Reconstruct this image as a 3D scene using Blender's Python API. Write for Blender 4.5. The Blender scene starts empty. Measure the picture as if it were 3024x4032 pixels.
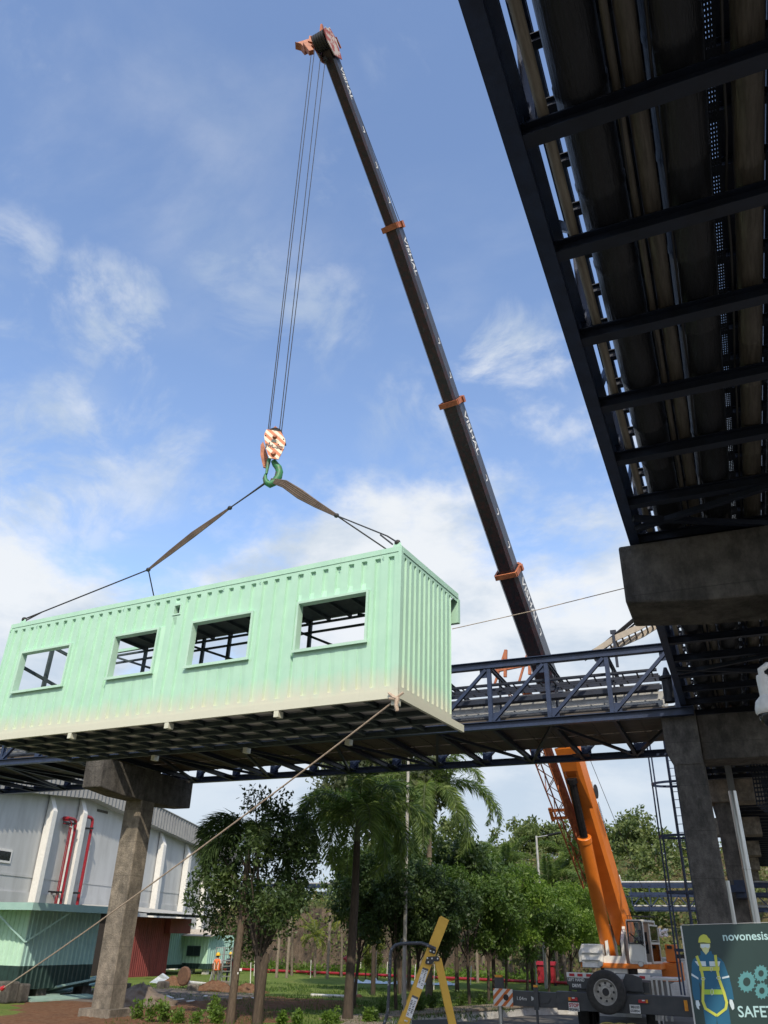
import bpy, bmesh, math, random
import numpy as np
from mathutils import Vector, Matrix
R = math.radians
random.seed(7); np.random.seed(7)
SC = bpy.context.scene
COL = SC.collection

# ------------------------------------------------------------------ camera
FPX, PITCH, ROLL, CAMH = 3070.0, R(28.6), R(-1.3), 2.8
AZ = R(23.284)                     # the pipe rack runs along +Y, the camera looks 23 degrees to its left
def _rz(v):
    c, s = math.cos(AZ), math.sin(AZ)
    return Vector((c*v[0]-s*v[1], s*v[0]+c*v[1], v[2]))
_f = Vector((0, math.cos(PITCH), math.sin(PITCH))); _r = Vector((1, 0, 0)); _u = _r.cross(_f)
CR = _rz(_r*math.cos(ROLL)-_u*math.sin(ROLL)); CU = _rz(_r*math.sin(ROLL)+_u*math.cos(ROLL)); CF = _rz(_f)
C0 = Vector((0, 0, CAMH))
cam = bpy.data.cameras.new('camera'); camo = bpy.data.objects.new('camera', cam); COL.objects.link(camo)
m = Matrix((CR, CU, -CF)).transposed().to_4x4(); m.translation = C0
camo.matrix_world = m
cam.sensor_fit = 'VERTICAL'; cam.sensor_height = 36.0; cam.sensor_width = 27.0
cam.lens = 36.0*FPX/4032.0; cam.clip_start = 0.05; cam.clip_end = 4000
SC.camera = camo

# survey helpers: where a line of sight meets a real plane of the site
def ray(px, py): return (px-1512)/FPX*CR-(py-2016)/FPX*CU+CF
def onz(px, py, z): d = ray(px, py); return C0+d*((z-CAMH)/d.z)
def onx(px, py, x): d = ray(px, py); return C0+d*(x/d.x)
def ony(px, py, y): d = ray(px, py); return C0+d*(y/d.y)
def ond(px, py, D): d = ray(px, py); return C0+d*(D/math.hypot(d.x, d.y))
def onpl(px, py, p0, az):
    n = Vector((math.cos(az), -math.sin(az), 0)); d = ray(px, py); return C0+d*(n.dot(p0-C0)/n.dot(d))

# ------------------------------------------------------------------ sky, sun, exposure
SUN_AZ, SUN_EL = R(152), R(42)     # azimuth from +Y towards +X
W = bpy.data.worlds.new('World'); SC.world = W; W.use_nodes = True
nt = W.node_tree; nt.nodes.clear()
def N(t, **k):
    n = nt.nodes.new(t)
    for a, b in k.items(): setattr(n, a, b)
    return n
def L(a, b): nt.links.new(a, b)
def MATH(op, a, b=None, c=None, clamp=False):
    n = N('ShaderNodeMath', operation=op); n.use_clamp = clamp
    for i, v in enumerate((a, b, c)):
        if v is None: continue
        if isinstance(v, (int, float)): n.inputs[i].default_value = v
        else: L(v, n.inputs[i])
    return n.outputs[0]
def SMOOTH(x, a, b):
    n = N('ShaderNodeMapRange', interpolation_type='SMOOTHSTEP'); n.clamp = True
    L(x, n.inputs[0]); n.inputs[1].default_value = a; n.inputs[2].default_value = b
    return n.outputs[0]
out = N('ShaderNodeOutputWorld'); bg = N('ShaderNodeBackground'); bg.inputs[1].default_value = 0.15
sky = N('ShaderNodeTexSky', sky_type='NISHITA', sun_disc=False)
sky.sun_elevation = SUN_EL; sky.sun_rotation = SUN_AZ; sky.altitude = 0
sky.air_density = 1.0; sky.dust_density = 1.0; sky.ozone_density = 1.6
tc = N('ShaderNodeTexCoord'); sep = N('ShaderNodeSeparateXYZ'); L(tc.outputs['Generated'], sep.inputs[0])
zz = MATH('MAXIMUM', sep.outputs[2], 0.0)
den = MATH('ADD', zz, 0.16)
comb = N('ShaderNodeCombineXYZ'); L(MATH('DIVIDE', sep.outputs[0], den), comb.inputs[0]); L(MATH('DIVIDE', sep.outputs[1], den), comb.inputs[1])
def NOISE(vec, scale, detail, rough, dist=0.0, off=(0, 0, 0), sc=(1, 1, 1), rot=0.0):
    mp = N('ShaderNodeMapping'); mp.inputs['Location'].default_value = off; mp.inputs['Scale'].default_value = sc
    mp.inputs['Rotation'].default_value = (0, 0, rot); L(vec, mp.inputs[0])
    n = N('ShaderNodeTexNoise'); n.inputs['Scale'].default_value = scale; n.inputs['Detail'].default_value = detail
    n.inputs['Roughness'].default_value = rough; n.inputs['Distortion'].default_value = dist
    L(mp.outputs[0], n.inputs['Vector']); return n.outputs[0]
# high thin streaks
wisp = NOISE(comb.outputs[0], 2.3, 10, 0.60, 0.35, (3.1, 1.7, 0), (1.0, 1.5, 1), R(20))
wispg = NOISE(comb.outputs[0], 0.9, 3, 0.5, 0.0, (0.4, 5.2, 0))
wm = MATH('MULTIPLY', SMOOTH(wisp, 0.45, 0.74), SMOOTH(wispg, 0.36, 0.56))
wm = MATH('MULTIPLY', wm, SMOOTH(zz, 0.93, 0.62))
# heaped clouds: noise of the direction itself, thickening towards the horizon
cum = NOISE(tc.outputs['Generated'], 3.4, 10, 0.60, 0.15, (1.3, 0.2, 2.6), (1, 1, 1.7))
big = NOISE(tc.outputs['Generated'], 1.7, 3, 0.5, 0.0, (0.7, 4.1, 0.3))
low = SMOOTH(zz, 0.72, 0.08)
thr = MATH('ADD', MATH('ADD', MATH('MULTIPLY', low, 0.50), 0.045), MATH('MULTIPLY', MATH('SUBTRACT', big, 0.5), 0.35))
cm = SMOOTH(MATH('ADD', cum, thr), 0.66, 0.86)
# loose torn clouds in a few parts of the sky
tear = NOISE(tc.outputs['Generated'], 7.5, 12, 0.62, 0.6, (2.2, 0.6, 1.1), (1, 1, 1.3))
def PATCH(px, py, deg, amt):
    d = ray(px, py).normalized(); v = N('ShaderNodeVectorMath', operation='DOT_PRODUCT'); L(tc.outputs['Generated'], v.inputs[0]); v.inputs[1].default_value = tuple(d)
    return MATH('MULTIPLY', SMOOTH(v.outputs['Value'], math.cos(R(deg)), math.cos(R(deg*0.15))), amt)
pt = None
for p_ in ((400, 1230, 6, .8), (130, 1780, 10, .9), (1270, 1230, 5, .6), (930, 1080, 5, .5), (2010, 1430, 6, 1.0), (1650, 1650, 6, .6), (600, 1480, 4, .6), (40, 1440, 5, .8), (1620, 190, 4, .45), (500, 1800, 8, .7), (1400, 720, 5, .4), (190, 150, 4, .4), (1100, 1300, 7, .45), (60, 1060, 5, .6)):
    q_ = PATCH(*p_); pt = q_ if pt is None else MATH('MAXIMUM', pt, q_)
wm = MATH('MAXIMUM', wm, MATH('MULTIPLY', pt, SMOOTH(MATH('ADD', tear, MATH('MULTIPLY', pt, 0.16)), 0.50, 0.80)))
mask = MATH('MAXIMUM', MATH('MULTIPLY', cm, 0.95), MATH('MULTIPLY', wm, 0.85), clamp=True)
# cloud light: white sunlit heaps, grey bellies lower down
shade = NOISE(tc.outputs['Generated'], 4.2, 7, 0.6, 0.2, (5.3, 1.2, 2.75), (1, 1, 2.2))
grey = MATH('MULTIPLY', SMOOTH(shade, 0.36, 0.62), SMOOTH(zz, 0.02, 0.30))
cc = N('ShaderNodeMix', data_type='RGBA'); L(grey, cc.inputs[0])
cc.inputs[6].default_value = (2.9, 3.4, 4.0, 1); cc.inputs[7].default_value = (4.6, 4.75, 4.9, 1)
mx = N('ShaderNodeMix', data_type='RGBA'); L(mask, mx.inputs[0])
tint = N('ShaderNodeMix', data_type='RGBA', blend_type='MULTIPLY'); tint.inputs[0].default_value = 1.0
L(sky.outputs[0], tint.inputs[6]); tint.inputs[7].default_value = (1.45, 1.42, 1.45, 1)
L(tint.outputs[2], mx.inputs[6]); L(cc.outputs[2], mx.inputs[7])
L(mx.outputs[2], bg.inputs[0]); L(bg.outputs[0], out.inputs[0])
sun = bpy.data.lights.new('sun', 'SUN'); sun.energy = 2.9; sun.angle = R(0.53); sun.color = (1.0, 0.90, 0.74)
suno = bpy.data.objects.new('sun', sun); COL.objects.link(suno)
sd = Vector((math.sin(SUN_AZ)*math.cos(SUN_EL), math.cos(SUN_AZ)*math.cos(SUN_EL), math.sin(SUN_EL)))
suno.rotation_euler = sd.to_track_quat('Z', 'Y').to_euler(); suno.location = (30, -40, 60)
SC.view_settings.view_transform = 'Standard'; SC.view_settings.look = 'None'
SC.view_settings.exposure = 0.36; SC.view_settings.gamma = 1.0
SC.cycles.max_bounces = 6

# ------------------------------------------------------------------ materials
MATS = {}
class NT:
    def __init__(s, name):
        s.m = bpy.data.materials.new(name); s.m.use_nodes = True; s.t = s.m.node_tree
        s.b = s.t.nodes['Principled BSDF']; s.o = s.t.nodes['Material Output']
    def n(s, t, **k):
        n = s.t.nodes.new(t)
        for a, b in k.items(): setattr(n, a, b)
        return n
    def l(s, a, b): s.t.links.new(a, b)
    def co(s, kind='Object', scale=(1, 1, 1)):
        c = s.n('ShaderNodeTexCoord'); mp = s.n('ShaderNodeMapping'); mp.inputs['Scale'].default_value = scale
        s.l(c.outputs[kind], mp.inputs[0]); return mp.outputs[0]
    def noise(s, scale, detail=4, rough=0.55, vec=None, dist=0.0):
        n = s.n('ShaderNodeTexNoise'); n.inputs['Scale'].default_value = scale; n.inputs['Detail'].default_value = detail
        n.inputs['Roughness'].default_value = rough; n.inputs['Distortion'].default_value = dist
        s.l(vec if vec is not None else s.co(), n.inputs['Vector']); return n.outputs[0]
    def rng(s, x, a, b, c=0.0, d=1.0):
        n = s.n('ShaderNodeMapRange'); n.clamp = True; s.l(x, n.inputs[0])
        for i, v in enumerate((a, b, c, d)): n.inputs[1+i].default_value = v
        return n.outputs[0]
    def mix(s, f, a, b, mode='MIX'):
        n = s.n('ShaderNodeMix', data_type='RGBA', blend_type=mode)
        for i, v in ((0, f), (6, a), (7, b)):
            if isinstance(v, (int, float)): n.inputs[i].default_value = v
            elif isinstance(v, tuple): n.inputs[i].default_value = (v[0], v[1], v[2], 1)
            else: s.l(v, n.inputs[i])
        return n.outputs[2]
    def bump(s, h, strength, dist=0.02):
        n = s.n('ShaderNodeBump'); n.inputs['Strength'].default_value = strength; n.inputs['Distance'].default_value = dist
        s.l(h, n.inputs['Height']); s.l(n.outputs[0], s.b.inputs['Normal'])
    def col(s, c):
        if isinstance(c, tuple): s.b.inputs['Base Color'].default_value = (c[0], c[1], c[2], 1)
        else: s.l(c, s.b.inputs['Base Color'])
def mat(name, c1, c2=None, rough=0.6, metal=0.0, scale=6.0, lo=0.35, hi=0.65, stretch=(1, 1, 1), bump=0.0, bscale=40.0, spec=0.5, detail=5):
    if name in MATS: return MATS[name]
    k = NT(name)
    if c2 is None: c2 = tuple(x*0.72 for x in c1)
    f = k.rng(k.noise(scale, detail, 0.6, k.co(scale=stretch)), lo, hi)
    k.col(k.mix(f, c1, c2))
    k.b.inputs['Roughness'].default_value = rough; k.b.inputs['Metallic'].default_value = metal
    k.b.inputs['Specular IOR Level'].default_value = spec
    if bump: k.bump(k.noise(bscale, 4, 0.6, k.co(scale=stretch)), bump)
    MATS[name] = k.m; return k.m
def leafmat(name, c1, c2, trans=0.35, rough=0.5):
    k = NT(name)
    g = k.n('ShaderNodeNewGeometry'); r = g.outputs['Random Per Island']
    c = k.mix(r, c1, c2); pn = k.rng(k.noise(0.9, 4, 0.6), 0.48, 0.72, 0.0, 0.55); c = k.mix(pn, c, (c2[0]*1.5+.012, c2[1]*1.35+.006, c2[2]*.9))
    k.col(c); k.b.inputs['Roughness'].default_value = rough; k.b.inputs['Specular IOR Level'].default_value = 0.35
    tr = k.n('ShaderNodeBsdfTranslucent'); k.l(k.mix(1.0, c, (1.3, 1.5, 0.7), 'MULTIPLY'), tr.inputs[0])
    ms = k.n('ShaderNodeMixShader'); ms.inputs[0].default_value = trans
    k.l(k.b.outputs[0], ms.inputs[1]); k.l(tr.outputs[0], ms.inputs[2]); k.l(ms.outputs[0], k.o.inputs[0])
    return k.m
steel = mat('navy_steel_paint', (0.022, 0.038, 0.085), (0.014, 0.024, 0.054), 0.42, scale=5, bump=0.15, bscale=30)
steel_dark = mat('dark_steel_paint', (0.010, 0.017, 0.036), (0.006, 0.010, 0.022), 0.55, scale=4)
black_wrap = mat('black_insulation_wrap', (0.016, 0.019, 0.025), (0.009, 0.010, 0.013), 0.45, scale=3, stretch=(4, 0.5, 4), bump=0.9, bscale=9)
tan_clad = mat('weathered_cladding', (0.125, 0.112, 0.092), (0.07, 0.062, 0.05), 0.42, metal=0.25, scale=5, stretch=(6, 0.6, 6), bump=0.5, bscale=10)
tan_pvc = mat('aged_pale_pipe', (0.30, 0.27, 0.21), (0.18, 0.155, 0.115), 0.5, scale=5, stretch=(6, 0.6, 6))
galv = mat('galvanised_metal', (0.50, 0.50, 0.47), (0.38, 0.38, 0.36), 0.5, metal=0.35, scale=4)
silver = mat('polished_cladding', (0.62, 0.62, 0.60), (0.50, 0.50, 0.48), 0.28, metal=0.85, scale=4, stretch=(3, 3, 0.4), bump=0.1, bscale=5)
pan_mat = mat('rusty_pan', (0.10, 0.082, 0.062), (0.055, 0.045, 0.036), 0.7, scale=3, stretch=(0.6, 4, 4))
orange = mat('crane_orange', (0.74, 0.20, 0.020), (0.60, 0.15, 0.016), 0.42, scale=2.5, lo=0.45, hi=0.85, bump=0.05, bscale=8)
rust_orange = mat('faded_orange', (0.50, 0.17, 0.07), (0.30, 0.09, 0.04), 0.6, scale=6)
rubber = mat('rubber', (0.028, 0.027, 0.026), (0.05, 0.047, 0.042), 0.85, scale=8, bump=0.3, bscale=30)
carrier = mat('charcoal_truck_paint', (0.048, 0.052, 0.056), (0.075, 0.075, 0.074), 0.5, scale=3, lo=0.4, hi=0.8)
white_paint = mat('white_truck_paint', (0.72, 0.71, 0.66), (0.56, 0.54, 0.48), 0.45, scale=3, lo=0.45, hi=0.85)
white_mark = mat('white_marking', (0.78, 0.78, 0.76), (0.66, 0.66, 0.63), 0.6)
red_mark = mat('red_marking', (0.52, 0.02, 0.03), (0.42, 0.02, 0.025), 0.5)
amber = mat('amber_lens', (0.80, 0.33, 0.02), (0.7, 0.25, 0.02), 0.3)
black = mat('black_plastic', (0.02, 0.02, 0.022), (0.013, 0.013, 0.014), 0.5)
rope_mat = mat('steel_rope', (0.055, 0.052, 0.048), (0.03, 0.028, 0.026), 0.6, metal=0.3, scale=30)
hemp = mat('pale_rope', (0.56, 0.45, 0.34), (0.40, 0.30, 0.22), 0.9, scale=25, stretch=(1, 1, 1))
webbing = mat('grimy_webbing', (0.15, 0.11, 0.08), (0.09, 0.066, 0.05), 0.9, scale=2, stretch=(1, 1, 1))
alu = mat('aluminium', (0.60, 0.60, 0.58), (0.50, 0.50, 0.48), 0.4, metal=0.6)
red_pipe_mat = mat('red_fire_pipe', (0.33, 0.020, 0.032), (0.24, 0.016, 0.025), 0.4)
white_pvc = mat('white_pvc', (0.74, 0.73, 0.68), (0.62, 0.60, 0.55), 0.5)
green_dark = mat('dark_green_paint', (0.022, 0.052, 0.045), (0.014, 0.034, 0.030), 0.5, scale=3)
wood = mat('weathered_ply', (0.72, 0.69, 0.64), (0.60, 0.57, 0.52), 0.8, scale=3, stretch=(1, 3, 1))
def concrete(name, c1, c2, dark, stain=0.5):
    k = NT(name)
    a = k.rng(k.noise(3.0, 8, 0.75), 0.38, 0.62); b = k.rng(k.noise(1.3, 7, 0.75, k.co(scale=(1.6, 1.6, 0.6))), 0.43, 0.66)
    c = k.mix(a, c1, c2); c = k.mix(k.rng(b, 0, 1, 0, stain), c, dark)
    tc_ = k.n('ShaderNodeTexCoord'); sz = k.n('ShaderNodeSeparateXYZ'); k.l(tc_.outputs['Object'], sz.inputs[0])
    wv = k.n('ShaderNodeMath', operation='MULTIPLY_ADD'); k.l(sz.outputs[2], wv.inputs[0]); wv.inputs[1].default_value = 0.82; wv.inputs[2].default_value = 0.13
    fr = k.n('ShaderNodeMath', operation='FRACT'); k.l(wv.outputs[0], fr.inputs[0]); jl = k.rng(fr.outputs[0], 0.0, 0.018, 0.75, 0.0)   # shutter joints
    pk = k.rng(k.noise(26, 3, 0.6), 0.68, 0.74, 0, 0.6); c = k.mix(pk, c, dark)                                                        # blow holes
    k.col(k.mix(jl, c, dark))
    k.b.inputs['Roughness'].default_value = 0.9; k.b.inputs['Specular IOR Level'].default_value = 0.2
    k.bump(k.noise(14, 8, 0.75), 0.9, 0.05); return k.m
conc = concrete('weathered_concrete', (0.32, 0.275, 0.215), (0.17, 0.148, 0.118), (0.065, 0.060, 0.052), 0.72)
conc_grey = concrete('stained_grey_concrete', (0.17, 0.155, 0.135), (0.095, 0.088, 0.078), (0.04, 0.037, 0.034), 0.85)
conc_wall = concrete('whitewashed_concrete', (0.62, 0.61, 0.58), (0.48, 0.47, 0.44), (0.30, 0.28, 0.25), 0.4)
coping_mat = concrete('brown_coping', (0.30, 0.25, 0.19), (0.22, 0.18, 0.135), (0.13, 0.11, 0.085), 0.5)
# container paint: mint green with a band of pale dust blown up from the ground
def mint(name, base, base2, dust, z0, z1, amt):
    k = NT(name)
    c = k.n('ShaderNodeTexCoord'); sp = k.n('ShaderNodeSeparateXYZ'); k.l(c.outputs['Object'], sp.inputs[0])
    n1 = k.noise(2.2, 8, 0.7, k.co(scale=(1.5, 1.5, 0.35)))
    h = k.n('ShaderNodeMath', operation='MULTIPLY_ADD'); k.l(n1, h.inputs[0]); h.inputs[1].default_value = -0.55; k.l(sp.outputs[2], h.inputs[2])
    f = k.rng(h.outputs[0], z0-0.27, z1-0.27, amt, 0.0)
    g = k.mix(k.rng(k.noise(2.2, 5, 0.6), 0.35, 0.7), base, base2)
    c3 = k.mix(f, g, dust)
    streak = k.rng(k.noise(2.6, 7, 0.75, k.co(scale=(5, 5, 0.22))), 0.57, 0.75, 0, 0.30); c3 = k.mix(streak, c3, (0.33, 0.36, 0.27))
    spots = k.rng(k.noise(7, 6, 0.75), 0.71, 0.76, 0, 0.7); lowf = k.rng(sp.outputs[2], 0.0, 0.5, 1.0, 0.12)
    mm = k.n('ShaderNodeMath', operation='MULTIPLY'); k.l(spots, mm.inputs[0]); k.l(lowf, mm.inputs[1]); c3 = k.mix(mm.outputs[0], c3, (0.17, 0.085, 0.04))
    k.col(c3); k.b.inputs['Roughness'].default_value = 0.5
    k.bump(k.noise(1.6, 5, 0.6), 0.25, 0.03); return k.m
mint_box = mint('dusty_mint_paint', (0.44, 0.69, 0.52), (0.39, 0.63, 0.475), (0.64, 0.58, 0.46), 0.14, 0.58, 0.80)
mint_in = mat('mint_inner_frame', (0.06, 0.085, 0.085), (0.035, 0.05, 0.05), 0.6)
mint_cab = mat('mint_cabin_paint', (0.48, 0.70, 0.55), (0.42, 0.63, 0.49), 0.5, scale=2)
mint_shaded = mat('shaded_cabin_paint', (0.34, 0.52, 0.47), (0.29, 0.46, 0.42), 0.5, scale=2)  # darker copy of the mint: shade of the unlit sides put into the colour
red_shed = mat('oxide_red_panel', (0.23, 0.045, 0.04), (0.15, 0.03, 0.028), 0.6, scale=2, stretch=(1, 1, 0.3))
glass = mat('dark_glass', (0.02, 0.025, 0.028), (0.015, 0.018, 0.02), 0.08)
def mk_glass():
    k = NT('clear_glass'); k.b.inputs['Base Color'].default_value = (0.75, 0.8, 0.82, 1); k.b.inputs['Roughness'].default_value = 0.03
    tr = k.n('ShaderNodeBsdfTransparent'); tr.inputs[0].default_value = (0.72, 0.76, 0.78, 1)
    gl = k.n('ShaderNodeBsdfGlossy'); gl.inputs['Roughness'].default_value = 0.03
    lw = k.n('ShaderNodeFresnel'); lw.inputs[0].default_value = 1.5
    ms = k.n('ShaderNodeMixShader'); k.l(lw.outputs[0], ms.inputs[0]); k.l(tr.outputs[0], ms.inputs[1]); k.l(gl.outputs[0], ms.inputs[2])
    k.l(ms.outputs[0], k.o.inputs[0]); return k.m
clear_glass = mk_glass()
bark = mat('brown_bark', (0.12, 0.09, 0.063), (0.072, 0.054, 0.04), 0.9, scale=7, stretch=(3, 3, 0.6), bump=0.5, bscale=20, spec=0.2)
bark_dark = mat('dark_bark', (0.085, 0.066, 0.050), (0.05, 0.04, 0.032), 0.9, scale=7, stretch=(3, 3, 0.6), bump=0.5, bscale=20, spec=0.2)
palm_bark = mat('ringed_palm_bark', (0.20, 0.165, 0.125), (0.12, 0.098, 0.075), 0.9, scale=6, stretch=(0.6, 0.6, 5), bump=0.4, bscale=9, spec=0.2)
lf_dark = leafmat('dark_leaves', (0.028, 0.055, 0.020), (0.075, 0.120, 0.038), 0.32)
lf_mid = leafmat('mid_leaves', (0.040, 0.080, 0.018), (0.085, 0.145, 0.030), 0.35)
lf_lime = leafmat('lime_leaves', (0.075, 0.14, 0.022), (0.15, 0.235, 0.040), 0.4)
lf_palm = leafmat('palm_leaves', (0.070, 0.115, 0.034), (0.17, 0.235, 0.075), 0.42)
lf_palm_y = leafmat('yellow_palm_leaves', (0.13, 0.17, 0.03), (0.24, 0.26, 0.06), 0.4)
lf_euc = leafmat('drooping_grey_leaves', (0.075, 0.095, 0.055), (0.13, 0.15, 0.085), 0.35)
lf_hill = leafmat('hill_leaves', (0.065, 0.10, 0.035), (0.15, 0.19, 0.065), 0.3)
lf_dry = leafmat('dry_scrub', (0.12, 0.12, 0.05), (0.22, 0.17, 0.09), 0.3)

# ------------------------------------------------------------------ mesh helpers
class MB:
    def __init__(s): s.v = []; s.f = []; s.m = []
    def face(s, pts, mi=0):
        b = len(s.v); s.v += [tuple(p) for p in pts]; s.f.append(tuple(range(b, b+len(pts)))); s.m.append(mi)
    def box(s, x0, x1, y0, y1, z0, z1, mi=0):
        b = len(s.v)
        s.v += [(x0,y0,z0),(x1,y0,z0),(x1,y1,z0),(x0,y1,z0),(x0,y0,z1),(x1,y0,z1),(x1,y1,z1),(x0,y1,z1)]
        for q in ((3,2,1,0),(4,5,6,7),(0,1,5,4),(1,2,6,5),(2,3,7,6),(3,0,4,7)): s.f.append(tuple(b+i for i in q)); s.m.append(mi)
        return s
    def bar(s, p, q, w, h, up=(0, 0, 1), mi=0):
        p = Vector(p); q = Vector(q); d = (q-p).normalized(); up = Vector(up)
        if abs(d.dot(up)) > 0.98: up = Vector((0, 1, 0))
        x = d.cross(up).normalized(); y = x.cross(d).normalized(); b = len(s.v)
        for c in (p, q):
            for a, e in ((-1,-1),(1,-1),(1,1),(-1,1)): s.v.append(tuple(c+x*(a*w/2)+y*(e*h/2)))
        for t in ((0,1,2,3),(7,6,5,4),(0,4,5,1),(1,5,6,2),(2,6,7,3),(3,7,4,0)): s.f.append(tuple(b+i for i in t)); s.m.append(mi)
        return s
    def ibeam(s, p, q, w, h, t=0.02, up=(0, 0, 1), mi=0):
        p = Vector(p); q = Vector(q); d = (q-p).normalized(); upv = Vector(up)
        if abs(d.dot(upv)) > 0.98: upv = Vector((0, 1, 0))
        x = d.cross(upv).normalized(); y = x.cross(d).normalized()
        for e in (-1, 1): s.bar(p+y*(e*(h/2-t/2)), q+y*(e*(h/2-t/2)), w, t, upv, mi)
        s.bar(p, q, t, h-2*t, upv, mi); return s
    def tube(s, pts, r, n=8, mi=0, cap=True):
        pts = [Vector(p) for p in pts]; k = len(pts); rs = r if isinstance(r, (list, tuple)) else [r]*k
        b = len(s.v); prev = None
        for i, p in enumerate(pts):
            d = (pts[min(i+1, k-1)]-pts[max(i-1, 0)])
            d = d.normalized() if d.length > 1e-9 else Vector((0, 0, 1))
            if prev is None:
                a = Vector((0, 0, 1)) if abs(d.z) < 0.9 else Vector((0, 1, 0)); x = d.cross(a).normalized()
            else:
                x = (prev-d*prev.dot(d)); x = x.normalized() if x.length > 1e-6 else d.orthogonal().normalized()
            prev = x; y = d.cross(x)
            for j in range(n):
                t = 2*math.pi*j/n; s.v.append(tuple(p+(x*math.cos(t)+y*math.sin(t))*rs[i]))
        for i in range(k-1):
            for j in range(n):
                a = b+i*n+j; c = b+i*n+(j+1) % n; s.f.append((a, c, c+n, a+n)); s.m.append(mi)
        if cap:
            s.f.append(tuple(b+j for j in reversed(range(n)))); s.m.append(mi)
            s.f.append(tuple(b+(k-1)*n+j for j in range(n))); s.m.append(mi)
        return s
    def lathe(s, prof, o, axis, n=24, mi=0):
        o = Vector(o); a = Vector(axis).normalized(); x = a.orthogonal().normalized(); y = a.cross(x); b = len(s.v); k = len(prof)
        for r, h in prof:
            for j in range(n):
                t = 2*math.pi*j/n; s.v.append(tuple(o+a*h+(x*math.cos(t)+y*math.sin(t))*r))
        for i in range(k-1):
            for j in range(n):
                p = b+i*n+j; q = b+i*n+(j+1) % n; s.f.append((p, q, q+n, p+n)); s.m.append(mi)
        return s
    def prism(s, pts, off, mi=0, mside=None):
        pts = [Vector(p) for p in pts]; off = Vector(off); n = len(pts); b = len(s.v)
        s.v += [tuple(p) for p in pts]+[tuple(p+off) for p in pts]
        s.f.append(tuple(b+i for i in range(n))); s.m.append(mi)
        s.f.append(tuple(b+n+i for i in reversed(range(n)))); s.m.append(mi)
        for i in range(n):
            j = (i+1) % n; s.f.append((b+i, b+n+i, b+n+j, b+j)); s.m.append(mi if mside is None else mside)
        return s
    def build(s, name, mats, parent=None, loc=None, smooth=False, local=False, bevel=0.0):
        me = bpy.data.meshes.new(name); v = s.v
        o = bpy.data.objects.new(name, me)
        if parent is not None:
            root = parent
            while root.parent is not None: root = root.parent
            o.parent = parent
            if not local:
                M = Matrix.Translation(root.location) @ root.rotation_euler.to_matrix().to_4x4(); M = M.inverted()
                v = [tuple(M @ Vector(p)) for p in v]
        elif loc is not None:
            l = Vector(loc); v = [tuple(Vector(p)-l) for p in v]; o.location = l
        me.from_pydata(v, [], s.f)
        if not isinstance(mats, (list, tuple)): mats = [mats]
        for x in mats: me.materials.append(x)
        if len(mats) > 1: me.polygons.foreach_set('material_index', s.m)
        bm = bmesh.new(); bm.from_mesh(me); bmesh.ops.recalc_face_normals(bm, faces=bm.faces); bm.to_mesh(me); bm.free()
        if smooth: me.polygons.foreach_set('use_smooth', [True]*len(me.polygons)); me.set_sharp_from_angle(angle=R(40))
        me.update(); COL.objects.link(o)
        if bevel:
            bv = o.modifiers.new('bevel', 'BEVEL'); bv.width = bevel; bv.segments = 2; bv.limit_method = 'ANGLE'
        return o
def fast(name, V, Q, material, parent=None, loc=None, smooth=False):
    me = bpy.data.meshes.new(name); V = np.asarray(V, np.float32); Q = np.asarray(Q, np.int32)
    o = bpy.data.objects.new(name, me)
    if parent is not None: o.parent = parent; V = V-np.array(parent.location, np.float32)
    elif loc is not None: V = V-np.array(loc, np.float32); o.location = loc
    me.vertices.add(len(V)); me.vertices.foreach_set('co', V.ravel())
    k = Q.shape[1]; me.loops.add(Q.size); me.loops.foreach_set('vertex_index', Q.ravel())
    me.polygons.add(len(Q)); me.polygons.foreach_set('loop_start', np.arange(0, Q.size, k, dtype=np.int32)); me.polygons.foreach_set('loop_total', np.full(len(Q), k, np.int32))
    me.materials.append(material); me.update(calc_edges=True); me.validate()
    if smooth: me.polygons.foreach_set('use_smooth', [True]*len(Q))
    COL.objects.link(o); return o
def tag(o, label=None, cat=None, group=None, kind=None):
    if label: o['label'] = label
    if cat: o['category'] = cat
    if group: o['group'] = group
    if kind: o['kind'] = kind
    return o
def thing(name, label, cat, loc, group=None, rz=0.0):
    o = bpy.data.objects.new(name, None); COL.objects.link(o); o.location = loc; o.rotation_euler = (0, 0, rz); o.empty_display_size = 0.2
    return tag(o, label, cat, group)
def copy_tree(o, parent=None):
    c = o.copy(); COL.objects.link(c)
    if parent is not None: c.parent = parent
    for ch in list(o.children): copy_tree(ch, c)
    return c
def text(s, size, origin, xdir, ydir, material, parent, name='lettering', thick=0.006, squeeze=1.0, align='LEFT', bold=0.0, local=False):
    cu = bpy.data.curves.new('lettering', 'FONT'); cu.body = s; cu.size = size; cu.extrude = thick/2; cu.align_x = align; cu.align_y = 'CENTER'
    cu.offset = bold; cu.resolution_u = 3
    t = bpy.data.objects.new('lettering', cu); COL.objects.link(t)
    dg = bpy.context.evaluated_depsgraph_get(); me = bpy.data.meshes.new_from_object(t.evaluated_get(dg))
    bpy.data.objects.remove(t); bpy.data.curves.remove(cu)
    x = Vector(xdir).normalized()*squeeze; y = Vector(ydir).normalized(); z = Vector(xdir).normalized().cross(y).normalized()
    M = Matrix((x, y, z)).transposed().to_4x4(); M.translation = Vector(origin)
    root = parent
    while root.parent is not None: root = root.parent
    if not local:
        P = Matrix.Translation(root.location) @ root.rotation_euler.to_matrix().to_4x4(); M = P.inverted() @ M
    me.transform(M); me.materials.clear(); me.materials.append(material); me.name = name
    o = bpy.data.objects.new(name, me); o.parent = parent; COL.objects.link(o); return o
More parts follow.
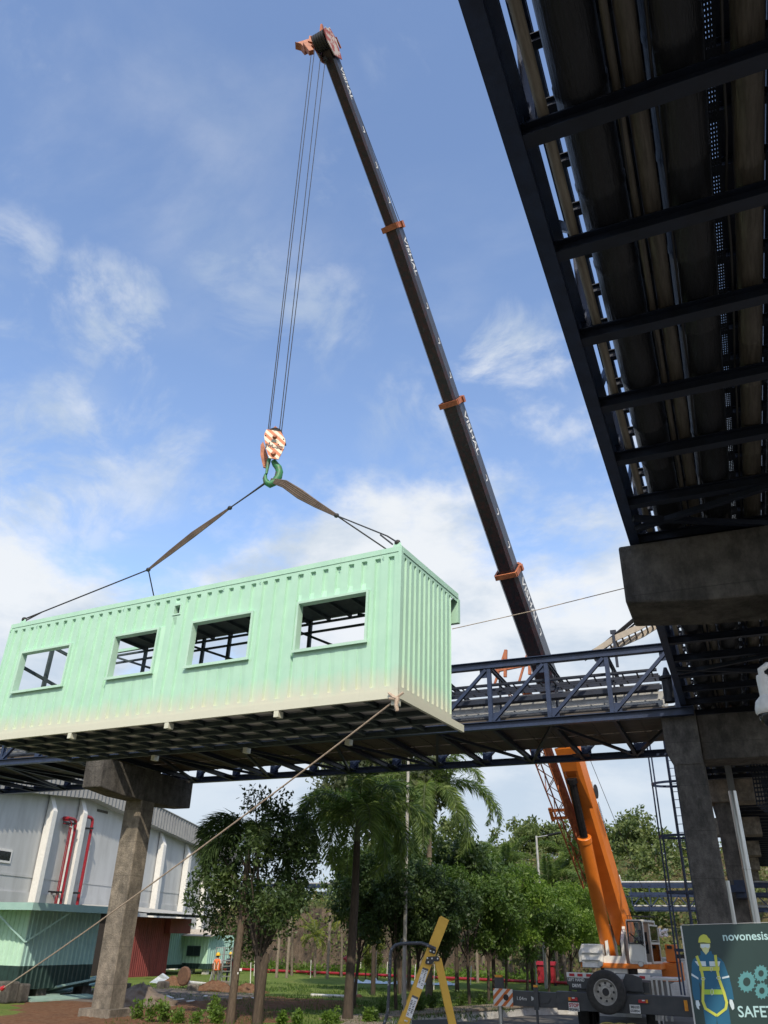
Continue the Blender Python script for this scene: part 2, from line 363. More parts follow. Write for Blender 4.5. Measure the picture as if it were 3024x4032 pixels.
# ------------------------------------------------------------------ ground, lawn, road, hill
def ground_mat():
    k = NT('dry_ground'); a = k.rng(k.noise(0.6, 6, 0.65), 0.35, 0.65)
    k.col(k.mix(a, (0.20, 0.15, 0.09), (0.11, 0.125, 0.045))); k.b.inputs['Roughness'].default_value = 0.95
    k.b.inputs['Specular IOR Level'].default_value = 0.1; k.bump(k.noise(6, 6, 0.7), 0.5, 0.05); return k.m
def lawn_mat():
    k = NT('mown_grass'); a = k.rng(k.noise(0.45, 6, 0.7), 0.36, 0.66); b = k.rng(k.noise(9, 5, 0.7), 0.3, 0.7)
    c = k.mix(a, (0.14, 0.21, 0.042), (0.27, 0.285, 0.085)); c = k.mix(b, c, (0.075, 0.13, 0.026))
    d = k.rng(k.noise(0.22, 5, 0.7, k.co(scale=(1, 2.4, 1))), 0.60, 0.70); c = k.mix(d, c, (0.24, 0.19, 0.085))
    k.col(c); k.b.inputs['Roughness'].default_value = 0.95; k.b.inputs['Specular IOR Level'].default_value = 0.1
    k.bump(k.noise(30, 4, 0.7), 0.8, 0.05); return k.m
def dirt_mat():
    k = NT('red_dirt'); a = k.rng(k.noise(0.9, 7, 0.7), 0.36, 0.66); b = k.rng(k.noise(5, 6, 0.7), 0.35, 0.7)
    c = k.mix(a, (0.20, 0.085, 0.045), (0.115, 0.066, 0.042)); c = k.mix(b, c, (0.24, 0.15, 0.09))
    k.col(c); k.b.inputs['Roughness'].default_value = 0.97; k.b.inputs['Specular IOR Level'].default_value = 0.05
    k.bump(k.noise(4, 8, 0.75), 1.0, 0.12); return k.m
asphalt = mat('worn_concrete_road', (0.15, 0.14, 0.122), (0.095, 0.088, 0.078), 0.9, scale=1.2, bump=0.3, bscale=25, spec=0.2)
ROADZ = -0.35
# lawn plateau: right-hand edge follows the low wall
wa = onz(1380, 4026, 0.0); wb = onz(1640, 3998, 0.0); wc = onz(2075, 3964, 0.0); wd = onz(2230, 3961, 0.0)
edge = [Vector((-6.5, 17, 0)), Vector((wa.x+1.2, wa.y-6, 0)), wa, wb, wc, wd, Vector((-10.2, 60, 0)), Vector((-8, 80, 0)), Vector((40, 120, 0))]
g = MB()
g.face([(-900, -900, ROADZ-0.02), (900, -900, ROADZ-0.02), (900, 900, ROADZ-0.02), (-900, 900, ROADZ-0.02)])
tag(g.build('ground', ground_mat()), kind='structure')
g = MB(); g.face([(-14, -40, ROADZ), (60, -40, ROADZ), (60, 66, ROADZ), (-14, 66, ROADZ)])
tag(g.build('road', asphalt), kind='structure')
g = MB(); lp = [Vector((e.x-0.02, e.y, 0)) for e in edge]+[Vector((-220, 120, 0)), Vector((-220, 17, 0))]
g.face(lp)
g.face([lp[0], lp[-1], lp[-1]+Vector((0, 0, -.4)), lp[0]+Vector((0, 0, -.4))])
tag(g.build('lawn', lawn_mat()), kind='structure')
# churned soil round the pier and along the cabins, laid as uneven low sheets
def patch(name, pts, material, z, amp, seed, res=26):
    rng = np.random.RandomState(seed); P = np.array([(p[0], p[1]) for p in pts]); c = P.mean(0); n = 72
    ang = np.arctan2(P[:, 1]-c[1], P[:, 0]-c[0]); rad = np.hypot(*(P-c).T); o = np.argsort(ang); ang = ang[o]; rad = rad[o]
    th = np.linspace(-np.pi, np.pi, n, endpoint=False)
    rr = np.interp(th, np.r_[ang[-1]-2*np.pi, ang, ang[0]+2*np.pi], np.r_[rad[-1], rad, rad[0]])*(1+rng.uniform(-.13, .13, n))
    V = [(c[0], c[1], z+amp)]; F = []
    for i in range(1, res+1):
        f = i/res
        for j in range(n):
            zz_ = z+amp*(1-f**3)*rng.uniform(.2, 1.0)-(0.03 if i == res else 0)
            V.append((c[0]+math.cos(th[j])*rr[j]*f, c[1]+math.sin(th[j])*rr[j]*f, zz_))
    for j in range(n): F.append((0, 1+j, 1+(j+1) % n))
    for i in range(res-1):
        for j in range(n):
            a = 1+i*n+j; b = 1+i*n+(j+1) % n; F.append((a, a+n, b+n)); F.append((a, b+n, b))
    o = fast(name, np.array(V), np.array(F), material, smooth=True); return tag(o, kind='structure')
dirt = dirt_mat()
patch('dirt_ground', [onz(-60, 4010, 0), onz(-250, 4120, 0), onz(330, 4130, 0), onz(700, 4050, 0), onz(1120, 3975, 0), onz(980, 3950, 0), onz(560, 3925, 0), onz(60, 3985, 0)], dirt, 0.012, 0.07, 1)
patch('dirt_strip', [onz(560, 3970, 0), onz(1010, 3925, 0), onz(1400, 3950, 0), onz(1320, 3972, 0), onz(880, 3965, 0)], dirt, 0.02, 0.06, 2)
patch('gravel_bed', [onz(480, 3960, 0), onz(470, 3890, 0), onz(640, 3890, 0), onz(900, 3905, 0), onz(760, 3950, 0)], mat('grey_sand', (0.20, 0.17, 0.14), (0.13, 0.11, 0.09), 0.95, scale=3, bump=0.6, bscale=20, spec=0.1), 0.03, 0.05, 3)
# low retaining wall beside the crane, brown coping on a whitewashed face
def wall_along(pts, name_root, label):
    t = thing(name_root, label, 'low wall', (pts[0].x, pts[0].y, ROADZ))
    f = MB(); c = MB()
    for a, b in zip(pts[:-1], pts[1:]):
        d = (b-a).normalized(); nrm = Vector((d.y, -d.x, 0))
        if nrm.y > 0: nrm = -nrm
        f.prism([a-d*0.0+Vector((0, 0, -0.02)), b+Vector((0, 0, -0.02)), b+Vector((0, 0, ROADZ-0.3)), a+Vector((0, 0, ROADZ-0.3))], -nrm*0.35)
        n2 = -nrm*1.5
        c.prism([a+nrm*0.05+Vector((0, 0, 0.06)), b+nrm*0.05+Vector((0, 0, 0.06)), b+n2+Vector((0, 0, 0.06)), a+n2+Vector((0, 0, 0.06))], (0, 0, -0.08))
    f.build('wall_face', conc_wall, t); c.build('coping', coping_mat, t); return t
wall_along([edge[1], wa, wb, wc, wd, wd+Vector((3.5, 0.4, 0))], 'retaining_wall', 'low whitewashed retaining wall with brown coping between lawn and crane road')

# terrain behind the lawn: cut rock face, then scrub hill higher to the right
def rnd_grid(nx, ny, seed):
    r = np.random.RandomState(seed); return r.uniform(-1, 1, (nx, ny))
def fbm(x, y, seed=0):
    r = np.random.RandomState(seed); s = np.zeros(np.shape(x))
    for o in range(6):
        f = 0.045*2**o; a = 0.55**o
        for _ in range(3):
            t = r.uniform(0, 6.28); p = r.uniform(0, 6.28)
            s += a*np.sin((x*math.cos(t)+y*math.sin(t))*f*6.28+p)/3
    return s
def hz(x, y):
    azd = np.degrees(np.arctan2(x, y))
    hfar = np.interp(azd, [-50, -29, -25, -19, -12, 0, 15, 40], [4, 4.6, 5.6, 9.5, 11.8, 12.5, 11.5, 9])
    toe = 69.0+0.6*np.sin(x*0.35)+0.05*x*0
    d = y-toe
    z = np.interp(d, [0, 1.2, 2.6, 4.5, 12, 22, 60, 200], [0, 0, 0, 0, 0, 0, 0, 0])
    rock = np.clip(d/2.6, 0, 1)*np.interp(azd, [-35, -20, -12, 5], [5.0, 5.0, 2.5, 2.0])
    up = np.clip((d-4)/42, 0, 1); up = up*up*(3-2*up)
    z = rock+up*(hfar-rock)
    return np.where(d < 0, -0.05, z+fbm(x, y, 3)*np.clip(d/3, 0, 1)*0.75)
xs = np.linspace(-120, 60, 240); ys = np.concatenate([np.linspace(67, 76, 26), np.linspace(76.8, 190, 80)])
X, Y = np.meshgrid(xs, ys); Z = hz(X, Y)
rgh = fbm(X*3.1, Y*3.1+Z*2, 9)
Yd = Y-np.where((Y > 68.5) & (Y < 76), rgh*0.55, 0)
V = np.stack([X, Yd, Z], -1).reshape(-1, 3); nx = len(xs); ny = len(ys)
I = np.arange(nx*ny).reshape(ny, nx); Q = np.stack([I[:-1, :-1], I[:-1, 1:], I[1:, 1:], I[1:, :-1]], -1).reshape(-1, 4)
def hill_mat():
    k = NT('rock_and_scrub'); g_ = k.n('ShaderNodeNewGeometry'); sp = k.n('ShaderNodeSeparateXYZ'); k.l(g_.outputs['Normal'], sp.inputs[0])
    st = k.rng(k.noise(0.9, 7, 0.7, k.co(scale=(1.6, 1.0, 0.35))), 0.36, 0.66)
    rock = k.mix(st, (0.17, 0.128, 0.09), (0.055, 0.046, 0.038))
    a = k.rng(k.noise(0.22, 7, 0.7), 0.40, 0.60); soil = k.mix(a, (0.095, 0.115, 0.040), (0.20, 0.14, 0.08))
    k.col(k.mix(k.rng(sp.outputs[2], 0.55, 0.80), rock, soil)); k.b.inputs['Roughness'].default_value = 0.95
    k.b.inputs['Specular IOR Level'].default_value = 0.1; k.bump(k.noise(1.6, 8, 0.75, k.co(scale=(1, 1, 0.5))), 1.0, 0.5); return k.m
tag(fast('hill', V, Q, hill_mat(), smooth=True), kind='structure')

# ------------------------------------------------------------------ warehouse on the left
bp0 = ond(893, 3640, 89.0); baz = R(-8.0); BD = Vector((math.sin(baz), math.cos(baz), 0)); BN = Vector((math.cos(baz), -math.sin(baz), 0))
def bw(px, py, off=0.0): return onpl(px, py, bp0+BN*off, baz)
bwall = mat('pale_grey_render', (0.52, 0.53, 0.525), (0.42, 0.425, 0.415), 0.85, scale=1.2, lo=.42, hi=.72, stretch=(1, 1, .22), detail=8, bump=0.15, bscale=3, spec=0.2)
bwhite = mat('white_render', (0.76, 0.75, 0.71), (0.68, 0.67, 0.63), 0.8, spec=0.2)
bt = thing('warehouse', 'large pale grey gabled warehouse with white pilasters and ribbed metal fascia', 'building', (bp0.x, bp0.y, 0))
s_of = lambda p: (p-bp0).dot(BD)
def bpt(s, z, off=0.0): p = bp0+BD*s+BN*off; return Vector((p.x, p.y, z))
sr = s_of(bw(346, 3148)); zr = bw(346, 3148).z; ze = bw(822, 3363).z; se = s_of(bw(822, 3363)); slope = (zr-ze)/(se-sr)
eav = lambda s: zr-abs(s-sr)*slope
FH = bw(485, 3142).z-bw(477, 3204).z+.35
s0 = sr-26.0
w = MB(); w.prism([bpt(s0, 0), bpt(0, 0), bpt(0, eav(0)+FH*.7), bpt(sr, zr+FH*.7), bpt(s0, eav(s0)+FH*.7)], -BN*28); w.build('wall', bwall, bt)
lz = bw(300, 3532).z
lg = MB(); lg.prism([bpt(s0, 0, .003), bpt(0, 0, .003), bpt(0, lz, .003), bpt(s0, lz, .003)], BN*0.10); lg.build('plinth', bwall, bt)
lg = MB(); lg.prism([bpt(s0, lz+.9, .003), bpt(-.05, lz+.9, .003), bpt(-.05, lz+1.05, .003), bpt(s0, lz+1.05, .003)], BN*0.03); lg.build('string_course', bwall, bt)
# ribbed fascia and roof edge
fa = MB(); n = 110; sA, sB = s0, 0.6; pr = []
OV = 0.75
for i in range(n*2+1):
    s = sA+(sB-sA)*i/(n*2); pr.append((s, OV+(0.12 if (i//1) % 2 else 0.0)))
for (a, oa), (b, ob) in zip(pr[:-1], pr[1:]):
    if False: continue
    fa.face([bpt(a, eav(a), oa), bpt(b, eav(b), ob), bpt(b, eav(b)+FH, ob), bpt(a, eav(a)+FH, oa)])
fa.build('fascia', mat('ribbed_fascia', (0.29, 0.29, 0.28), (0.24, 0.24, 0.235), 0.55, metal=0.1, scale=1), bt)
rf = MB()
for a, b in ((s0, sr), (sr, 0.6)):
    rf.face([bpt(a, eav(a)+0.02, OV), bpt(b, eav(b)+0.02, OV), bpt(b, eav(b)+0.02, 0), bpt(a, eav(a)+0.02, 0)])
    rf.prism([bpt(a, eav(a)+FH, OV+.14), bpt(b, eav(b)+FH, OV+.14), bpt(b, eav(b)+FH, -28.4), bpt(a, eav(a)+FH, -28.4)], (0, 0, 0.06))
rf.build('roof', mat('roof_edge', (0.40, 0.40, 0.39), (0.33, 0.33, 0.32), 0.6), bt)
for (px, py) in ((160, 3330), (285, 3330), (615, 3400), (720, 3420), (790, 3500), (845, 3600), (888, 3640)):
    s = s_of(bw(px, py)); hw = 0.46
    if s > -0.7: s = -0.6
    p = MB(); z1 = eav(s)-0.02
    p.prism([bpt(s-hw/2, 0, .1), bpt(s-hw/2, z1, .1), bpt(s+hw/2, z1, .1), bpt(s+hw/2, 0, .1)], BN*0.02)
    # buttress with a splayed head
    p.prism([bpt(s-hw/2, 0, .12), bpt(s-hw/2, z1, .12), bpt(s-hw/2, z1-1.0, .62), bpt(s-hw/2, 0, .62)], BD*hw)
    p.build('pilaster', bwhite, bt)
def bwindow(px0, py0, px1, py1):
    a = bw(px0, py0); b = bw(px1, py1); sa, sb = s_of(a), s_of(b)
    f = MB(); f.prism([bpt(sa, b.z, .01), bpt(sb, b.z, .01), bpt(sb, a.z, .01), bpt(sa, a.z, .01)], BN*0.05); fo = f.build('window', bwhite, bt)
    q = .14; f = MB(); f.prism([bpt(sa+q, b.z+q, .063), bpt(sb-q, b.z+q, .063), bpt(sb-q, a.z-q, .063), bpt(sa+q, a.z-q, .063)], BN*0.006); f.build('pane', glass, fo)
bwindow(-60, 3330, 37, 3400)
f = MB(); a = bw(383, 3185); b = bw(422, 3205)
f.prism([bpt(s_of(a), b.z, .01), bpt(s_of(b), b.z, .01), bpt(s_of(b), a.z, .01), bpt(s_of(a), a.z, .01)], BN*0.04); f.build('louvre', mat('dark_louvre', (.08, .075, .065), None, .7, scale=20, stretch=(.1, .1, 5)), bt)
# red pipes on the wall, white pipe between, black brackets
def wpipe(name, pts, r, material): 
    o = MB(); o.tube(pts, r, 8); return o.build(name, material, bt, smooth=True)
def vpipe(px, py, off, ztop, bend, r, name, material):
    s = s_of(bw(px, py, off))
    wpipe(name, [bpt(s, 3.3, off), bpt(s, ztop-0.35, off), bpt(s-.06, ztop-.1, off), bpt(s-0.3, ztop, off), bpt(s-bend, ztop, off), bpt(s-bend, ztop, 0.1)], r, material)
z_a = bw(300, 3228, .5).z; z_b = bw(360, 3220, .5).z
vpipe(268, 3400, .5, z_a, 1.0, .11, 'red_pipe', red_pipe_mat); vpipe(333, 3405, .5, z_b, 0.9, .11, 'red_pipe', red_pipe_mat)
vpipe(252, 3400, .5, z_a-.15, .5, .045, 'red_pipe', red_pipe_mat); vpipe(246, 3400, .42, z_a-.35, .4, .03, 'red_pipe', red_pipe_mat)
vpipe(259, 3400, .5, z_a-.5, .1, .08, 'white_pipe', white_pvc)
for px, py in ((283, 3243), (350, 3262), (226, 3513), (296, 3516)):
    p = bw(px, py, .5); s = s_of(p); o = MB()
    o.bar(bpt(s, p.z, .02), bpt(s, p.z, .85), .12, .12); o.bar(bpt(s-.9, p.z, .45), bpt(s+.4, p.z, .45), .1, .1); o.build('bracket', black, bt)

# ------------------------------------------------------------------ site cabins
def ribbed(mb, o, ud, vd, W_, H_, n, depth, nrm, mi=0):
    o = Vector(o); ud = Vector(ud); nrm = Vector(nrm); k = W_/n; b = []
    for i in range(n):
        b += [(i*k, 0), (i*k+k*.55, 0), (i*k+k*.65, depth), (i*k+k*.9, depth)]
    b.append((W_, 0))
    for (a, da), (c, dc) in zip(b[:-1], b[1:]):
        p = o+ud*a+nrm*da; q = o+ud*c+nrm*dc
        mb.face([p, q, q+Vector((0, 0, H_)), p+Vector((0, 0, H_))], mi)
def cabin(name, label, x1, y0, Lx, Ly, z0, z1, zb, m_front, m_side, canopy=None):
    """corner x1,y0: the -Y face runs to x1-Lx, the +X face runs to y0+Ly"""
    t = thing(name, label, 'cabin', (x1, y0, 0))
    b = MB(); b.box(x1-Lx, x1-.06, y0+.06, y0+Ly, z0, z1); b.build('cabin_body', m_side, t)
    f = MB(); ribbed(f, (x1-Lx, y0, zb), (1, 0, 0), None, Lx, z1-zb, max(4, int(Lx/.28)), .045, (0, -1, 0)); f.build('front_cladding', m_front, t)
    f = MB(); ribbed(f, (x1, y0, zb), (0, 1, 0), None, Ly, z1-zb, max(4, int(Ly/.28)), .045, (1, 0, 0)); f.build('side_cladding', m_side, t)
    f = MB(); ribbed(f, (x1-Lx, y0, z0), (1, 0, 0), None, Lx, zb-z0, max(4, int(Lx/.28)), .045, (0, -1, 0)); ribbed(f, (x1, y0, z0), (0, 1, 0), None, Ly, zb-z0, max(4, int(Ly/.28)), .045, (1, 0, 0))
    f.build('dark_skirting', green_dark, t)
    return t
cpt = ond(80, 3800, 43.0); cx, cy = cpt.x, cpt.y; zt = ond(118, 3576, 43).z; zbm = ond(78, 3804, 43).z
yfar = onx(388, 3650, cx).y
LC = cabin('site_cabin', 'long mint green cabin with flat canopy and dark skirting left of the pier', cx, cy, 9.0, yfar-cy, 0.45, zt, zbm, mint_cab, mint_shaded)
f = MB(); f.box(cx-9.2, cx+1.15, cy-1.15, yfar+.25, zt+.02, zt+.12); f.box(cx-9.2, cx+1.2, cy-1.2, cy-1.15, zt-.1, zt+.2); f.box(cx+1.15, cx+1.2, cy-1.15, yfar+.25, zt-.1, zt+.2); f.build('canopy', mint_shaded, LC)
for q in ((cx-.1, cy-1.1, 0), (cx+1.1, cy+.1, 1), (cx-1.6, cy-1.1, 0)):
    f = MB(); a = (cx+.03, cy-.03, zt-1.35) if q[0] > cx-1 else (cx-1.6, cy-.03, zt-1.35); f.bar(a, (q[0]-(1.2 if q[2] == 0 and q[0] > cx-1 else 0), q[1]+(1.4 if q[2] else 0), zt-.02), .07, .07); f.build('canopy_brace', mint_shaded, LC)
for i in range(5): f = MB(); f.box(cx-8.8+i*2, cx-8.2+i*2, cy+.2, cy+.9, 0, .44); f.build('footing', conc_grey, LC)
for i in range(3): f = MB(); f.box(cx-.7, cx-.1, cy+1.4+i*3.0, cy+2.0+i*3.0, 0, .44); f.build('footing', conc_grey, LC)
# far pair of cabins
q0 = ond(825, 3690, 71.0); fx, fy = q0.x, q0.y
zft = ond(825, 3682, 71).z; zfb = ond(825, 3795, 71).z; wl = q0.x-ony(722, 3690, fy).x; dl = onx(921, 3700, fx).y-fy
FC = cabin('site_cabin', 'small pale green cabin with dark window and sloping tin awning behind the workers', fx, fy, wl, dl, .35, zft, zfb, mint_cab, mint_shaded)
wx0 = ony(737, 3750, fy).x; wx1 = ony(790, 3750, fy).x; wz0 = ony(760, 3765, fy).z; wz1 = ony(760, 3724, fy).z
f = MB(); f.box(wx0, wx1, fy-.09, fy-.02, wz0, wz1); wo = f.build('window', mat('green_frame', (.03, .06, .05)), FC)
f = MB(); f.box(wx0+.08, (wx0+wx1)/2-.03, fy-.1, fy-.085, wz0+.08, wz1-.08); f.box((wx0+wx1)/2+.03, wx1-.08, fy-.1, fy-.085, wz0+.08, wz1-.08); f.build('pane', glass, wo)
f = MB(); f.prism([(fx-wl-.2, fy-.5, zft-.12), (fx+.5, fy-.5, zft-.12), (fx+.6, fy+1.2, zft+.35), (fx-wl-.2, fy+1.2, zft+.35)], (0, 0, .05)); f.build('awning', mat('tin_sheet', (.55, .5, .42), (.4, .34, .26), .6), FC)
for a in (fx-wl+.1, fx-1.8, fx-.5): f = MB(); f.box(a, a+.4, fy+.2, fy+.6, 0, .34); f.build('footing', conc_wall, FC)
q1 = onx(655, 3700, fx-wl+.4)
FC2 = cabin('site_cabin', 'shade-toned green cabin joined behind the windowed cabin next to the red shed', fx-wl+.1, q1.y, 3.0, max(1.5, fy+1.5-q1.y), .35, zft+.25, zfb-.1, mint_shaded, mint_shaded)
f = MB(); f.box(fx-wl-2.9, fx-wl+.5, q1.y-.3, fy+.3, zft+.28, zft+.36); f.build('cabin_roof', mat('tin_sheet', (.55, .5, .42)), FC2)
# oxide red shed with a tin roof, open on the near side
rx = -40.5
ra = onx(516, 3700, rx); rb = onx(668, 3700, rx); rzt = onx(600, 3612, rx).z; rzb = onx(600, 3850, rx).z
RS = thing('tin_roofed_shed', 'open red clad shed with a corrugated tin roof behind the concrete pier', 'shed', (rx, ra.y, 0))
f = MB(); ribbed(f, (rx, ra.y, rzb), (0, 1, 0), None, rb.y-ra.y, rzt-rzb, 20, .04, (1, 0, 0)); f.build('red_cladding', red_shed, RS)
f = MB(); f.box(rx-6, rx-.05, ra.y-.2, ra.y-.1, rzb, rzt); f.box(rx-6, rx-5.9, ra.y, rb.y, rzb, rzt); f.box(rx-6, rx-.05, rb.y-.1, rb.y, rzb, rzt); f.build('shed_body', mat('shed_interior_shade', (.03, .025, .025)), RS)  # near-black walls carry the shade of the open interior in their colour
f = MB()
nn = 60
for i in range(nn*2):
    y_a = ra.y-1.2+(rb.y+2.2-ra.y+1.2)*i/(nn*2); y_b = ra.y-1.2+(rb.y+2.2-ra.y+1.2)*(i+1)/(nn*2); h0 = .05*(i % 2); h1 = .05*((i+1) % 2)
    f.face([(rx-7, y_a, rzt+.9+h0), (rx-7, y_b, rzt+.9+h1), (rx+2.2, y_b, rzt+.22+h1), (rx+2.2, y_a, rzt+.22+h0)])
f.build('tin_roof', galv, RS)
f = MB(); f.bar((rx+2.0, ra.y-1.2, rzt+.12), (rx+2.0, rb.y+2.2, rzt+.12), .1, .12)
for i in range(8): yy = ra.y+i*(rb.y-ra.y+1.5)/7; f.bar((rx+2.15, yy, rzt+.16), (rx-6, yy, rzt+.8), .06, .1)
f.build('roof_frame', steel_dark, RS)
f = MB(); f.box(rx+.02, rx+.5, rb.y-.8, rb.y+1.8, rzt-1.0, rzt); f.build('red_gable_panel', red_shed, RS)
f = MB(); f.box(rx-6, rx+2.2, ra.y-.5, rb.y+.3, rzb-.18, rzb-.02); f.build('deck', coping_mat, RS)
for i in range(5): f = MB(); f.box(rx+1.5, rx+2.0, ra.y+i*3, ra.y+i*3+.4, 0, rzb-.18); f.build('footing', conc_grey, RS)

# ------------------------------------------------------------------ concrete piers
def octa(mb, x0, x1, y0, y1, z0, z1, c=0.03, mi=0):
    lo = [(x0+c, y0), (x1-c, y0), (x1, y0+c), (x1, y1-c), (x1-c, y1), (x0+c, y1), (x0, y1-c), (x0, y0+c)]
    mb.prism([(a, b, z0) for a, b in lo], (0, 0, z1-z0))
def pier_left(X, Yc, label):
    t = thing('concrete_pier', label, 'pier', (X, Yc, 0), 'T shaped concrete piers under the pipe bridge')
    c = MB(); octa(c, X-.42, X+.42, Yc-.42, Yc+.42, .28, 7.55); c.build('column', conc, t)
    c = MB(); c.prism([(X-.44, Yc-3.02, 7.62), (X-.44, Yc-3.07, 8.72), (X-.44, Yc+2.85, 8.72), (X-.44, Yc+2.85, 7.62), (X-.44, Yc+1.4, 7.5), (X-.44, Yc-1.6, 7.5)], (.88, 0, 0)); c.build('cap_beam', conc_grey, t, bevel=.04)
    c = MB(); octa(c, X-.72, X+.72, Yc-.72, Yc+.72, 0, .30); c.build('pedestal', conc, t)
    return t
pier_left(-22.5, 27.5, 'tall T shaped concrete pier standing in the dirt at left')
pier_left(-34.9, 27.5, 'concrete pier cut off by the left edge under the pipe bridge')
def pier_right(Y0, label, big=False):
    t = thing('concrete_pier', label, 'pier', (1.5, Y0+.6, ROADZ), 'concrete piers carrying the overhead pipe rack')
    c = MB()
    c.prism([(-1.08, Y0, 7.92), (-1.08, Y0, 9.0), (4.1, Y0, 9.0), (4.1, Y0, 7.92), (3.0, Y0, 7.72), (0.2, Y0, 7.80)], (0, 1.25, 0)); c.build('cap_beam', conc_grey, t, bevel=.04)
    c = MB(); octa(c, 1.12, 2.0, Y0+.15, Y0+1.1, ROADZ, 7.76); c.build('column', conc_grey, t)
    return t
pier_right(13.1, 'massive dark concrete cap and column under the near pipe rack')
# the double pier where bridge and rack meet
t = thing('concrete_pier', 'stained concrete pier with haunched head where the pipe bridge ends', 'pier', (-.95, 25.4, ROADZ), 'concrete piers carrying the overhead pipe rack')
c = MB(); c.prism([(-1.50, 25, 7.80), (-1.50, 25, 8.92), (-.52, 25, 8.92), (-.52, 25, 7.80)], (0, 1.1, 0)); c.prism([(-1.50, 25, 7.80), (-.52, 25, 7.80), (-.52, 25, 7.40), (-1.33, 25, 7.40)], (0, 1.1, 0)); c.build('pier_head', conc_grey, t)
c = MB(); octa(c, -1.33, -.50, 25.02, 25.95, ROADZ, 7.40); c.build('column', conc_grey, t)
c = MB(); c.box(-.515, 4.0, 25.3, 26.4, 7.55, 8.85); c.build('cap_beam', conc_grey, t, bevel=.03)
yb = 37.0; k_ = 0
for yb, lb in ((37.0, 'second concrete pier of the rack just behind the haunched one'), (49.0, 'third concrete pier along the rack with a sunlit cap end'), (61.0, 'fourth concrete pier along the rack, half hidden'), (73.0, 'fifth and small looking concrete pier far along the rack'), (85.0, 'farthest concrete pier at the end of the rack')):
    t = thing('concrete_pier', lb, 'pier', (-.2, yb+.5, ROADZ), 'concrete piers carrying the overhead pipe rack')
    c = MB(); octa(c, -.62, .22, yb, yb+.9, ROADZ, 8.0); c.build('column', conc_grey, t)
    c = MB(); c.box(-1.0, 1.30, yb-.1, yb+1.0, 8.0, 8.9); c.build('cap_beam', conc, t, bevel=.03)

# ------------------------------------------------------------------ pipe bridge (trussed, runs along X)
YF, YB2, ZB, ZT = 24.9, 30.8, 8.90, 10.92
XR, XL = -0.55, -48.0
PB = thing('pipe_bridge', 'long navy steel truss bridge carrying pipes and cable trays across the site', 'pipe bridge', (-20, 27.8, 8.8))
xv = [ony(1934, 2831, YF).x, ony(2166, 2809, YF).x, ony(2410, 2788, YF).x]
sp_ = (xv[2]-xv[0])/2; px0 = xv[2]
xs_ = [px0+sp_*i for i in range(1, -36, -1)]; xs_ = [x for x in xs_ if x > XL]
for Yp, nm in ((YF, 'f'), (YB2, 'b')):
    o = MB(); o.ibeam((XR, Yp, ZB+.0), (XL, Yp, ZB), .22, .24); o.build('bottom_chord', steel, PB)
    o = MB(); o.ibeam((XR, Yp, ZT), (XL, Yp, ZT), .22, .24); o.build('top_chord', steel, PB)
for i, x in enumerate(xs_):
    for Yp in (YF, YB2):
        o = MB(); o.ibeam((x, Yp, ZB+.12), (x, Yp, ZT-.12), .13, .15, .015, up=(0, 1, 0)); o.build('truss_post', steel, PB)
        if i+1 < len(xs_):
            o = MB(); o.bar((xs_[i+1]+.08, Yp-.02, ZB+.14), (x-.10, Yp-.02, ZT-.16), .10, .13, up=(0, 1, 0))
            o.box(xs_[i+1]-.02, xs_[i+1]+.30, Yp-.012, Yp+.012, ZB+.12, ZB+.42); o.box(x-.32, x-.02, Yp-.012, Yp+.012, ZT-.42, ZT-.12)
            o.build('truss_diagonal', steel, PB)
    o = MB(); o.ibeam((x, YF+.11, ZB-.02), (x, YB2-.11, ZB-.02), .12, .18, .015); o.box(x-.3, x+.3, YB2-.75, YB2-.11, ZB-.03, ZB+.01); o.build('cross_beam', steel_dark, PB)
o = MB()
for i in range(0, len(xs_)-2, 2): o.bar((xs_[i], YF+.2, ZB-.06), (xs_[i+1], YB2-.2, ZB-.06), .09, .09); o.bar((xs_[i+2], YF+.2, ZB-.065), (xs_[i+1], YB2-.2, ZB-.065), .09, .09)
o.build('bottom_bracing', steel_dark, PB)
o = MB()
for x in xs_[::1]: o.ibeam((x, YF+.1, ZT-.04), (x, YB2-.1, ZT-.04), .1, .14, .015)
o.build('top_cross_beams', steel_dark, PB)
for y0, y1, z in ((25.15, 26.3, 9.02), (26.34, 27.7, 9.03), (27.75, 28.9, 9.02), (28.95, 29.45, 9.04)):
    o = MB(); o.box(XL, XR-.5, y0, y1, z, z+.05)
    for q in np.arange(XL, XR-.5, .75): o.box(q, q+.04, y0, y1, z-.02, z)
    o.box(XL, XR-.5, y0, y0+.02, z+.05, z+.14); o.build('tray_pan', pan_mat, PB)
# tiers of trays and pipes inside the truss
def tray(name, y0, y1, z, h, material, x0=XR-.9, x1=XL):
    o = MB(); o.box(x1, x0, y0, y0+.03, z, z+h); o.box(x1, x0, y1-.03, y1, z, z+h)
    for q in np.arange(x1, x0, .45): o.box(q, q+.05, y0+.03, y1-.03, z+.005, z+.03)
    return o.build(name, material, PB)
tray('cable_tray', 27.4, 28.1, 9.98, .26, galv); tray('cable_tray', 26.3, 26.9, 9.50, .16, galv); tray('cable_tray', 28.6, 29.4, 10.25, .2, galv)
tray('cable_tray', 25.6, 26.2, 10.40, .10, steel_dark)
for y, z, r, mm in ((26.6, 10.1, .075, galv), (27.2, 10.28, .06, galv), (29.7, 9.45, .13, tan_clad), (29.9, 9.95, .10, galv), (28.35, 9.3, .11, black_wrap), (25.5, 9.28, .09, black_wrap)):
    o = MB(); o.tube([(XR-1.0, y, z), (XL, y, z)], r, 10); o.build('pipe', mm, PB, smooth=True)
o = MB(); o.box(XL, XR-.8, 29.9, 30.0, 9.32, 9.52); o.box(XL, XR-.8, 25.2, 25.28, 9.72, 9.86); o.build('support_rail', steel_dark, PB)
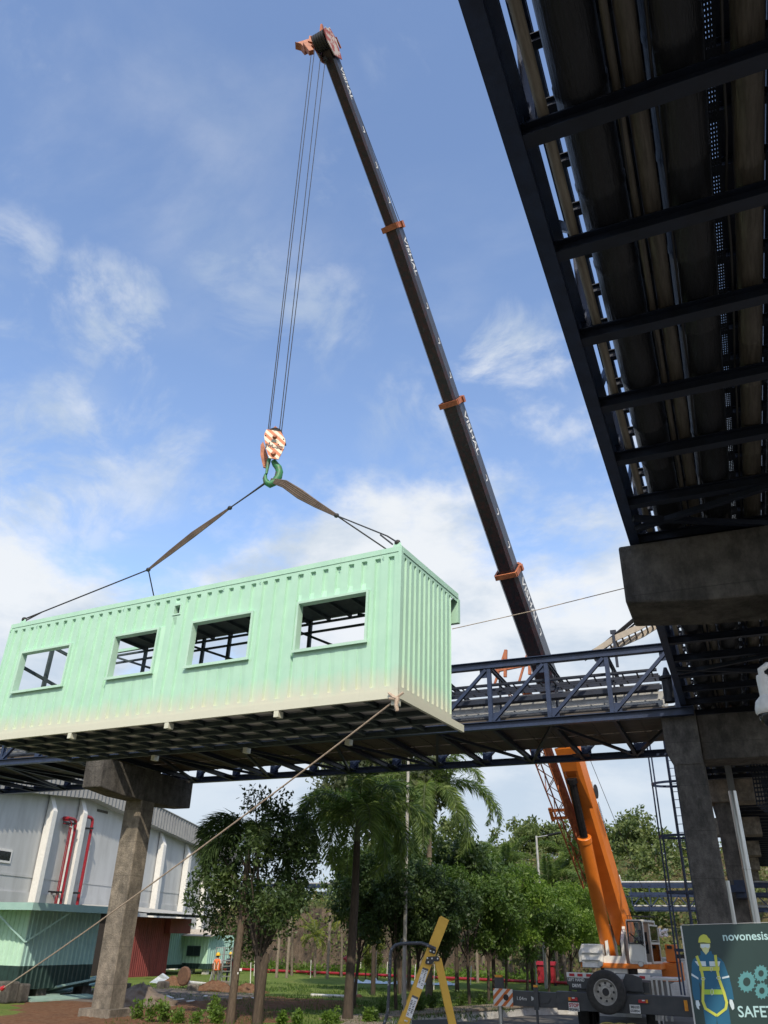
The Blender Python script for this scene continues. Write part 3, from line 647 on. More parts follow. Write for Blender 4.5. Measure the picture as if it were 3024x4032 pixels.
for i, x in enumerate(xs_):
    o = MB(); [o.box(x-.03, x+.03, y-.03, y+.03, 9.1, ZT-.15) for y in (26.25,)]; o.box(x-.025, x+.025, 26.28, 29.3, 9.66, 9.70); o.build('tray_hanger', steel_dark, PB)
tray('cable_tray', 26.9, 27.3, 10.55, .1, steel_dark); tray('cable_tray', 28.2, 28.6, 9.72, .12, steel_dark)
for y, z, r in ((26.0, 9.9, .05), (28.9, 9.6, .09), (27.9, 10.6, .06)):
    o = MB(); o.tube([(XR-1.0, y, z), (XL, y, z)], r, 8); o.build('pipe', black_wrap, PB, smooth=True)
# tray that climbs from the bridge to the rack at the right-hand end
base = [ony(2330, 2560, 27), ony(2420, 2500, 27), ony(2520, 2455, 27), ony(2600, 2405, 27), ony(2680, 2350, 27)]
o = MB()
for a, b in zip(base[:-1], base[1:]):
    o.prism([a, b, b+Vector((0, 0, -.22)), a+Vector((0, 0, -.22))], (0, .04, 0)); o.prism([a+Vector((0, .8, 0)), b+Vector((0, .8, 0)), b+Vector((0, .8, -.22)), a+Vector((0, .8, -.22))], (0, .04, 0))
    for q in range(4): m_ = a.lerp(b, q/4)+Vector((0, .05, -.15)); o.bar(m_, m_+Vector((0, .75, 0)), .06, .03)
o.build('curved_cable_tray', mat('dusty_tray', (.42, .36, .28), (.33, .28, .22), .7), PB)
for dz, dy in ((.10, .15), (.16, .3), (.22, .5), (.05, .6)):
    o = MB(); pts = [ony(2290, 2580, 27), ony(2370, 2535, 27), ony(2450, 2470, 27), ony(2530, 2405, 27), ony(2600, 2335, 27), ony(2640, 2290, 27)]
    o.tube([p+Vector((0, dy, dz*.9*i/5)) for i, p in enumerate(pts)], .035, 6); o.build('cable', black, PB, smooth=True)
o = MB(); a = ony(2415, 2495, 27); o.bar(a, a+Vector((0, 0, -1.2)), .09, .09); o.bar(a, a+Vector((0, 0, .12)), .2, .1); o.build('vent_post', steel_dark, PB)
# valve drum at the end of the bridge
o = MB(); v0 = ony(2628, 2690, 25.6); o.lathe([(.0, -.62), (.17, -.6), (.17, .1), (.24, .12), (.24, .2), (.12, .26), (.05, .5), (.0, .5)], v0, (0, 0, 1), 16); o.build('valve_drum', black_wrap, PB, smooth=True)
# ------------------------------------------------------------------ overhead pipe rack (runs along Y above the right of the picture)
RY0, RY1 = -4.0, 86.0
RK = thing('pipe_rack', 'dark overhead steel pipe rack running over the right of the view', 'pipe rack', (1.5, 25, 9.0))
o = MB(); o.ibeam((-.80, RY0, 9.18), (-.80, RY1, 9.18), .17, .20); o.build('bottom_chord', steel, RK)
o = MB(); o.ibeam((-.735, RY0, 9.46), (-.735, RY1, 9.46), .20, .12); o.build('side_rail', steel, RK)
o = MB(); o.ibeam((-.62, RY0, 10.95), (-.62, RY1, 10.95), .18, .22); o.build('top_chord', steel, RK)
o = MB(); o.ibeam((3.9, RY0, 9.18), (3.9, RY1, 9.18), .17, .20); o.ibeam((3.9, RY0, 10.95), (3.9, RY1, 10.95), .17, .2); o.build('far_side_chord', steel, RK)
ysr = [4.66-1.45*4+1.45*i for i in range(60)]; ysr = [y for y in ysr if y < RY1]
for i, y in enumerate(ysr):
    o = MB(); o.ibeam((-.72, y, 9.19), (3.85, y, 9.19), .15, .17, .015); o.build('cross_beam', steel_dark, RK)
for i, y in enumerate(ysr[:42]):
    o = MB(); o.bar((-.66, y, 9.56), (-.62, ysr[i+1]-.15, 10.85), .11, .05, up=(1, 0, 0)); o.build('side_diagonal', steel, RK)
    if i % 2 == 0:
        o = MB(); o.ibeam((-.64, y, 9.3), (-.62, y, 10.85), .12, .12, .012, up=(1, 0, 0)); o.build('side_post', steel, RK)
for y in np.arange(RY0, 66, .725):
    o = MB(); o.ibeam((-.55, y, 10.6), (3.85, y, 10.6), .10, .14, .012); o.build('upper_cross_beam', steel_dark, RK)
o = MB()
for y0 in (12.2, 16.5, 21.0): o.bar((-.7, y0, 9.05), (3.8, y0+2.2, 9.08), .09, .09); o.bar((-.7, y0+.4, 9.04), (3.8, y0-1.2, 9.07), .09, .09)
o.build('wind_bracing', steel_dark, RK)
o = MB()
for x0, x1, z in ((.16, .34, 10.72), (-.30, .05, 10.86), (.40, .86, 10.78), (1.62, 2.6, 10.74), (2.65, 3.8, 10.75), (1.13, 1.60, 10.70), (.06, .155, 10.69), (.345, .395, 10.68)): o.box(x0, x1, RY0, RY1, z, z+.03); o.box(x0, x0+.02, RY0, RY1, z+.03, z+.12)
o.build('upper_tray', steel_dark, RK)
# perforated tray: real holes through a mesh of strips
def perf():
    o = MB(); x0, x1 = .90, 1.10; n = 7
    for i in range(n+1):
        a = x0+(x1-x0)*i/n; o.box(a-.0115, a+.0115, RY0, 40, 10.50, 10.504)
    for y in np.arange(RY0, 34, .055): o.box(x0, x1, y, y+.034, 10.5045, 10.508)
    o.box(x0-.02, x0-.01, RY0, 60, 10.5, 10.6); o.box(x1+.01, x1+.02, RY0, 60, 10.5, 10.6); return o
perf().build('perforated_tray', steel_dark, RK)
# pipes lying on the rack
def rpipe(name, label, x, z, r, material, seg=None, y0=RY0, y1=RY1, n=16):
    o = MB(); pts = []; rs = []
    ys_ = [y0]
    rr = random.Random(int(x*1000)+5)
    if seg:
        y = y0+.8
        while y < y1-1:
            ys_ += [y, y+.02, y+seg*.08, y+seg*.08+.02]; y += seg
    ys_.append(y1)
    for i, y in enumerate(ys_):
        k = (i-1) % 4
        pts.append((x, y, z)); rs.append(r*(1.035 if (seg and 0 < i < len(ys_)-1 and k in (1, 2)) else 1.0))
    o.tube(pts, rs, n); q = o.build(name, material, loc=(x, 10, z), smooth=True); return tag(q, label, 'pipe', 'pipes lying on the overhead rack')
rpipe('slim_pipe', 'slim pale pipe nearest the outer edge of the overhead rack', -.51, 9.335, .052, tan_pvc, 2.9)
rpipe('insulated_pipe', 'fat black wrapped pipe nearest the outer edge of the overhead rack', -.155, 9.52, .238, black_wrap, 1.1)
rpipe('slim_pipe', 'very thin pale pipe tucked against the first black pipe', .135, 9.32, .035, tan_clad)
rpipe('clad_pipe', 'medium tan pipe between the two fat black pipes', .285, 9.375, .088, tan_clad, 3.2)
rpipe('insulated_pipe', 'fat black wrapped pipe second from the outer edge', .64, 9.53, .242, black_wrap, 1.25)
rpipe('clad_pipe', 'wide tan wrinkled pipe beside the perforated tray', 1.20, 9.42, .135, tan_clad, .9)
rpipe('clad_pipe', 'tan pipe at the right edge of the picture', 1.62, 9.49, .20, tan_clad, 1.6)
rpipe('clad_pipe', 'tan pipe farthest in under the rack', 2.15, 9.49, .2, tan_clad, 1.6)
o = MB(); [o.tube([(-.32-.025*i, 7.9, 9.7), (-.33-.025*i, 12, 9.62), (-.34-.02*i, 20, 9.66)], .012, 6) for i in range(2)]
tag(o.build('cable_pair', black, loc=(-.33, 10, 9.7), smooth=True), 'two thin black cables in the gap beside the slim pale pipe', 'cable')
rrk = random.Random(12)
for i, (x, lb_) in enumerate(((.12, 'sagging black cable hanging under the rack between the black pipes'), (.44, 'second sagging black cable under the rack'), (1.00, 'loose black cable beside the perforated tray'))):
    pts = []
    for y in np.arange(-3, 40, .7): pts.append((x+rrk.uniform(-.015, .015), y, 9.33+.05*math.sin(y*2.1+i)+rrk.uniform(-.015, .015)))
    o = MB(); o.tube(pts, .013, 6); tag(o.build('loose_cable', black, loc=(x, 10, 9.3), smooth=True), lb_, 'cable')
# vertical silver downpipes and their bracket beside the piers
for px, py, Y, r, y_, lb in ((2930, 3370, 33.5, .14, 7.9, 'thick shiny silver downpipe running down in front of the rear piers'), (2868, 3500, 34.5, .085, 4.9, 'thinner silver downpipe in the gap between two piers')):
    p = ony(px, py, Y); o = MB(); o.tube([(p.x, Y, ROADZ), (p.x, Y, 2.5), (p.x, Y, y_)], r, 14)
    for z in (.8, 3.0, 5.2): 
        if z < y_: o.lathe([(r, 0), (r+.012, .01), (r+.012, .07), (r, .08)], (p.x, Y, z), (0, 0, 1), 14)
    if r > .1: o.box(p.x-.12, p.x+.12, Y-.12, Y+.12, 7.9, 9.0)
    tag(o.build('silver_downpipe', silver, loc=(p.x, Y, ROADZ), smooth=True), lb, 'pipe')
p = ony(2905, 3500, 35.5); o = MB(); o.box(p.x-.75, p.x+.25, 35.2, 35.5, p.z-.12, p.z+.12); o.box(p.x-.1, p.x+.35, 35.45, 36.9, p.z-.3, p.z+.3)
tag(o.build('pipe_bracket', steel, loc=(p.x, 35.5, p.z)), 'short navy steel bracket between the rear concrete piers', 'bracket')
# hanging perforated cable tray at the far right
o = MB(); a = ony(2965, 3085, 30.0); b = ony(2990, 3010, 30); 
for dx in (0,):
    P_ = [ony(2945, 2780, 27), ony(2985, 2960, 27), ony(2998, 3050, 27), ony(3018, 3170, 27), ony(3075, 3215, 27)]
    for q, w_ in zip(P_[:-1], P_[1:]):
        d = (w_-q)
        for k in range(-3, 4): off = Vector((.085*k, 0, 0)); o.bar(q+off, w_+off, .035, .012)
        n_ = int(d.length/.11)
        for k in range(n_): m_ = q+d*(k/n_); o.bar(m_-Vector((.26, 0, 0)), m_+Vector((.26, 0, 0)), .012, .05)
tag(o.build('hanging_tray', steel_dark, loc=P_[0]), 'dark perforated cable tray hanging down and bending right', 'cable tray')

# ------------------------------------------------------------------ caged ladder between bridge and rear piers
cgx, cgy = -2.05, 34.4
t = thing('caged_ladder', 'tall navy steel caged ladder beside the haunched pier', 'ladder', (cgx, cgy, ROADZ))
o = MB()
for dx in (-.02, .40): o.tube([(cgx+dx, cgy, ROADZ), (cgx+dx, cgy, 11.2)], .055, 8)
o.build('stile', steel, t, smooth=True)
o = MB(); [o.tube([(cgx-.02, cgy, z), (cgx+.40, cgy, z)], .014, 6) for z in np.arange(0, 11, .3)]; o.build('rungs', steel, t)
ccx = cgx+.19
for z in (2.6, 4.5, 6.45, 8.40, 10.3):
    o = MB(); k = 20
    pts = [(ccx+.95*math.cos(a)-.0, cgy-.0-.62*math.sin(a), z) for a in np.linspace(0, 2*math.pi, k, endpoint=True)]
    for a, b in zip(pts[:-1], pts[1:]): o.bar(a, b, .02, .09)
    o.build('cage_hoop', steel, t)
for a in (2.55, 2.9, 1.5, .5):
    o = MB(); x, y = ccx+.93*math.cos(a), cgy-.60*math.sin(a); o.bar((x, y, 1.2), (x, y, 11.2), .06, .02, up=(0, 1, 0)); o.build('cage_strap', steel, t)
# security camera on the near column
sp0 = ony(3024, 2772, 12.4)
t = thing('security_camera', 'white dome security camera at the right edge under the rack', 'camera', sp0)
o = MB(); o.lathe([(0, .42), (.075, .42), (.085, .38), (.085, .12), (.16, .04), (.185, -.06), (.185, -.12), (.165, -.15)], sp0, (0, 0, 1), 24); o.build('housing', white_pvc, t, smooth=True)
o = MB(); o.lathe([(.15, -.15), (.148, -.2), (.12, -.27), (.07, -.31), (0, -.32)], sp0, (0, 0, 1), 24); o.build('dome', glass, t, smooth=True)
o = MB(); o.tube([sp0+Vector((0, 0, .4)), sp0+Vector((0, 0, .5)), sp0+Vector((.1, .05, .58)), sp0+Vector((.6, .68, .58))], .045, 10); o.build('arm', white_pvc, t, smooth=True)

# ------------------------------------------------------------------ the hoisted container cabin
CL, CW, CH = 10.62, 2.50, 2.76
KO = Vector((-4.79, 11.87, 6.30)); KRZ = -R(6.0); KRY = R(1.0)
K = thing('container_cabin', 'mint green ribbed container cabin with four window openings hanging from the crane', 'cabin', KO, None, KRZ)
K.rotation_euler = (0, KRY, KRZ); KM = Matrix.Translation(KO) @ Matrix.Rotation(KRZ, 4, 'Z') @ Matrix.Rotation(KRY, 4, 'Y')
def kw(x, y, z): return KM @ Vector((x, y, z))
wins = [(8.32, 9.90, 1.06, 1.95), (5.70, 6.91, 1.06, 1.95), (3.26, 4.74, 1.06, 1.95), (.67, 2.14, 1.06, 1.96)]
vent = (5.20, 5.35, 2.25, 2.43)
def ribwall(length, nr, height, openings, posf, nudge=0.06, mats=mint_box, depth=.05, zlo=.20, zhi=2.60, top=None):
    """posf(u, v, d) -> point; ribs are pressed inwards"""
    us = {0.0, length}; ribs = []
    pitch = (length-2*nudge)/nr
    for i in range(nr):
        a = nudge+i*pitch+pitch*.28; b = a+pitch*.44; ribs.append((a, b)); us |= {a, a+.016, b-.016, b}
    for (a, b, c, d) in openings: us |= {a, b, a-.06, b+.06}
    vs = {0.0, height, zlo, zlo+.010, zhi-.014, zhi}
    for (a, b, c, d) in openings: vs |= {c, d, c-.07, d+.07}
    us = sorted(u for u in us if 0 <= u <= length); vs = sorted(vs)
    def depth_at(u, v):
        for a, b in ribs:
            if a < u < b:
                du = min((u-a)/.016, (b-u)/.016, 1.0); dv = min((v-zlo)/.010, (zhi-v)/.014, 1.0)
                for (wa, wb, wc, wd) in openings:
                    if wa-.061 <= u <= wb+.061 and wc-.071 <= v <= wd+.071: return 0.0
                return depth*max(0.0, min(du, dv))
        return 0.0
    V = []; F = []; idx = {}
    for i, u in enumerate(us):
        for j, v in enumerate(vs): idx[i, j] = len(V); V.append(posf(u, v, depth_at(u, v)))
    for i in range(len(us)-1):
        for j in range(len(vs)-1):
            um = (us[i]+us[i+1])/2; vm = (vs[j]+vs[j+1])/2
            if any(a < um < b and c < vm < d for a, b, c, d in openings): continue
            if top and um > top[0] and vm < top[1]: continue
            F.append((idx[i, j], idx[i+1, j], idx[i+1, j+1], idx[i, j+1]))
    mb = MB(); mb.v = [tuple(p) for p in V]; mb.f = F; mb.m = [0]*len(F); return mb
fw = ribwall(CL, 37, CH, wins+[vent], lambda u, v, d: Vector((-u, d, v)))
fw.build('front_wall', mint_box, K, local=True)
ew = ribwall(CW, 12, CH, [], lambda u, v, d: Vector((-d, u, v)), .08, depth=.05, top=(2.2, 2.16))
ew.build('end_wall', mint_box, K, local=True)
for y in (1.25, CW-.1):
    o = MB(); o.box(-CL+.0, -CL+.06, y-.05, y+.05, .1, CH-.02); o.build('end_post', mint_in, K, local=True)
for z0_, z1_ in ((1.95, 1.55), (2.72, 2.45)):
    o = MB(); o.bar((-CL+.03, .1, z0_), (-CL+.03, CW-.1, z1_), .05, .07); o.build('end_brace', mint_in, K, local=True)
o = MB(); o.box(-8.7, 0.0, .05, CW, CH-.06, CH-.01); o.build('roof', mint_box, K, local=True)
o = MB()
for x in np.arange(-8.6, 0, .55): o.box(x, x+.05, .1, CW-.05, CH-.16, CH-.062)
o.build('roof_joists', mint_in, K, local=True)
o = MB(); o.box(-8.68, -.05, .06, CW-.065, CH-.09, CH-.063); o.build('ceiling_shade', mint_in, K, local=True)  # dark sheet added under the mint roof, indoor shade put into its colour
o = MB(); o.box(-CL+.05, -.06, .062, .067, .1, 1.0); o.build('inner_lining', mint_in, K, local=True)
# corner posts and rails stand a little proud of the cladding
o = MB(); o.box(-CL-.012, .012, -.012, .05, CH-.09, CH+.012); o.box(-CL-.012, .012, -.014, .05, -.015, .13); o.build('front_rail', mint_box, K, local=True)
o = MB(); o.box(-.05, .014, .055, CW+.02, CH-.10, CH+.010); o.build('end_rail', mint_box, K, local=True)
o = MB(); o.box(-.05, .014, .055, CW+.22, -.013, .12); o.build('end_rail', mint_box, K, local=True)
for x in (-.05, -CL-.013):
    o = MB(); o.box(x, x+.063, -.015, .055, .131, CH-.091); o.build('corner_post', mint_box, K, local=True)
# open back: frame only, with braces
o = MB(); o.box(-CL, -.4, CW-.06, CW+.02, CH-.07, CH-.0); o.box(-.30, .012, CW+.002, CW+.10, CH-.62, CH-.101); o.build('back_header', mint_box, K, local=True)
for x in (-.75, -.95, -1.9, -2.05, -3.6, -4.9, -5.1, -5.9, -6.7, -7.6, -8.6):
    o = MB(); o.box(x-.04, x+.04, CW-.06, CW-.0, .1, CH-.075); o.build('back_post', mint_in, K, local=True)
o = MB()
for z in (2.56, 2.36): o.box(-CL+.1, -.1, CW-.11, CW-.065, z, z+.045)
o.build('back_rail', mint_in, K, local=True)
for a, b in (((-4.2, 2.6), (-2.7, 1.9)), ((-7.3, 2.62), (-5.5, 1.95)), ((-9.8, 2.62), (-7.8, 1.95)), ((-2.3, 2.62), (-1.2, 2.3))):
    o = MB(); o.bar((a[0], CW-.12, a[1]), (b[0], CW-.12, b[1]), .05, .06, up=(0, 1, 0)); o.build('back_brace', mint_in, K, local=True)
# window frames with sills
for (a, b, c, d) in wins:
    o = MB(); e = .045; q = .055
    o.box(-b-e, -b, -q, .10, c-e, d+e); o.box(-a, -a+e, -q, .10, c-e, d+e); o.box(-b, -a, -q, .10, d, d+e); o.box(-b, -a, -q, .10, c-e, c)
    fr = o.build('window_frame', mint_cab, K, local=True)
    o = MB(); o.box(-b-.07, -a+.07, -.07, -.056, c-e-.012, c-.005); o.build('sill', mint_cab, fr, local=True)
a, b, c, d = vent
o = MB(); o.box(-b-.03, -b, -.02, .12, c-.03, d+.03); o.box(-a, -a+.03, -.02, .12, c-.03, d+.03); o.box(-b, -a, -.02, .12, d, d+.03); o.box(-b, -a, -.02, .12, c-.03, c); vf = o.build('vent_frame', mint_cab, K, local=True); o = MB(); o.box(-b, -a, .10, .115, c, d); o.build('vent_hole_dark', black, vf, local=True)  # black back panel paints the darkness of the open vent hole
# floor frame
o = MB(); o.box(-CL+.06, -.06, .06, CW-.02, .105, .12); o.build('floor_deck', wood, K, local=True)
o = MB()
for x in np.linspace(-CL+.08, -.08, 17): o.ibeam((x, .06, .06), (x, CW, .06), .07, .08, .012)
o.build('floor_cross_beams', mint_in, K, local=True)
o = MB()
for y in (.62, 1.24, 1.86, CW+.03): o.ibeam((-CL, y, .035), (-.0, y, .035), .07, .09, .012)
o.build('floor_long_beams', mint_in, K, local=True)
for x in (-7.73, -5.05, -2.45, -.06):
    for y in ((.02, CW-.02) if x < -.1 else (.02,)):
        o = MB(); o.box(x-.05, x+.05, y-.03, y+.12, -.13, -.018); o.build('foot', mint_box, K, local=True)
o = MB(); o.lathe([(.0, -.02), (.075, -.02), (.085, 0), (.075, .02), (0, .02)], (-.12, .06, CH+.06), (0, 1, 0), 14); o.build('lifting_lug', mint_box, K, local=True)
o = MB(); o.lathe([(.0, -.02), (.075, -.02), (.085, 0), (.075, .02), (0, .02)], (-CL+.3, .06, CH+.06), (0, 1, 0), 14); o.build('lifting_lug', mint_box, K, local=True)
# small weld hooks along the top rail
o = MB()
for x in np.arange(.35, CL, .93): o.tube([(-x, -.02, CH-.13), (-x-.02, -.035, CH-.15), (-x+.01, -.035, CH-.18)], .008, 5)
o.build('weld_tabs', mint_cab, K, local=True)

# ------------------------------------------------------------------ hook block, hook, slings
HD = 16.2
hb = ond(1078, 1760, HD); U_ = Vector((0, 0, 1))
view = Vector((hb.x, hb.y, 0)).normalized(); side = Vector((view.y, -view.x, 0)); 
side = (side*math.cos(R(-8))+view*math.sin(R(-8))).normalized(); dep = Vector((-side.y, side.x, 0))
H_ = thing('hook_block', 'orange and cream striped crane hook block with green hook above the container', 'hook block', hb)
def hp(px, py, d): # point of the cheek plate outline, in pixels relative to the block
    return onpl(px, py, hb+dep*d, math.atan2(side.x, side.y))
k = NT('striped_plate'); c_ = k.n('ShaderNodeTexCoord'); sp_n = k.n('ShaderNodeMapping'); sp_n.inputs['Rotation'].default_value = (0, 0, 0)
k.l(c_.outputs['Object'], sp_n.inputs[0]); sx = k.n('ShaderNodeSeparateXYZ'); k.l(sp_n.outputs[0], sx.inputs[0])
h1 = k.n('ShaderNodeMath', operation='MULTIPLY_ADD'); k.l(sx.outputs[2], h1.inputs[0]); h1.inputs[1].default_value = 1.05
v_ = k.n('ShaderNodeVectorMath', operation='DOT_PRODUCT'); k.l(c_.outputs['Object'], v_.inputs[0]); v_.inputs[1].default_value = tuple(side)
k.l(v_.outputs['Value'], h1.inputs[2]); h2 = k.n('ShaderNodeMath', operation='MULTIPLY'); k.l(h1.outputs[0], h2.inputs[0]); h2.inputs[1].default_value = 4.6
h3 = k.n('ShaderNodeMath', operation='FRACT'); k.l(h2.outputs[0], h3.inputs[0]); h4 = k.n('ShaderNodeMath', operation='GREATER_THAN'); k.l(h3.outputs[0], h4.inputs[0]); h4.inputs[1].default_value = .5
ch = k.rng(k.noise(9, 5, .7), .55, .66); c_o = k.mix(ch, (.56, .17, .06), (.42, .19, .10)); c_w = k.mix(ch, (.74, .66, .50), (.55, .36, .2))
k.col(k.mix(h4.outputs[0], c_o, c_w)); k.b.inputs['Roughness'].default_value = .55; stripe_m = k.m
outl = [(1050, 1690), (1106, 1700), (1122, 1728), (1124, 1742), (1116, 1770), (1096, 1808), (1060, 1803), (1046, 1762), (1040, 1716), (1042, 1705)]
def plate(d, th): 
    mb = MB(); mb.prism([hp(x, y, d) for x, y in outl], dep*th); return mb
plate(-.16, .03).build('cheek_plate', stripe_m, H_)
plate(.16, .03).build('cheek_plate', rust_orange, H_)
mb = MB(); mb.prism([hp(x+2, y+3, 0) for x, y in outl[:4]]+[hp(1046, 1735, 0)], dep*.12); mb.build('block_core', black, H_)
ctr = hp(1083, 1720, 0)
mb = MB(); [mb.lathe([(.05, -.03), (.165, -.03), (.19, -.045), (.19, .045), (.165, .03), (.05, .03)], ctr+dep*d, dep, 24) for d in (-.08, 0, .08)]; mb.build('sheave', rope_mat, H_, smooth=True)
for (x, y, r) in ((1082, 1721, .05), (1077, 1787, .055)):
    mb = MB(); mb.lathe([(0, -.06), (r*.7, -.06), (r*.8, -.05), (r, -.02), (r*1.2, -.018), (r*1.2, 0)], hp(x, y, -.163), -dep, 16); mb.lathe([(0, .06), (r*.7, .06), (r, .02), (r*1.2, 0)], hp(x, y, -.163), -dep, 16); mb.build('axle_cap', rust_orange, H_, smooth=True)
mb = MB(); [mb.lathe([(0, .015), (.014, .012), (.018, 0)], hp(x, y, -.162), -dep, 8) for x, y in ((1046, 1715), (1117, 1729), (1061, 1744), (1096, 1750), (1047, 1762), (1105, 1770))]; mb.build('bolts', black, H_)
mb = MB(); mb.prism([hp(1078, 1703, -.02), hp(1076, 1684, -.02), hp(1084, 1677, -.02), hp(1092, 1684, -.02), hp(1093, 1703, -.02)], dep*.05); mb.build('rope_anchor', rust_orange, H_)
e1 = hp(1044, 1753, -.165); e2 = hp(1112, 1770, -.165)
text('SWL-20T.', .115, e1+Vector((0, 0, .01)), (hp(1112, 1766, -.165)-e1), U_, black, H_, align='LEFT', bold=.004)
mb = MB(); mb.prism([hp(1069, 1730, -.162), hp(1089, 1733, -.162), hp(1088, 1743, -.162), hp(1068, 1740, -.162)], -dep*.006); mb.build('rating_plate', green_dark, H_)
# side-on second plate edge that shows at the left
mb = MB(); mb.prism([hp(1036, 1738, .17), hp(1026, 1752, .17), hp(1025, 1790, .17), hp(1036, 1838, .17), hp(1050, 1842, .17), hp(1056, 1800, .17)], dep*.05); mb.build('rear_plate', rust_orange, H_)
# hook
green_hook = mat('green_hook_paint', (.035, .20, .07), (.09, .065, .05), .5, scale=6, lo=.5, hi=.62)
hpts = [(1077, 1815), (1084, 1828), (1096, 1842), (1100, 1858), (1096, 1878), (1082, 1898), (1062, 1908), (1048, 1900), (1043, 1884), (1046, 1868)]
mb = MB(); mb.tube([hp(x, y, .02) for x, y in hpts], [.065, .08, .088, .092, .095, .095, .088, .075, .055, .035], 14); mb.build('hook', green_hook, H_, smooth=True)
mb = MB(); mb.tube([hp(1060, 1808, .03), hp(1055, 1830, .0), hp(1049, 1866, -.02)], [.05, .045, .03], 8); mb.build('safety_latch', green_hook, H_, smooth=True)
hk = hp(1058, 1890, 0.0)
# slings
def sling(name, label, path, halfw, knots, legs):
    t = thing(name, label, 'sling', path[0])
    mb = MB(); n = len(path)
    rr = random.Random(len(label))
    for s in range(5):
        pts = []
        for i, p in enumerate(path):
            w_ = halfw[i]; d = (path[min(i+1, n-1)]-path[max(i-1, 0)]).normalized(); a = d.cross(Vector((0, 0, 1))).normalized(); b = a.cross(d)
            f = (s-2)/2.2; pts.append(p+b*(w_*f)+a*(w_*.06*rr.uniform(-1, 1)))
        mb.tube(pts, [max(.008, w_*.30) for w_ in halfw], 6)
    mb.build('web_strap', webbing, t, smooth=True)
    for leg in legs:
        mb = MB(); mb.tube(leg[:-1]+[leg[-1]], .016, 6); mb.build('wire_leg', rope_mat, t, smooth=True)
    for p in knots:
        mb = MB(); mb.lathe([(0, -.05), (.03, -.05), (.05, -.02), (.05, .02), (.03, .05), (0, .05)], p, (1, 0, .3), 8); mb.build('shackle', rope_mat, t, smooth=True)
    return t
lugR = kw(-.12, .06, CH+.13); lugL = kw(-CL+.3, .06, CH+.13); lugR2 = kw(-.15, CW-.1, CH+.05); lugL2 = kw(-CL+.3, CW-.1, CH+.05)
def path_to(px, py, target, D): return ond(px, py, D)
jr = ond(1325, 2030, 14.8)
rp = [hk+Vector((.05, 0, -.02)), ond(1120, 1905, 16.0), ond(1180, 1945, 15.6), ond(1245, 1985, 15.2), jr]
sling('right_sling', 'grimy brown web sling with two wire legs from hook to the container corner', rp, [.05, .085, .10, .07, .03], [jr, lugR], [[jr, jr.lerp(lugR, .85)+Vector((0, 0, .04)), lugR], [jr, lugR2], [jr.lerp(lugR, .75), lugR+Vector((-.1, 0, -.02))]])
jl = ond(584, 2243, 17.8)
lp_ = [ond(905, 2000, 16.5), ond(850, 2040, 16.7), ond(760, 2105, 17.0), ond(670, 2175, 17.4), jl]
sling('left_sling', 'long brown web sling on wire ropes from hook to the left end of the container', lp_, [.025, .05, .075, .06, .03], [jl, lp_[0], lugL], [[hk, hk.lerp(lp_[0], .5)+Vector((0, 0, -.01)), lp_[0]], [hk+Vector((-.08, 0, -.08)), lp_[0]], [jl, lugL], [jl, kw(-8.0, CW-.1, CH+.02)], [jl.lerp(lugL, .85), lugL+Vector((.05, 0, -.05))]])
# tag lines
def line(name, label, pts, r, material, sag=0.0, cat='rope'):
    P_ = []
    for a, b in zip(pts[:-1], pts[1:]):
        for i in range(10): f = i/10; P_.append(a.lerp(b, f)+Vector((0, 0, -sag*4*f*(1-f))))
    P_.append(pts[-1]); mb = MB(); mb.tube(P_, r, 6); return tag(mb.build(name, material, loc=pts[0], smooth=True), label, cat)
kr = kw(-.03, 0, -.05)
end = ond(14, 3890, 25.0)
line('tag_rope', 'pale rope slanting from the container corner to the lower left', [kr, end, end+(end-kr).normalized()*2.0], .0145, hemp, .10)
mb = MB(); mb.tube([kr+Vector((-.12, -.03, .12)), kr+Vector((-.02, -.05, .03)), kr+Vector((.05, -.05, .0)), kr+Vector((.03, -.06, -.1)), kr+Vector((.05, -.05, -.2))], [.02, .035, .045, .035, .03], 7); mb.tube([kr+Vector((.15, -.04, .1)), kr+Vector((0, -.06, .0)), kr+Vector((-.1, -.05, .02))], .02, 6)
tag(mb.build('rope_knot', hemp, loc=kr, smooth=True), 'bulky knot of pale rope tied round the container corner foot', 'knot')
mb = MB(); mb.tube([end+Vector((-.05, 0, -.02)), end+Vector((.02, .0, .02))], [.06, .04], 8); tag(mb.build('red_rope_end', red_mark, loc=end, smooth=True), 'red taped end on the pale rope at the left edge', 'rope end')
line('thin_line', 'thin pale line stretched from behind the container to the dark concrete cap', [kw(-.1, CW-.05, 2.0), ony(2130, 2398, 13.6), ony(2475, 2312, 13.12)], .008, hemp)
# ------------------------------------------------------------------ truck crane behind the bridge
TR_ = thing('truck_crane', 'orange and white truck crane with raised telescopic boom lifting the container', 'crane', (-5.5, 38, ROADZ))
tip = ond(1292, 200, 16.2); foot = ond(2462, 3690, 40.5); baz_ = math.atan2(foot.x-tip.x, foot.y-tip.y)
def bm_(px, py): return onpl(px, py, tip, baz_)
c1, c2, c3, c4 = bm_(1549, 906), bm_(1781, 1595), bm_(2005, 2260), bm_(2192, 2790)
boomd = (c3-c4).normalized()
k = NT('worn_boom_paint'); st = k.rng(k.noise(1.0, 6, .7, k.co(scale=(7, 7, .25))), .42, .70)
cc_ = k.mix(st, (.018, .018, .026), (.066, .020, .026)); k.col(k.mix(k.rng(k.noise(2.4, 5, .7, k.co(scale=(3, 3, .5))), .62, .70), cc_, (.075, .065, .072)))
k.b.inputs['Roughness'].default_value = .36; k.b.inputs['Specular IOR Level'].default_value = .6; boom_m = k.m
boom_side = mat('blue_grey_boom_side', (.060, .066, .082), (.040, .043, .055), .42, scale=3, stretch=(4, 4, .3))
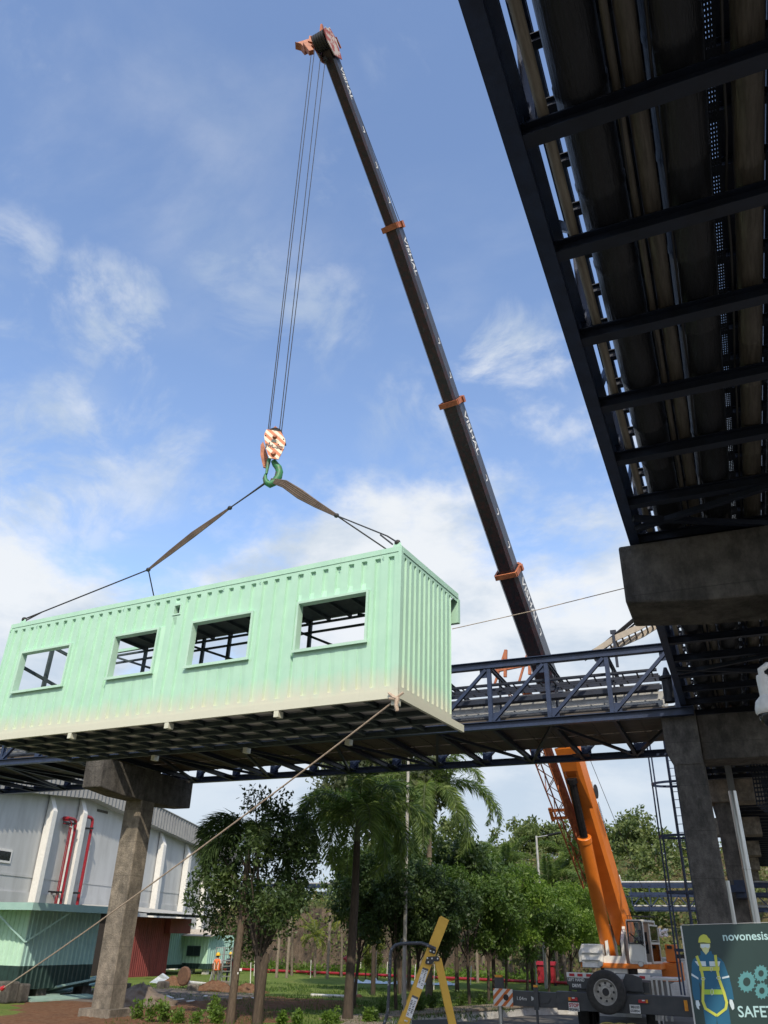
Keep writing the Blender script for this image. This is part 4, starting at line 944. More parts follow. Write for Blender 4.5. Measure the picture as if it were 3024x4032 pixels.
def section(a, b, w_, h_, name, m1, m2, ext=0.0):
    d = (b-a).normalized(); x = d.cross(Vector((0, 0, 1))).normalized()
    if x.x < 0: x = -x
    y = x.cross(d).normalized()
    if y.z < 0: y = -y                       # y = upper side (away from the ground side)
    mb = MB(); cs = [(-.5, .5), (.5, .5), (.5, -.28), (.36, -.5), (-.36, -.5), (-.5, -.28)]
    P1 = [a+x*(w_*u)+y*(h_*v) for u, v in cs]; P2 = [b+x*(w_*u)+y*(h_*v) for u, v in cs]
    mb.face(P1, 0); mb.face(P2[::-1], 0)
    for i in range(6):
        j = (i+1) % 6; mb.face([P1[i], P1[j], P2[j], P2[i]], 1 if i == 1 else 0)
    return mb.build(name, [m1, m2], TR_), x, y, d
secs = [(c1, tip, .42, .46), (c2, c1, .55, .60), (c3, c2, .68, .74), (c4, c3, .80, .86)]
for i, (a, b, w_, h_) in enumerate(secs):
    so, bx_, by_, bd_ = section(a, b, w_, h_, 'boom_section', boom_m, boom_side)
    # painted name on the side face, reading down the boom
    px_s = bx_*(w_/2+.006)
    size = h_*.62; L_ = size*3.9
    start = b-bd_*((b-a).length*(.10 if i == 0 else .055))+px_s+by_*(h_*.12)
    text('VISHAL', size, start, -bd_, by_, white_mark, so, align='LEFT', bold=.006, squeeze=1.2)
    for f in (.42, .62, .82):
        mk = MB(); q = b.lerp(a, f)+px_s+by_*(h_*.2); mk.bar(q, q-bd_*.22, .012, .05, up=tuple(by_)); mk.bar(q-bd_*.2, q-bd_*.2-by_*(h_*.28), .012, .05, up=tuple(bd_)); mk.build('length_mark', white_mark, so)
    # collar at the lower end
    if i < 4:
        w2, h2 = (secs[i+1][2:4] if i < 3 else (.80, .94)); cl = MB()
        for u0, u1, v0, v1 in ((-.56, .56, .50, .60), (-.56, .56, -.60, -.50), (-.60, -.5, -.5, .5), (.5, .60, -.5, .5)):
            q = [a+bx_*(w2*u)+by_*(h2*v) for u, v in ((u0, v0), (u1, v0), (u1, v1), (u0, v1))]; cl.prism(q, bd_*.20)
        for e in (-.35, .35): q = a+bx_*(w2*e)+by_*(h2*.62); cl.bar(q, q+bd_*.16+by_*.14, .12, .12)
        q = a+bx_*(w2*.62)+by_*(h2*.3); cl.bar(q-bd_*.05, q+bd_*.2, .1, .2)
        cl.build('boom_collar', rust_orange if i < 3 else orange, TR_)
base, bx_, by_, bd_ = section(foot-by_*.0, c4, .76, .96, 'base_boom', orange, orange)
# mechanism strip along the top of the base boom, slotted ribs
mb = MB(); a = foot+by_*.60+bx_*.2; b = c4+by_*.60+bx_*.2; mb.bar(a.lerp(b, .12), a.lerp(b, .95), .10, .16, up=tuple(by_)); [mb.bar(a.lerp(b, f), a.lerp(b, f+.03), .28, .3, up=tuple(by_)) for f in (.2, .45, .62, .72)]
mb.build('top_fittings', white_paint, TR_)
mb = MB(); q = foot.lerp(c4, .60)+by_*.78+bx_*.25; mb.lathe([(0, -.14), (.30, -.14), (.30, -.10), (.2, -.09), (.2, .09), (.30, .10), (.30, .14), (0, .14)], q, bx_, 16); mb.build('hose_reel', black, TR_, smooth=True)
mb = MB()
for i in range(16): q = foot.lerp(c4, .46+.008*i)+bx_*.494+by_*.30; mb.bar(q, q-by_*.22, .012, .03, up=tuple(bd_))
mb.build('vent_slots', boom_m, TR_)
# cylinder bracket under the base boom and the lift cylinder
fwd_ = Vector((-math.sin(baz_), -math.cos(baz_), 0)); ct = ony(2250, 3062, bm_(2285, 3070).y-1.05); cb = ony(2400, 3765, 38.9); cm = ct.lerp(cb, .33)
mb = MB()
q0 = foot.lerp(c4, .60); q1 = foot.lerp(c4, .86)
mb.prism([q0-by_*.48-bx_*.40, q1-by_*.48-bx_*.40, ct-bx_*.30+bd_*.35, ct-bx_*.30-bd_*.1], bx_*.10); mb.prism([q0-by_*.5+bx_*.34, q1-by_*.5+bx_*.34, ct+bx_*.24+bd_*.35, ct+bx_*.24-bd_*.1], bx_*.10)
mb.prism([q1-by_*.5-bx_*.44, q1-by_*.5+bx_*.44, ct+bx_*.34+bd_*.36, ct-bx_*.28+bd_*.36], -bd_*.05-by_*.02)
mb.prism([q0-by_*.5-bx_*.36, q0-by_*.5+bx_*.36, ct+bx_*.26-bd_*.05, ct-bx_*.26-bd_*.05], bd_*.08)
mb.build('cylinder_bracket', orange, TR_)
lc = MB(); lc.tube([cm, cb], [.275, .275], 20); lc.lathe([(.275, 0), (.30, .02), (.30, .22), (.275, .24)], cm, (cb-cm).normalized(), 20); lco = lc.build('lift_cylinder', orange, TR_, smooth=True)
lc = MB(); lc.tube([ct, cm+(cb-cm).normalized()*.1], .17, 16); lc.lathe([(.17, 0), (.23, .02), (.23, .22), (.17, .24)], ct, (cb-ct).normalized(), 16); lc.build('piston_rod', mat('dark_chrome', (.05, .05, .055), (.035, .035, .04), .18, metal=.7), lco, smooth=True)
lc = MB(); u = (cb-cm).normalized(); lc.tube([cm+bx_*.26+u*.1, cb+bx_*.26-u*.3], .025, 6); lc.build('hydraulic_line', orange, lco, smooth=True)
# stowed lattice jib along the left of the boom
j0 = foot.lerp(c4, 1.12)-bx_*1.25-by_*.55; j1 = foot.lerp(c4, .26)-bx_*.75-by_*.35
mb = MB(); jd = (j1-j0).normalized(); N_ = 16; w0 = .62
cor = lambda f, e, g: j0.lerp(j1, f)+bx_*(w0*(e-.5)*(1-.25*f))+by_*(w0*(g-.5)*(1-.25*f))
for e in (0, 1):
    for g_ in (0, 1): mb.tube([cor(0, e, g_), cor(1, e, g_)], .035, 6)
for i in range(N_):
    f0, f1 = i/N_, (i+1)/N_; e = i % 2
    mb.tube([cor(f0, e, 0), cor(f1, 1-e, 0)], .02, 5); mb.tube([cor(f0, e, 1), cor(f1, 1-e, 1)], .02, 5); mb.tube([cor(f0, 0, e), cor(f1, 0, 1-e)], .02, 5); mb.tube([cor(f0, 1, e), cor(f1, 1, 1-e)], .02, 5)
mb.build('lattice_jib', rust_orange, TR_)
mb = MB(); mb.bar(cor(0, .8, .9)+bx_*.12, cor(.95, .8, .9)+bx_*.12, .26, .26, up=tuple(by_)); mb.build('jib_extension', rust_orange, TR_)
mb = MB(); q = onpl(2240, 3188, j0.lerp(j1, .6), baz_); [mb.bar(q-bx_*.9+bd_*z, q+bx_*.5+bd_*z, .12, .12) for z in (0, -.38)]; mb.bar(q-bx_*.85+bd_*.12, q-bx_*.85-bd_*.5, .14, .1); mb.bar(q-bx_*.2+bd_*.0, q-bx_*.2-bd_*.38, .08, .1); mb.build('jib_bracket', orange, TR_)
mb = MB(); q = ond(2015, 2585, 34.0); 
for dx, hgt in ((-.35, 1.1), (.75, 1.35)): mb.bar(q+Vector((dx, 0, -.9)), q+Vector((dx+.1, 0, hgt*.3)), .13, .13); mb.bar(q+Vector((dx-.5, 0, -1.2)), q+Vector((dx+.08, 0, hgt*.28)), .09, .09)
mb.bar(q+Vector((-.9, 0, -.6)), q+Vector((1.1, 0, -.4)), .12, .12); mb.build('jib_head', rust_orange, TR_)
# boom head: sheaves, cheeks, folded rooster sheave, anemometer
hd = tip+bd_*.10
hx = bx_
mb = MB()
for e in (-.26, .26):
    q = hd+hx*e
    mb.prism([q-by_*.28-bd_*.45, q+by_*.30-bd_*.45, q+by_*.34+bd_*.25, q+by_*.05+bd_*.55, q-by_*.55+bd_*.35, q-by_*.55-bd_*.05], hx*.03)
mb.build('boom_head', mat('red_white_head', (.50, .42, .36), (.33, .075, .05), .6, scale=3.2, lo=.47, hi=.53), TR_)
mb = MB()
for e in (-.18, -.09, 0, .09, .18): mb.lathe([(.04, -.02), (.26, -.02), (.29, -.038), (.29, .038), (.26, .02), (.04, .02)], hd-by_*.34+bd_*.12+hx*e, hx, 20)
mb.build('head_sheaves', rope_mat, TR_, smooth=True)
q = ond(1203, 168, 16.1); sv = side
mb = MB(); vx = sv; vz = U_
mb.prism([q+vx*-.36+vz*.02, q+vx*-.28+vz*.0, q+vx*.10+vz*.24, q+vx*.10+vz*.42, q+vx*.18+vz*.42, q+vx*.28+vz*.30, q+vx*.28+vz*-.16, q+vx*.14+vz*-.14, q+vx*-.02+vz*-.30, q+vx*-.16+vz*-.06], dep*.26)
mb.bar(q+vx*.0+vz*-.1, q+vx*.24+vz*-.55, .17, .17); mb.bar(q+vx*.1+vz*.1, hd-by_*.3, .08, .1); mb.build('rooster_sheave', rust_orange, TR_)
mb = MB(); q = hd+by_*.25+bd_*.45; mb.bar(q-by_*.4, q+bd_*.35-by_*.1, .07, .12); mb.bar(q, q+by_*.45-bd_*.2, .06, .1); mb.bar(q+by_*.35+hx*.2, q+by_*.5-bd_*.35+hx*.2, .05, .05); mb.build('head_brackets', rust_orange, TR_)
mb = MB(); q = hd+bd_*.45+by_*.1+hx*.1; mb.tube([q, q+U_*.3], .035, 8); [mb.tube([q+U_*.3, q+U_*.3+Vector((math.cos(a)*.1, math.sin(a)*.1, 0))], [.01, .03], 6) for a in (0, 2.1, 4.2)]; mb.build('anemometer', white_paint, TR_)
# hoist ropes down to the block and back along the boom
blk = [hp(1056, 1692, .06), hp(1062, 1692, -.06), hp(1100, 1700, -.06), hp(1108, 1702, .06)]
tops = [ond(1228, 190, 16.1), ond(1240, 185, 16.0), ond(1266, 190, 16.2), ond(1280, 240, 16.2)]
for a, b in zip(tops, blk):
    mb = MB(); mb.tube([a, b], .0125, 6); mb.build('hoist_rope', rope_mat, TR_, smooth=True)
mb = MB(); a = hd+by_*.45+bx_*.1; mb.tube([a, c1+by_*.75+bx_*.1, c3+by_*.85+bx_*.1, c4+by_*.9+bx_*.2, ond(2555, 3560, 41.5), ond(2560, 3640, 41.5)], .012, 6); mb.build('winch_rope', rope_mat, TR_, smooth=True)
mb = MB(); q = ond(1281, 228, 16.2); mb.tube([q, q+Vector((0, 0, -.16))], .07, 10); mb.build('rope_weight', rope_mat, TR_, smooth=True)

# carrier
YR = 35.3
def rp_(px, py, y=YR): return ony(px, py, y)
mb = MB(); mb.box(-6.7, -4.2, 35.5, 46.5, .55, 1.15); mb.box(-7.0, -4.0, 35.6, 46.5, 1.15, 1.5); mb.build('chassis', carrier, TR_)
mb = MB(); zt_ = rp_(1952, 3893).z; zb_ = rp_(1952, 3955).z
mb.box(rp_(2195, 3930).x, -1.4, 35.1, 35.5, zb_-.06, zt_+.02); mb.build('outrigger_box', carrier, TR_, bevel=.02)
mb = MB(); mb.box(-9.9, -6.0, 35.14, 35.46, zb_+.0, zt_-.03)
mb.build('outrigger_beam', carrier, TR_, bevel=.015)
zc = (zt_+zb_)/2
text('1.04m', .17, (-9.02, 35.135, zc-.02), (1, 0, 0), (0, 0, 1), white_mark, TR_, align='LEFT'); mb = MB(); mb.prism([(-8.42, 35.137, zc-.08), (-8.27, 35.137, zc), (-8.42, 35.137, zc+.08)], (0, -.004, 0)); mb.box(-8.24, -8.215, 35.13, 35.138, zc-.1, zc+.1); mb.build('arrow_mark', white_mark, TR_)
mb = MB()
for q in (-7.9, -7.3, -6.7): mb.prism([(q-.22, 35.10, zc-.12), (q+.14, 35.10, zc-.12), (q+.26, 35.10, zc+.06), (q-.10, 35.10, zc+.06)], (0, -.012, 0))
mb.build('pressed_panel', carrier, TR_)
# hazard plate at the beam end
k = NT('hazard_stripes'); c_ = k.n('ShaderNodeTexCoord'); sx = k.n('ShaderNodeSeparateXYZ'); k.l(c_.outputs['Object'], sx.inputs[0])
h1 = k.n('ShaderNodeMath', operation='SUBTRACT'); k.l(sx.outputs[0], h1.inputs[0]); k.l(sx.outputs[2], h1.inputs[1]); h2 = k.n('ShaderNodeMath', operation='MULTIPLY'); k.l(h1.outputs[0], h2.inputs[0]); h2.inputs[1].default_value = 3.1
h3 = k.n('ShaderNodeMath', operation='FRACT'); k.l(h2.outputs[0], h3.inputs[0]); h4 = k.n('ShaderNodeMath', operation='GREATER_THAN'); k.l(h3.outputs[0], h4.inputs[0]); h4.inputs[1].default_value = .52
k.col(k.mix(h4.outputs[0], (.72, .70, .66), (.60, .15, .03))); k.b.inputs['Roughness'].default_value = .5
mb = MB(); mb.box(-9.93, -9.15, 35.10, 35.13, zb_-.03, zt_+.02); mb.build('hazard_plate', k.m, TR_)
mb = MB(); mb.lathe([(0, .02), (.10, .02), (.11, 0)], (-9.42, 35.10, zc), (0, -1, 0), 16); mb.build('plate_hole', black, TR_)
for x in (-9.72, -2.35):
    mb = MB(); mb.tube([(x, 35.3, ROADZ+.06), (x, 35.3, zb_+.1)], .085, 12); mb.lathe([(0, 0), (.28, 0), (.28, .05), (.12, .1), (0, .1)], (x, 35.3, ROADZ+.005), (0, 0, 1), 20); mb.build('outrigger_jack', silver if x < -5 else alu, TR_, smooth=True)
    mb = MB(); mb.box(x-.15, x+.15, 35.15, 35.45, zt_-.02, zt_+.40); mb.build('jack_housing', carrier, TR_)
    mb = MB(); mb.box(x-.13, x+.13, 35.14, 35.40, zt_+.40, zt_+.48); mb.build('jack_cap', amber, TR_)
mb = MB(); mb.box(-8.30, -8.12, 35.02, 35.10, zb_-.1, zt_+.12); mb.tube([(-8.2, 35.05, ROADZ), (-8.2, 35.05, zb_-.05)], .05, 10); mb.build('beam_stop', carrier, TR_)
mb = MB(); mb.box(-8.28, -8.12, 34.99, 35.06, zt_+.121, zt_+.2); mb.build('marker_lamp', amber, TR_)
mb = MB(); mb.box(-2.78, -2.66, 35.03, 35.095, zb_+.12, zb_+.45); mb.build('marker_lamp', amber, TR_)
# rear signs
zs0 = rp_(2227, 3848).z; xsl, xsr = rp_(2227, 3840).x, rp_(2320, 3840).x
mb = MB(); mb.box(xsl, -3.9, 35.50, 35.54, zs0, zs0+.17); mb.build('reflective_strip', white_mark, TR_)
mb = MB()
for q in (2238, 2270, 2305, 2480, 2515): a = rp_(q, 3843).x; mb.box(a, a+.20, 35.485, 35.498, zs0+.04, zs0+.13)
mb.build('red_reflector', red_mark, TR_)
zl0 = rp_(2260, 3888).z
mb = MB(); mb.prism([(xsl, 35.44, zs0-.02), (xsr+.35, 35.44, zs0-.02), (xsr+.35, 35.44, zl0+.05), (xsr-.3, 35.44, zl0-.05), (xsl+.25, 35.44, zl0-.05), (xsl, 35.44, zl0+.12)], (0, .05, 0)); mb.build('tail_board', carrier, TR_)
zm = (zs0+zl0)/2
text('LEFT HAND', .15, (xsl+.04, 35.425, zm+.085), (1, 0, 0), (0, 0, 1), white_mark, TR_, bold=.003, squeeze=.82); text('DRIVE', .15, (xsl+.20, 35.425, zm-.11), (1, 0, 0), (0, 0, 1), white_mark, TR_, bold=.007, squeeze=.84)
def rect(px0, py0, px1, py1, y, name, m_, th=.05):
    a = ony(px0, py0, y); b = ony(px1, py1, y); mb = MB(); mb.box(a.x, b.x, y-th, y, b.z, a.z); mb.build(name, m_, TR_); return a, b
for (x0, y0, x1, y1, s) in ((2238, 3926, 2276, 3941, 0), (2514, 3936, 2552, 3950, 1)):
    rect(x0, y0, x1, y1, 35.07, 'tail_lamp', red_mark, .08); w3 = (x1-x0)/4
    rect(x0 if s == 0 else x1-w3, y0+.5, x0+w3 if s == 0 else x1, y1-.5, 34.985, 'turn_lamp', amber, .02); rect(x0+w3*1.4, y0+1, x0+w3*2.6, y0+6, 34.98, 'reverse_lamp', white_mark, .012)
a, b = rect(2238, 3946, 2283, 3983, 35.06, 'stop_plate', white_mark, .02); w_ = b.x-a.x; h_ = a.z-b.z
text('STOP', w_*.40, (a.x+w_*.06, 35.037, a.z-h_*.34), (1, 0, 0), (0, 0, 1), red_mark, TR_, squeeze=.93, bold=.006); text('SIGNAL', w_*.27, (a.x+w_*.06, 35.037, a.z-h_*.80), (1, 0, 0), (0, 0, 1), black, TR_, bold=.003)
a, b = rect(2478, 3955, 2524, 3992, 35.06, 'number_plate', white_mark, .02); w_ = b.x-a.x; h_ = a.z-b.z
text('MH.03', w_*.29, (a.x+w_*.14, 35.037, a.z-h_*.28), (1, 0, 0), (0, 0, 1), black, TR_, bold=.003); text('CS.8934', w_*.25, (a.x+w_*.06, 35.037, a.z-h_*.72), (1, 0, 0), (0, 0, 1), black, TR_, bold=.003)
# spare wheel
def wheel(c, ax, r, w_, spare=False):
    c = Vector(c); ax = Vector(ax); mb = MB()
    mb.lathe([(r*.60, -w_*.46), (r*.70, -w_*.5), (r*.90, -w_*.49), (r*.975, -w_*.40), (r, -w_*.22), (r, w_*.22), (r*.975, w_*.40), (r*.9, w_*.49), (r*.7, w_*.5), (r*.6, w_*.46)], c, ax, 40)
    y_ = mb.build('spare_tyre' if spare else 'tyre', rubber, TR_, smooth=True)
    mb = MB(); mb.lathe([(r*.60, w_*.46), (r*.575, w_*.47), (r*.55, w_*.40), (r*.50, w_*.1), (r*.46, w_*.05), (r*.30, w_*.10), (r*.27, w_*.22), (r*.20, w_*.24), (0, w_*.24)], c, ax, 40)
    mb.build('rim', mat('dusty_rim', (.50, .48, .44), (.36, .34, .30), .5, metal=.3), y_, smooth=True)
    mb = MB(); x = ax.orthogonal().normalized(); z = ax.cross(x)
    for i in range(8):
        a = i*math.pi/4; mb = MB(); mb.lathe([(0, .012), (r*.06, .012), (r*.06, 0)], c+ax*(w_*.115)+(x*math.cos(a)+z*math.sin(a))*(r*.40), ax, 8)
        if spare: mb.build('wheel_hole', black, y_)
    mb = MB(); mb.lathe([(0, .03), (r*.16, .03), (r*.18, 0)], c+ax*(w_*.24), ax, 12); mb.build('hub_cap', black, y_)
wc_ = rp_(2389, 3905, 35.0); wheel((wc_.x, 34.86, wc_.z), (0, -1, 0), .72, .42, True)
for x in (-6.75, -4.15): wheel((x, 37.2, ROADZ+.64), (1 if x > -5 else -1, 0, 0), .64, .42); wheel((x, 38.7, ROADZ+.64), (1 if x > -5 else -1, 0, 0), .64, .42)
a = rp_(2462, 3835); b = rp_(2520, 3905); mb = MB(); mb.prism([(a.x, 35.35, a.z+.0), (a.x+.25, 35.35, a.z-.02), (b.x+.1, 35.35, b.z+.45), (b.x+.12, 35.35, b.z), (a.x-.3, 35.35, b.z)], (0, .12, 0)); mb.build('tyre_carrier', carrier, TR_)
mb = MB(); q = (wc_.x, 0, 0); mb.box(wc_.x-.5, wc_.x+.5, 35.05, 35.35, wc_.z-.5, wc_.z+.4); mb.build('wheel_mount', carrier, TR_)
# deck steps and clutter on the right
mb = MB()
for i, q in enumerate((2562, 2580, 2600, 2622)): p = ony(q, 3858, 36.2); mb.box(p.x, p.x+.07, 36.2, 36.27, ROADZ+.6, p.z)
mb.box(ony(2556, 3850, 36.2).x, -3.0, 36.2, 38, ony(2556, 3858, 36.2).z, ony(2556, 3850, 36.2).z); mb.build('side_steps', white_paint, TR_)
# superstructure
YC = 37.8
def sp2(px, py, y=YC): return ony(px, py, y)
zd = sp2(2462, 3812).z
mb = MB(); mb.lathe([(.0, 0), (.85, 0), (.85, .12), (.75, .14), (.75, .34), (0, .34)], (-5.5, 38.9, 1.5), (0, 0, 1), 32); mb.build('turntable', black, TR_, smooth=True)
mb = MB(); mb.box(-6.9, -3.7, 37.9, 41.5, zd-.02, zd+.16); mb.build('slew_deck', orange, TR_)
a = sp2(2280, 3716); b = sp2(2377, 3800); mb = MB()
mb.prism([(a.x+.1, YC-.02, a.z), (b.x, YC-.02, a.z), (b.x, YC-.02, zd+.165), (a.x-.06, YC-.02, zd+.165), (a.x-.06, YC-.02, zd+.5)], (0, 2.4, 0)); cwo = mb.build('equipment_housing', white_paint, TR_, bevel=.03)
mb = MB()
for i in range(3): z = a.z-.12-i*.26; mb.prism([(a.x+.08, YC-.025, z), (b.x-.12, YC-.025, z), (b.x-.12, YC-.10, z-.2), (a.x+.08, YC-.10, z-.2)], (0, .04, -.02))
mb.build('louvre_steps', white_paint, cwo)
mb = MB(); p = sp2(2365, 3795, 37.75); mb.lathe([(0, .05), (.09, .05), (.11, .0), (.11, -.06), (0, -.08)], (p.x, 37.7, p.z), (0, -1, 0), 16); p2 = sp2(2524, 3796, 37.72); mb.lathe([(0, .05), (.09, .05), (.11, .0), (.11, -.06), (0, -.08)], (p2.x, 37.70, p2.z), (0, -1, 0), 16); mb.build('work_lamp', alu, TR_, smooth=True)
mb = MB(); q0 = sp2(2385, 3800); q1 = sp2(2460, 3800)
for x in (q0.x, q1.x-.12): mb.prism([(x, 38.2, zd+.16), (x, 38.2, zd+1.0), (x, 39.3, zd+1.6), (x, 40.4, zd+1.55), (x, 41.0, zd+.16)], (.12, 0, 0))
mb.box(q0.x-.1, q1.x+.05, 38.0, 38.25, zd-.2, zd+.42); mb.build('boom_pivot_frame', white_paint, TR_)
mb = MB(); [mb.tube([(-5.3+.06*i, 38.6, zd+.3), (-5.28+.06*i, 38.5, zd+.9), (-5.25+.05*i, 39.0, zd+1.3)], .03, 6) for i in range(4)]; mb.build('hydraulic_hoses', black, TR_, smooth=True)
# cab
ca = sp2(2462, 3620); cb_ = sp2(2548, 3800); x0, x1 = ca.x-.02, cb_.x+.02; zt0, zb0 = ca.z, zd+.17; yf, yb_ = 37.75, 39.75
CB = MB(); cabr = .0
T_ = .05
# posts, floor, roof, lower panels
for x in (x0, x1-.06):
    CB.prism([(x, yf, zb0), (x, yf+.08, zb0), (x, yf+.16, zt0-.08), (x, yf+.05, zt0-.05)], (.06, 0, 0)); CB.box(x, x+.06, yb_-.08, yb_, zb0, zt0-.08)
CB.box(x0, x1, yf+.02, yb_, zb0-.02, zb0+.06); CB.box(x0, x1, yf+.08, yb_, zt0-.08, zt0); CB.box(x0+.061, x1-.061, yf, yf+.05, zb0+.061, zb0+.72); CB.box(x0+.061, x1-.061, yb_-.05, yb_, zb0+.061, zt0-.082); CB.box(x0, x0+.05, yf+.09, yb_-.09, zb0+.061, zb0+.75)
CBO = CB.build('cab', white_paint, TR_, bevel=.015)
mb = MB(); mb.box(x0-.01, x1+.01, yf-.01, yb_, zb0-.16, zb0-.022); mb.build('orange_skirt', orange, CBO)
mb = MB(); mb.prism([(x0+.07, yf+.015, zb0+.73), (x1-.07, yf+.015, zb0+.73), (x1-.07, yf+.075, zt0-.09), (x0+.07, yf+.075, zt0-.09)], (0, .008, 0)); mb.build('windscreen', clear_glass, CBO)
mb = MB()
for pts in ([(x0+.05, yf+.0, zb0+.72), (x1-.05, yf+.0, zb0+.72)], [(x0+.05, yf+.06, zt0-.07), (x1-.05, yf+.06, zt0-.07)], [(x0+.05, yf, zb0+.72), (x0+.05, yf+.06, zt0-.07)], [(x1-.05, yf, zb0+.72), (x1-.05, yf+.06, zt0-.07)]): mb.bar(pts[0], pts[1], .04, .04)
mb.build('screen_seal', black, CBO)
mb = MB(); mb.bar((x0+.62, yf-.03, zb0+.66), (x0+.12, yf-.0, zb0+1.1), .025, .03); mb.bar((x0+.70, yf-.03, zb0+.62), (x0+.2, yf, zb0+1.05), .02, .02); mb.build('wiper', black, CBO)
mb = MB(); 
dy0, dy1 = yf+.78, yb_+.15
mb.box(x1+.02, x1+.06, dy0, dy0+.06, zb0, zt0-.12); mb.box(x1+.02, x1+.06, dy1-.06, dy1, zb0, zt0-.25); mb.box(x1+.02, x1+.06, dy0+.06, dy1-.06, zt0-.22, zt0-.16); mb.box(x1+.02, x1+.06, dy0+.06, dy1-.06, zb0, zb0+.08); mb.box(x1+.02, x1+.06, dy0+.06, dy1-.06, zb0+.70, zb0+.78)
dr = mb.build('door', white_paint, CBO)
mb = MB(); mb.box(x1+.035, x1+.045, dy0+.06, dy1-.06, zb0+.78, zt0-.22); mb.box(x1+.035, x1+.045, dy0+.06, dy1-.06, zb0+.08, zb0+.70); mb.build('pane', clear_glass, dr)
mb = MB(); mb.tube([(x1+.09, dy0+.05, zb0+.82), (x1+.12, dy0+.3, zb0+.84), (x1+.09, dy1-.1, zb0+.82)], .014, 6); mb.build('handle', alu, dr)
mb = MB()
for x in np.linspace(x0+.05, x1+.15, 6): mb.bar((x, yf+.12, zt0+.14), (x, yb_-.1, zt0+.14), .015, .015)
for y in np.linspace(yf+.12, yb_-.1, 4): mb.bar((x0+.05, y, zt0+.14), (x1+.15, y, zt0+.14), .015, .015)
for x in (x0+.06, x1-.06): mb.bar((x, yf+.2, zt0), (x, yf+.2, zt0+.14), .015, .015); mb.bar((x, yb_-.2, zt0), (x, yb_-.2, zt0+.14), .015, .015)
mb.build('roof_guard', black, CBO)
mb = MB(); mb.box(x0+.25, x1-.15, yf+.95, yf+1.08, zb0+.5, zb0+1.15); mb.box(x0+.22, x1-.12, yf+.55, yf+1.0, zb0+.36, zb0+.5); mb.box(x0+.3, x1-.3, yf+.18, yf+.34, zb0+.06, zb0+.6); mb.build('seat', black, CBO)
# the upper works are slewed a little to the left, so the cab turns with them
pv = Vector(((x0+x1)/2, yf, 0))-TR_.location; rzm = Matrix.Rotation(R(-9), 4, 'Z'); CBO.location = pv-rzm @ pv; CBO.rotation_euler = (0, 0, R(-9))
# rear engine housing at the right
mb = MB(); a = ony(2616, 3718, 40.0); b = ony(2664, 3790, 40); mb.box(a.x, b.x, 40, 42.5, b.z, a.z); mb.build('winch_housing', orange, TR_, bevel=.03)
mb = MB(); mb.box(a.x-.25, b.x+.1, 39.9, 42, b.z-.7, b.z-.02); mb.build('counterweight', orange, TR_)
mb = MB(); mb.box(b.x+.0, b.x+.9, 40.3, 40.5, b.z+.15, b.z+.3); q = ony(2636, 3730, 39.98); mb.box(q.x-.1, q.x+.1, 39.96, 39.99, q.z-.06, q.z+.06); mb.build('hinge_arm', black, TR_)
mb = MB(); rr = random.Random(4); q = ony(2612, 3672, 40.5); [mb.tube([q+Vector((rr.uniform(-.2, .15), 0, rr.uniform(-.2, .15))), q+Vector((rr.uniform(-.25, .25), .1, rr.uniform(-.2, .2)))], .05, 6) for _ in range(7)]; mb.build('rag_bundle', white_mark, TR_)
mb = MB()
for px in (2390, 2440, 2485): p = rp_(px, 4024, 34.7); mb.tube([(p.x+math.cos(a)*.42, 34.7+.2*math.sin(a), ROADZ+.28+math.sin(a)*.26) for a in np.linspace(0, 2*math.pi, 22)], .028, 6)
tag(mb.build('yellow_hose', mat('yellow_hose_mat', (.50, .40, .10), (.4, .32, .1), .6), loc=(-5.2, 34.7, ROADZ), smooth=True), 'coiled yellow hose on the road under the crane', 'hose')
# ------------------------------------------------------------------ vegetation
def leaves(centers, size, rng, elong=2.0, droop=0.0, fold=0.0):
    """diamond leaves, one quad each, random facing"""
    n = len(centers); C_ = np.asarray(centers)
    d = rng.normal(size=(n, 3)); d[:, 2] -= droop; d /= np.linalg.norm(d, axis=1)[:, None]
    u = rng.normal(size=(n, 3)); u[:, 2] += 0.6; s = np.cross(d, u); s /= np.linalg.norm(s, axis=1)[:, None]
    L_ = (size*rng.uniform(.45, 1.5, n))[:, None]; Wd = L_/elong
    a = C_; b = C_+d*L_*.5+s*Wd*.5; c = C_+d*L_; e = C_+d*L_*.5-s*Wd*.5
    V = np.stack([a, b, c, e], 1).reshape(-1, 3); Q = np.arange(n*4).reshape(n, 4); return V, Q
def clump_points(cs, rs, n, rng, shell=.55, zs=.8):
    cs = np.array(cs); rs = np.array(rs); w_ = rs**2; idx = rng.choice(len(cs), n, p=w_/w_.sum())
    d = rng.normal(size=(n, 3)); d /= np.linalg.norm(d, axis=1)[:, None]
    r = rs[idx]*(shell+(1-shell)*rng.random(n)**.6)*rng.uniform(.8, 1.08, n)
    return cs[idx]+d*r[:, None]*np.array([1, 1, zs])
def whorls(pts, rng, k, spread):
    """turn sparse points into little whorls of leaves"""
    P_ = np.repeat(pts, k, 0); return P_+rng.normal(scale=spread, size=P_.shape)
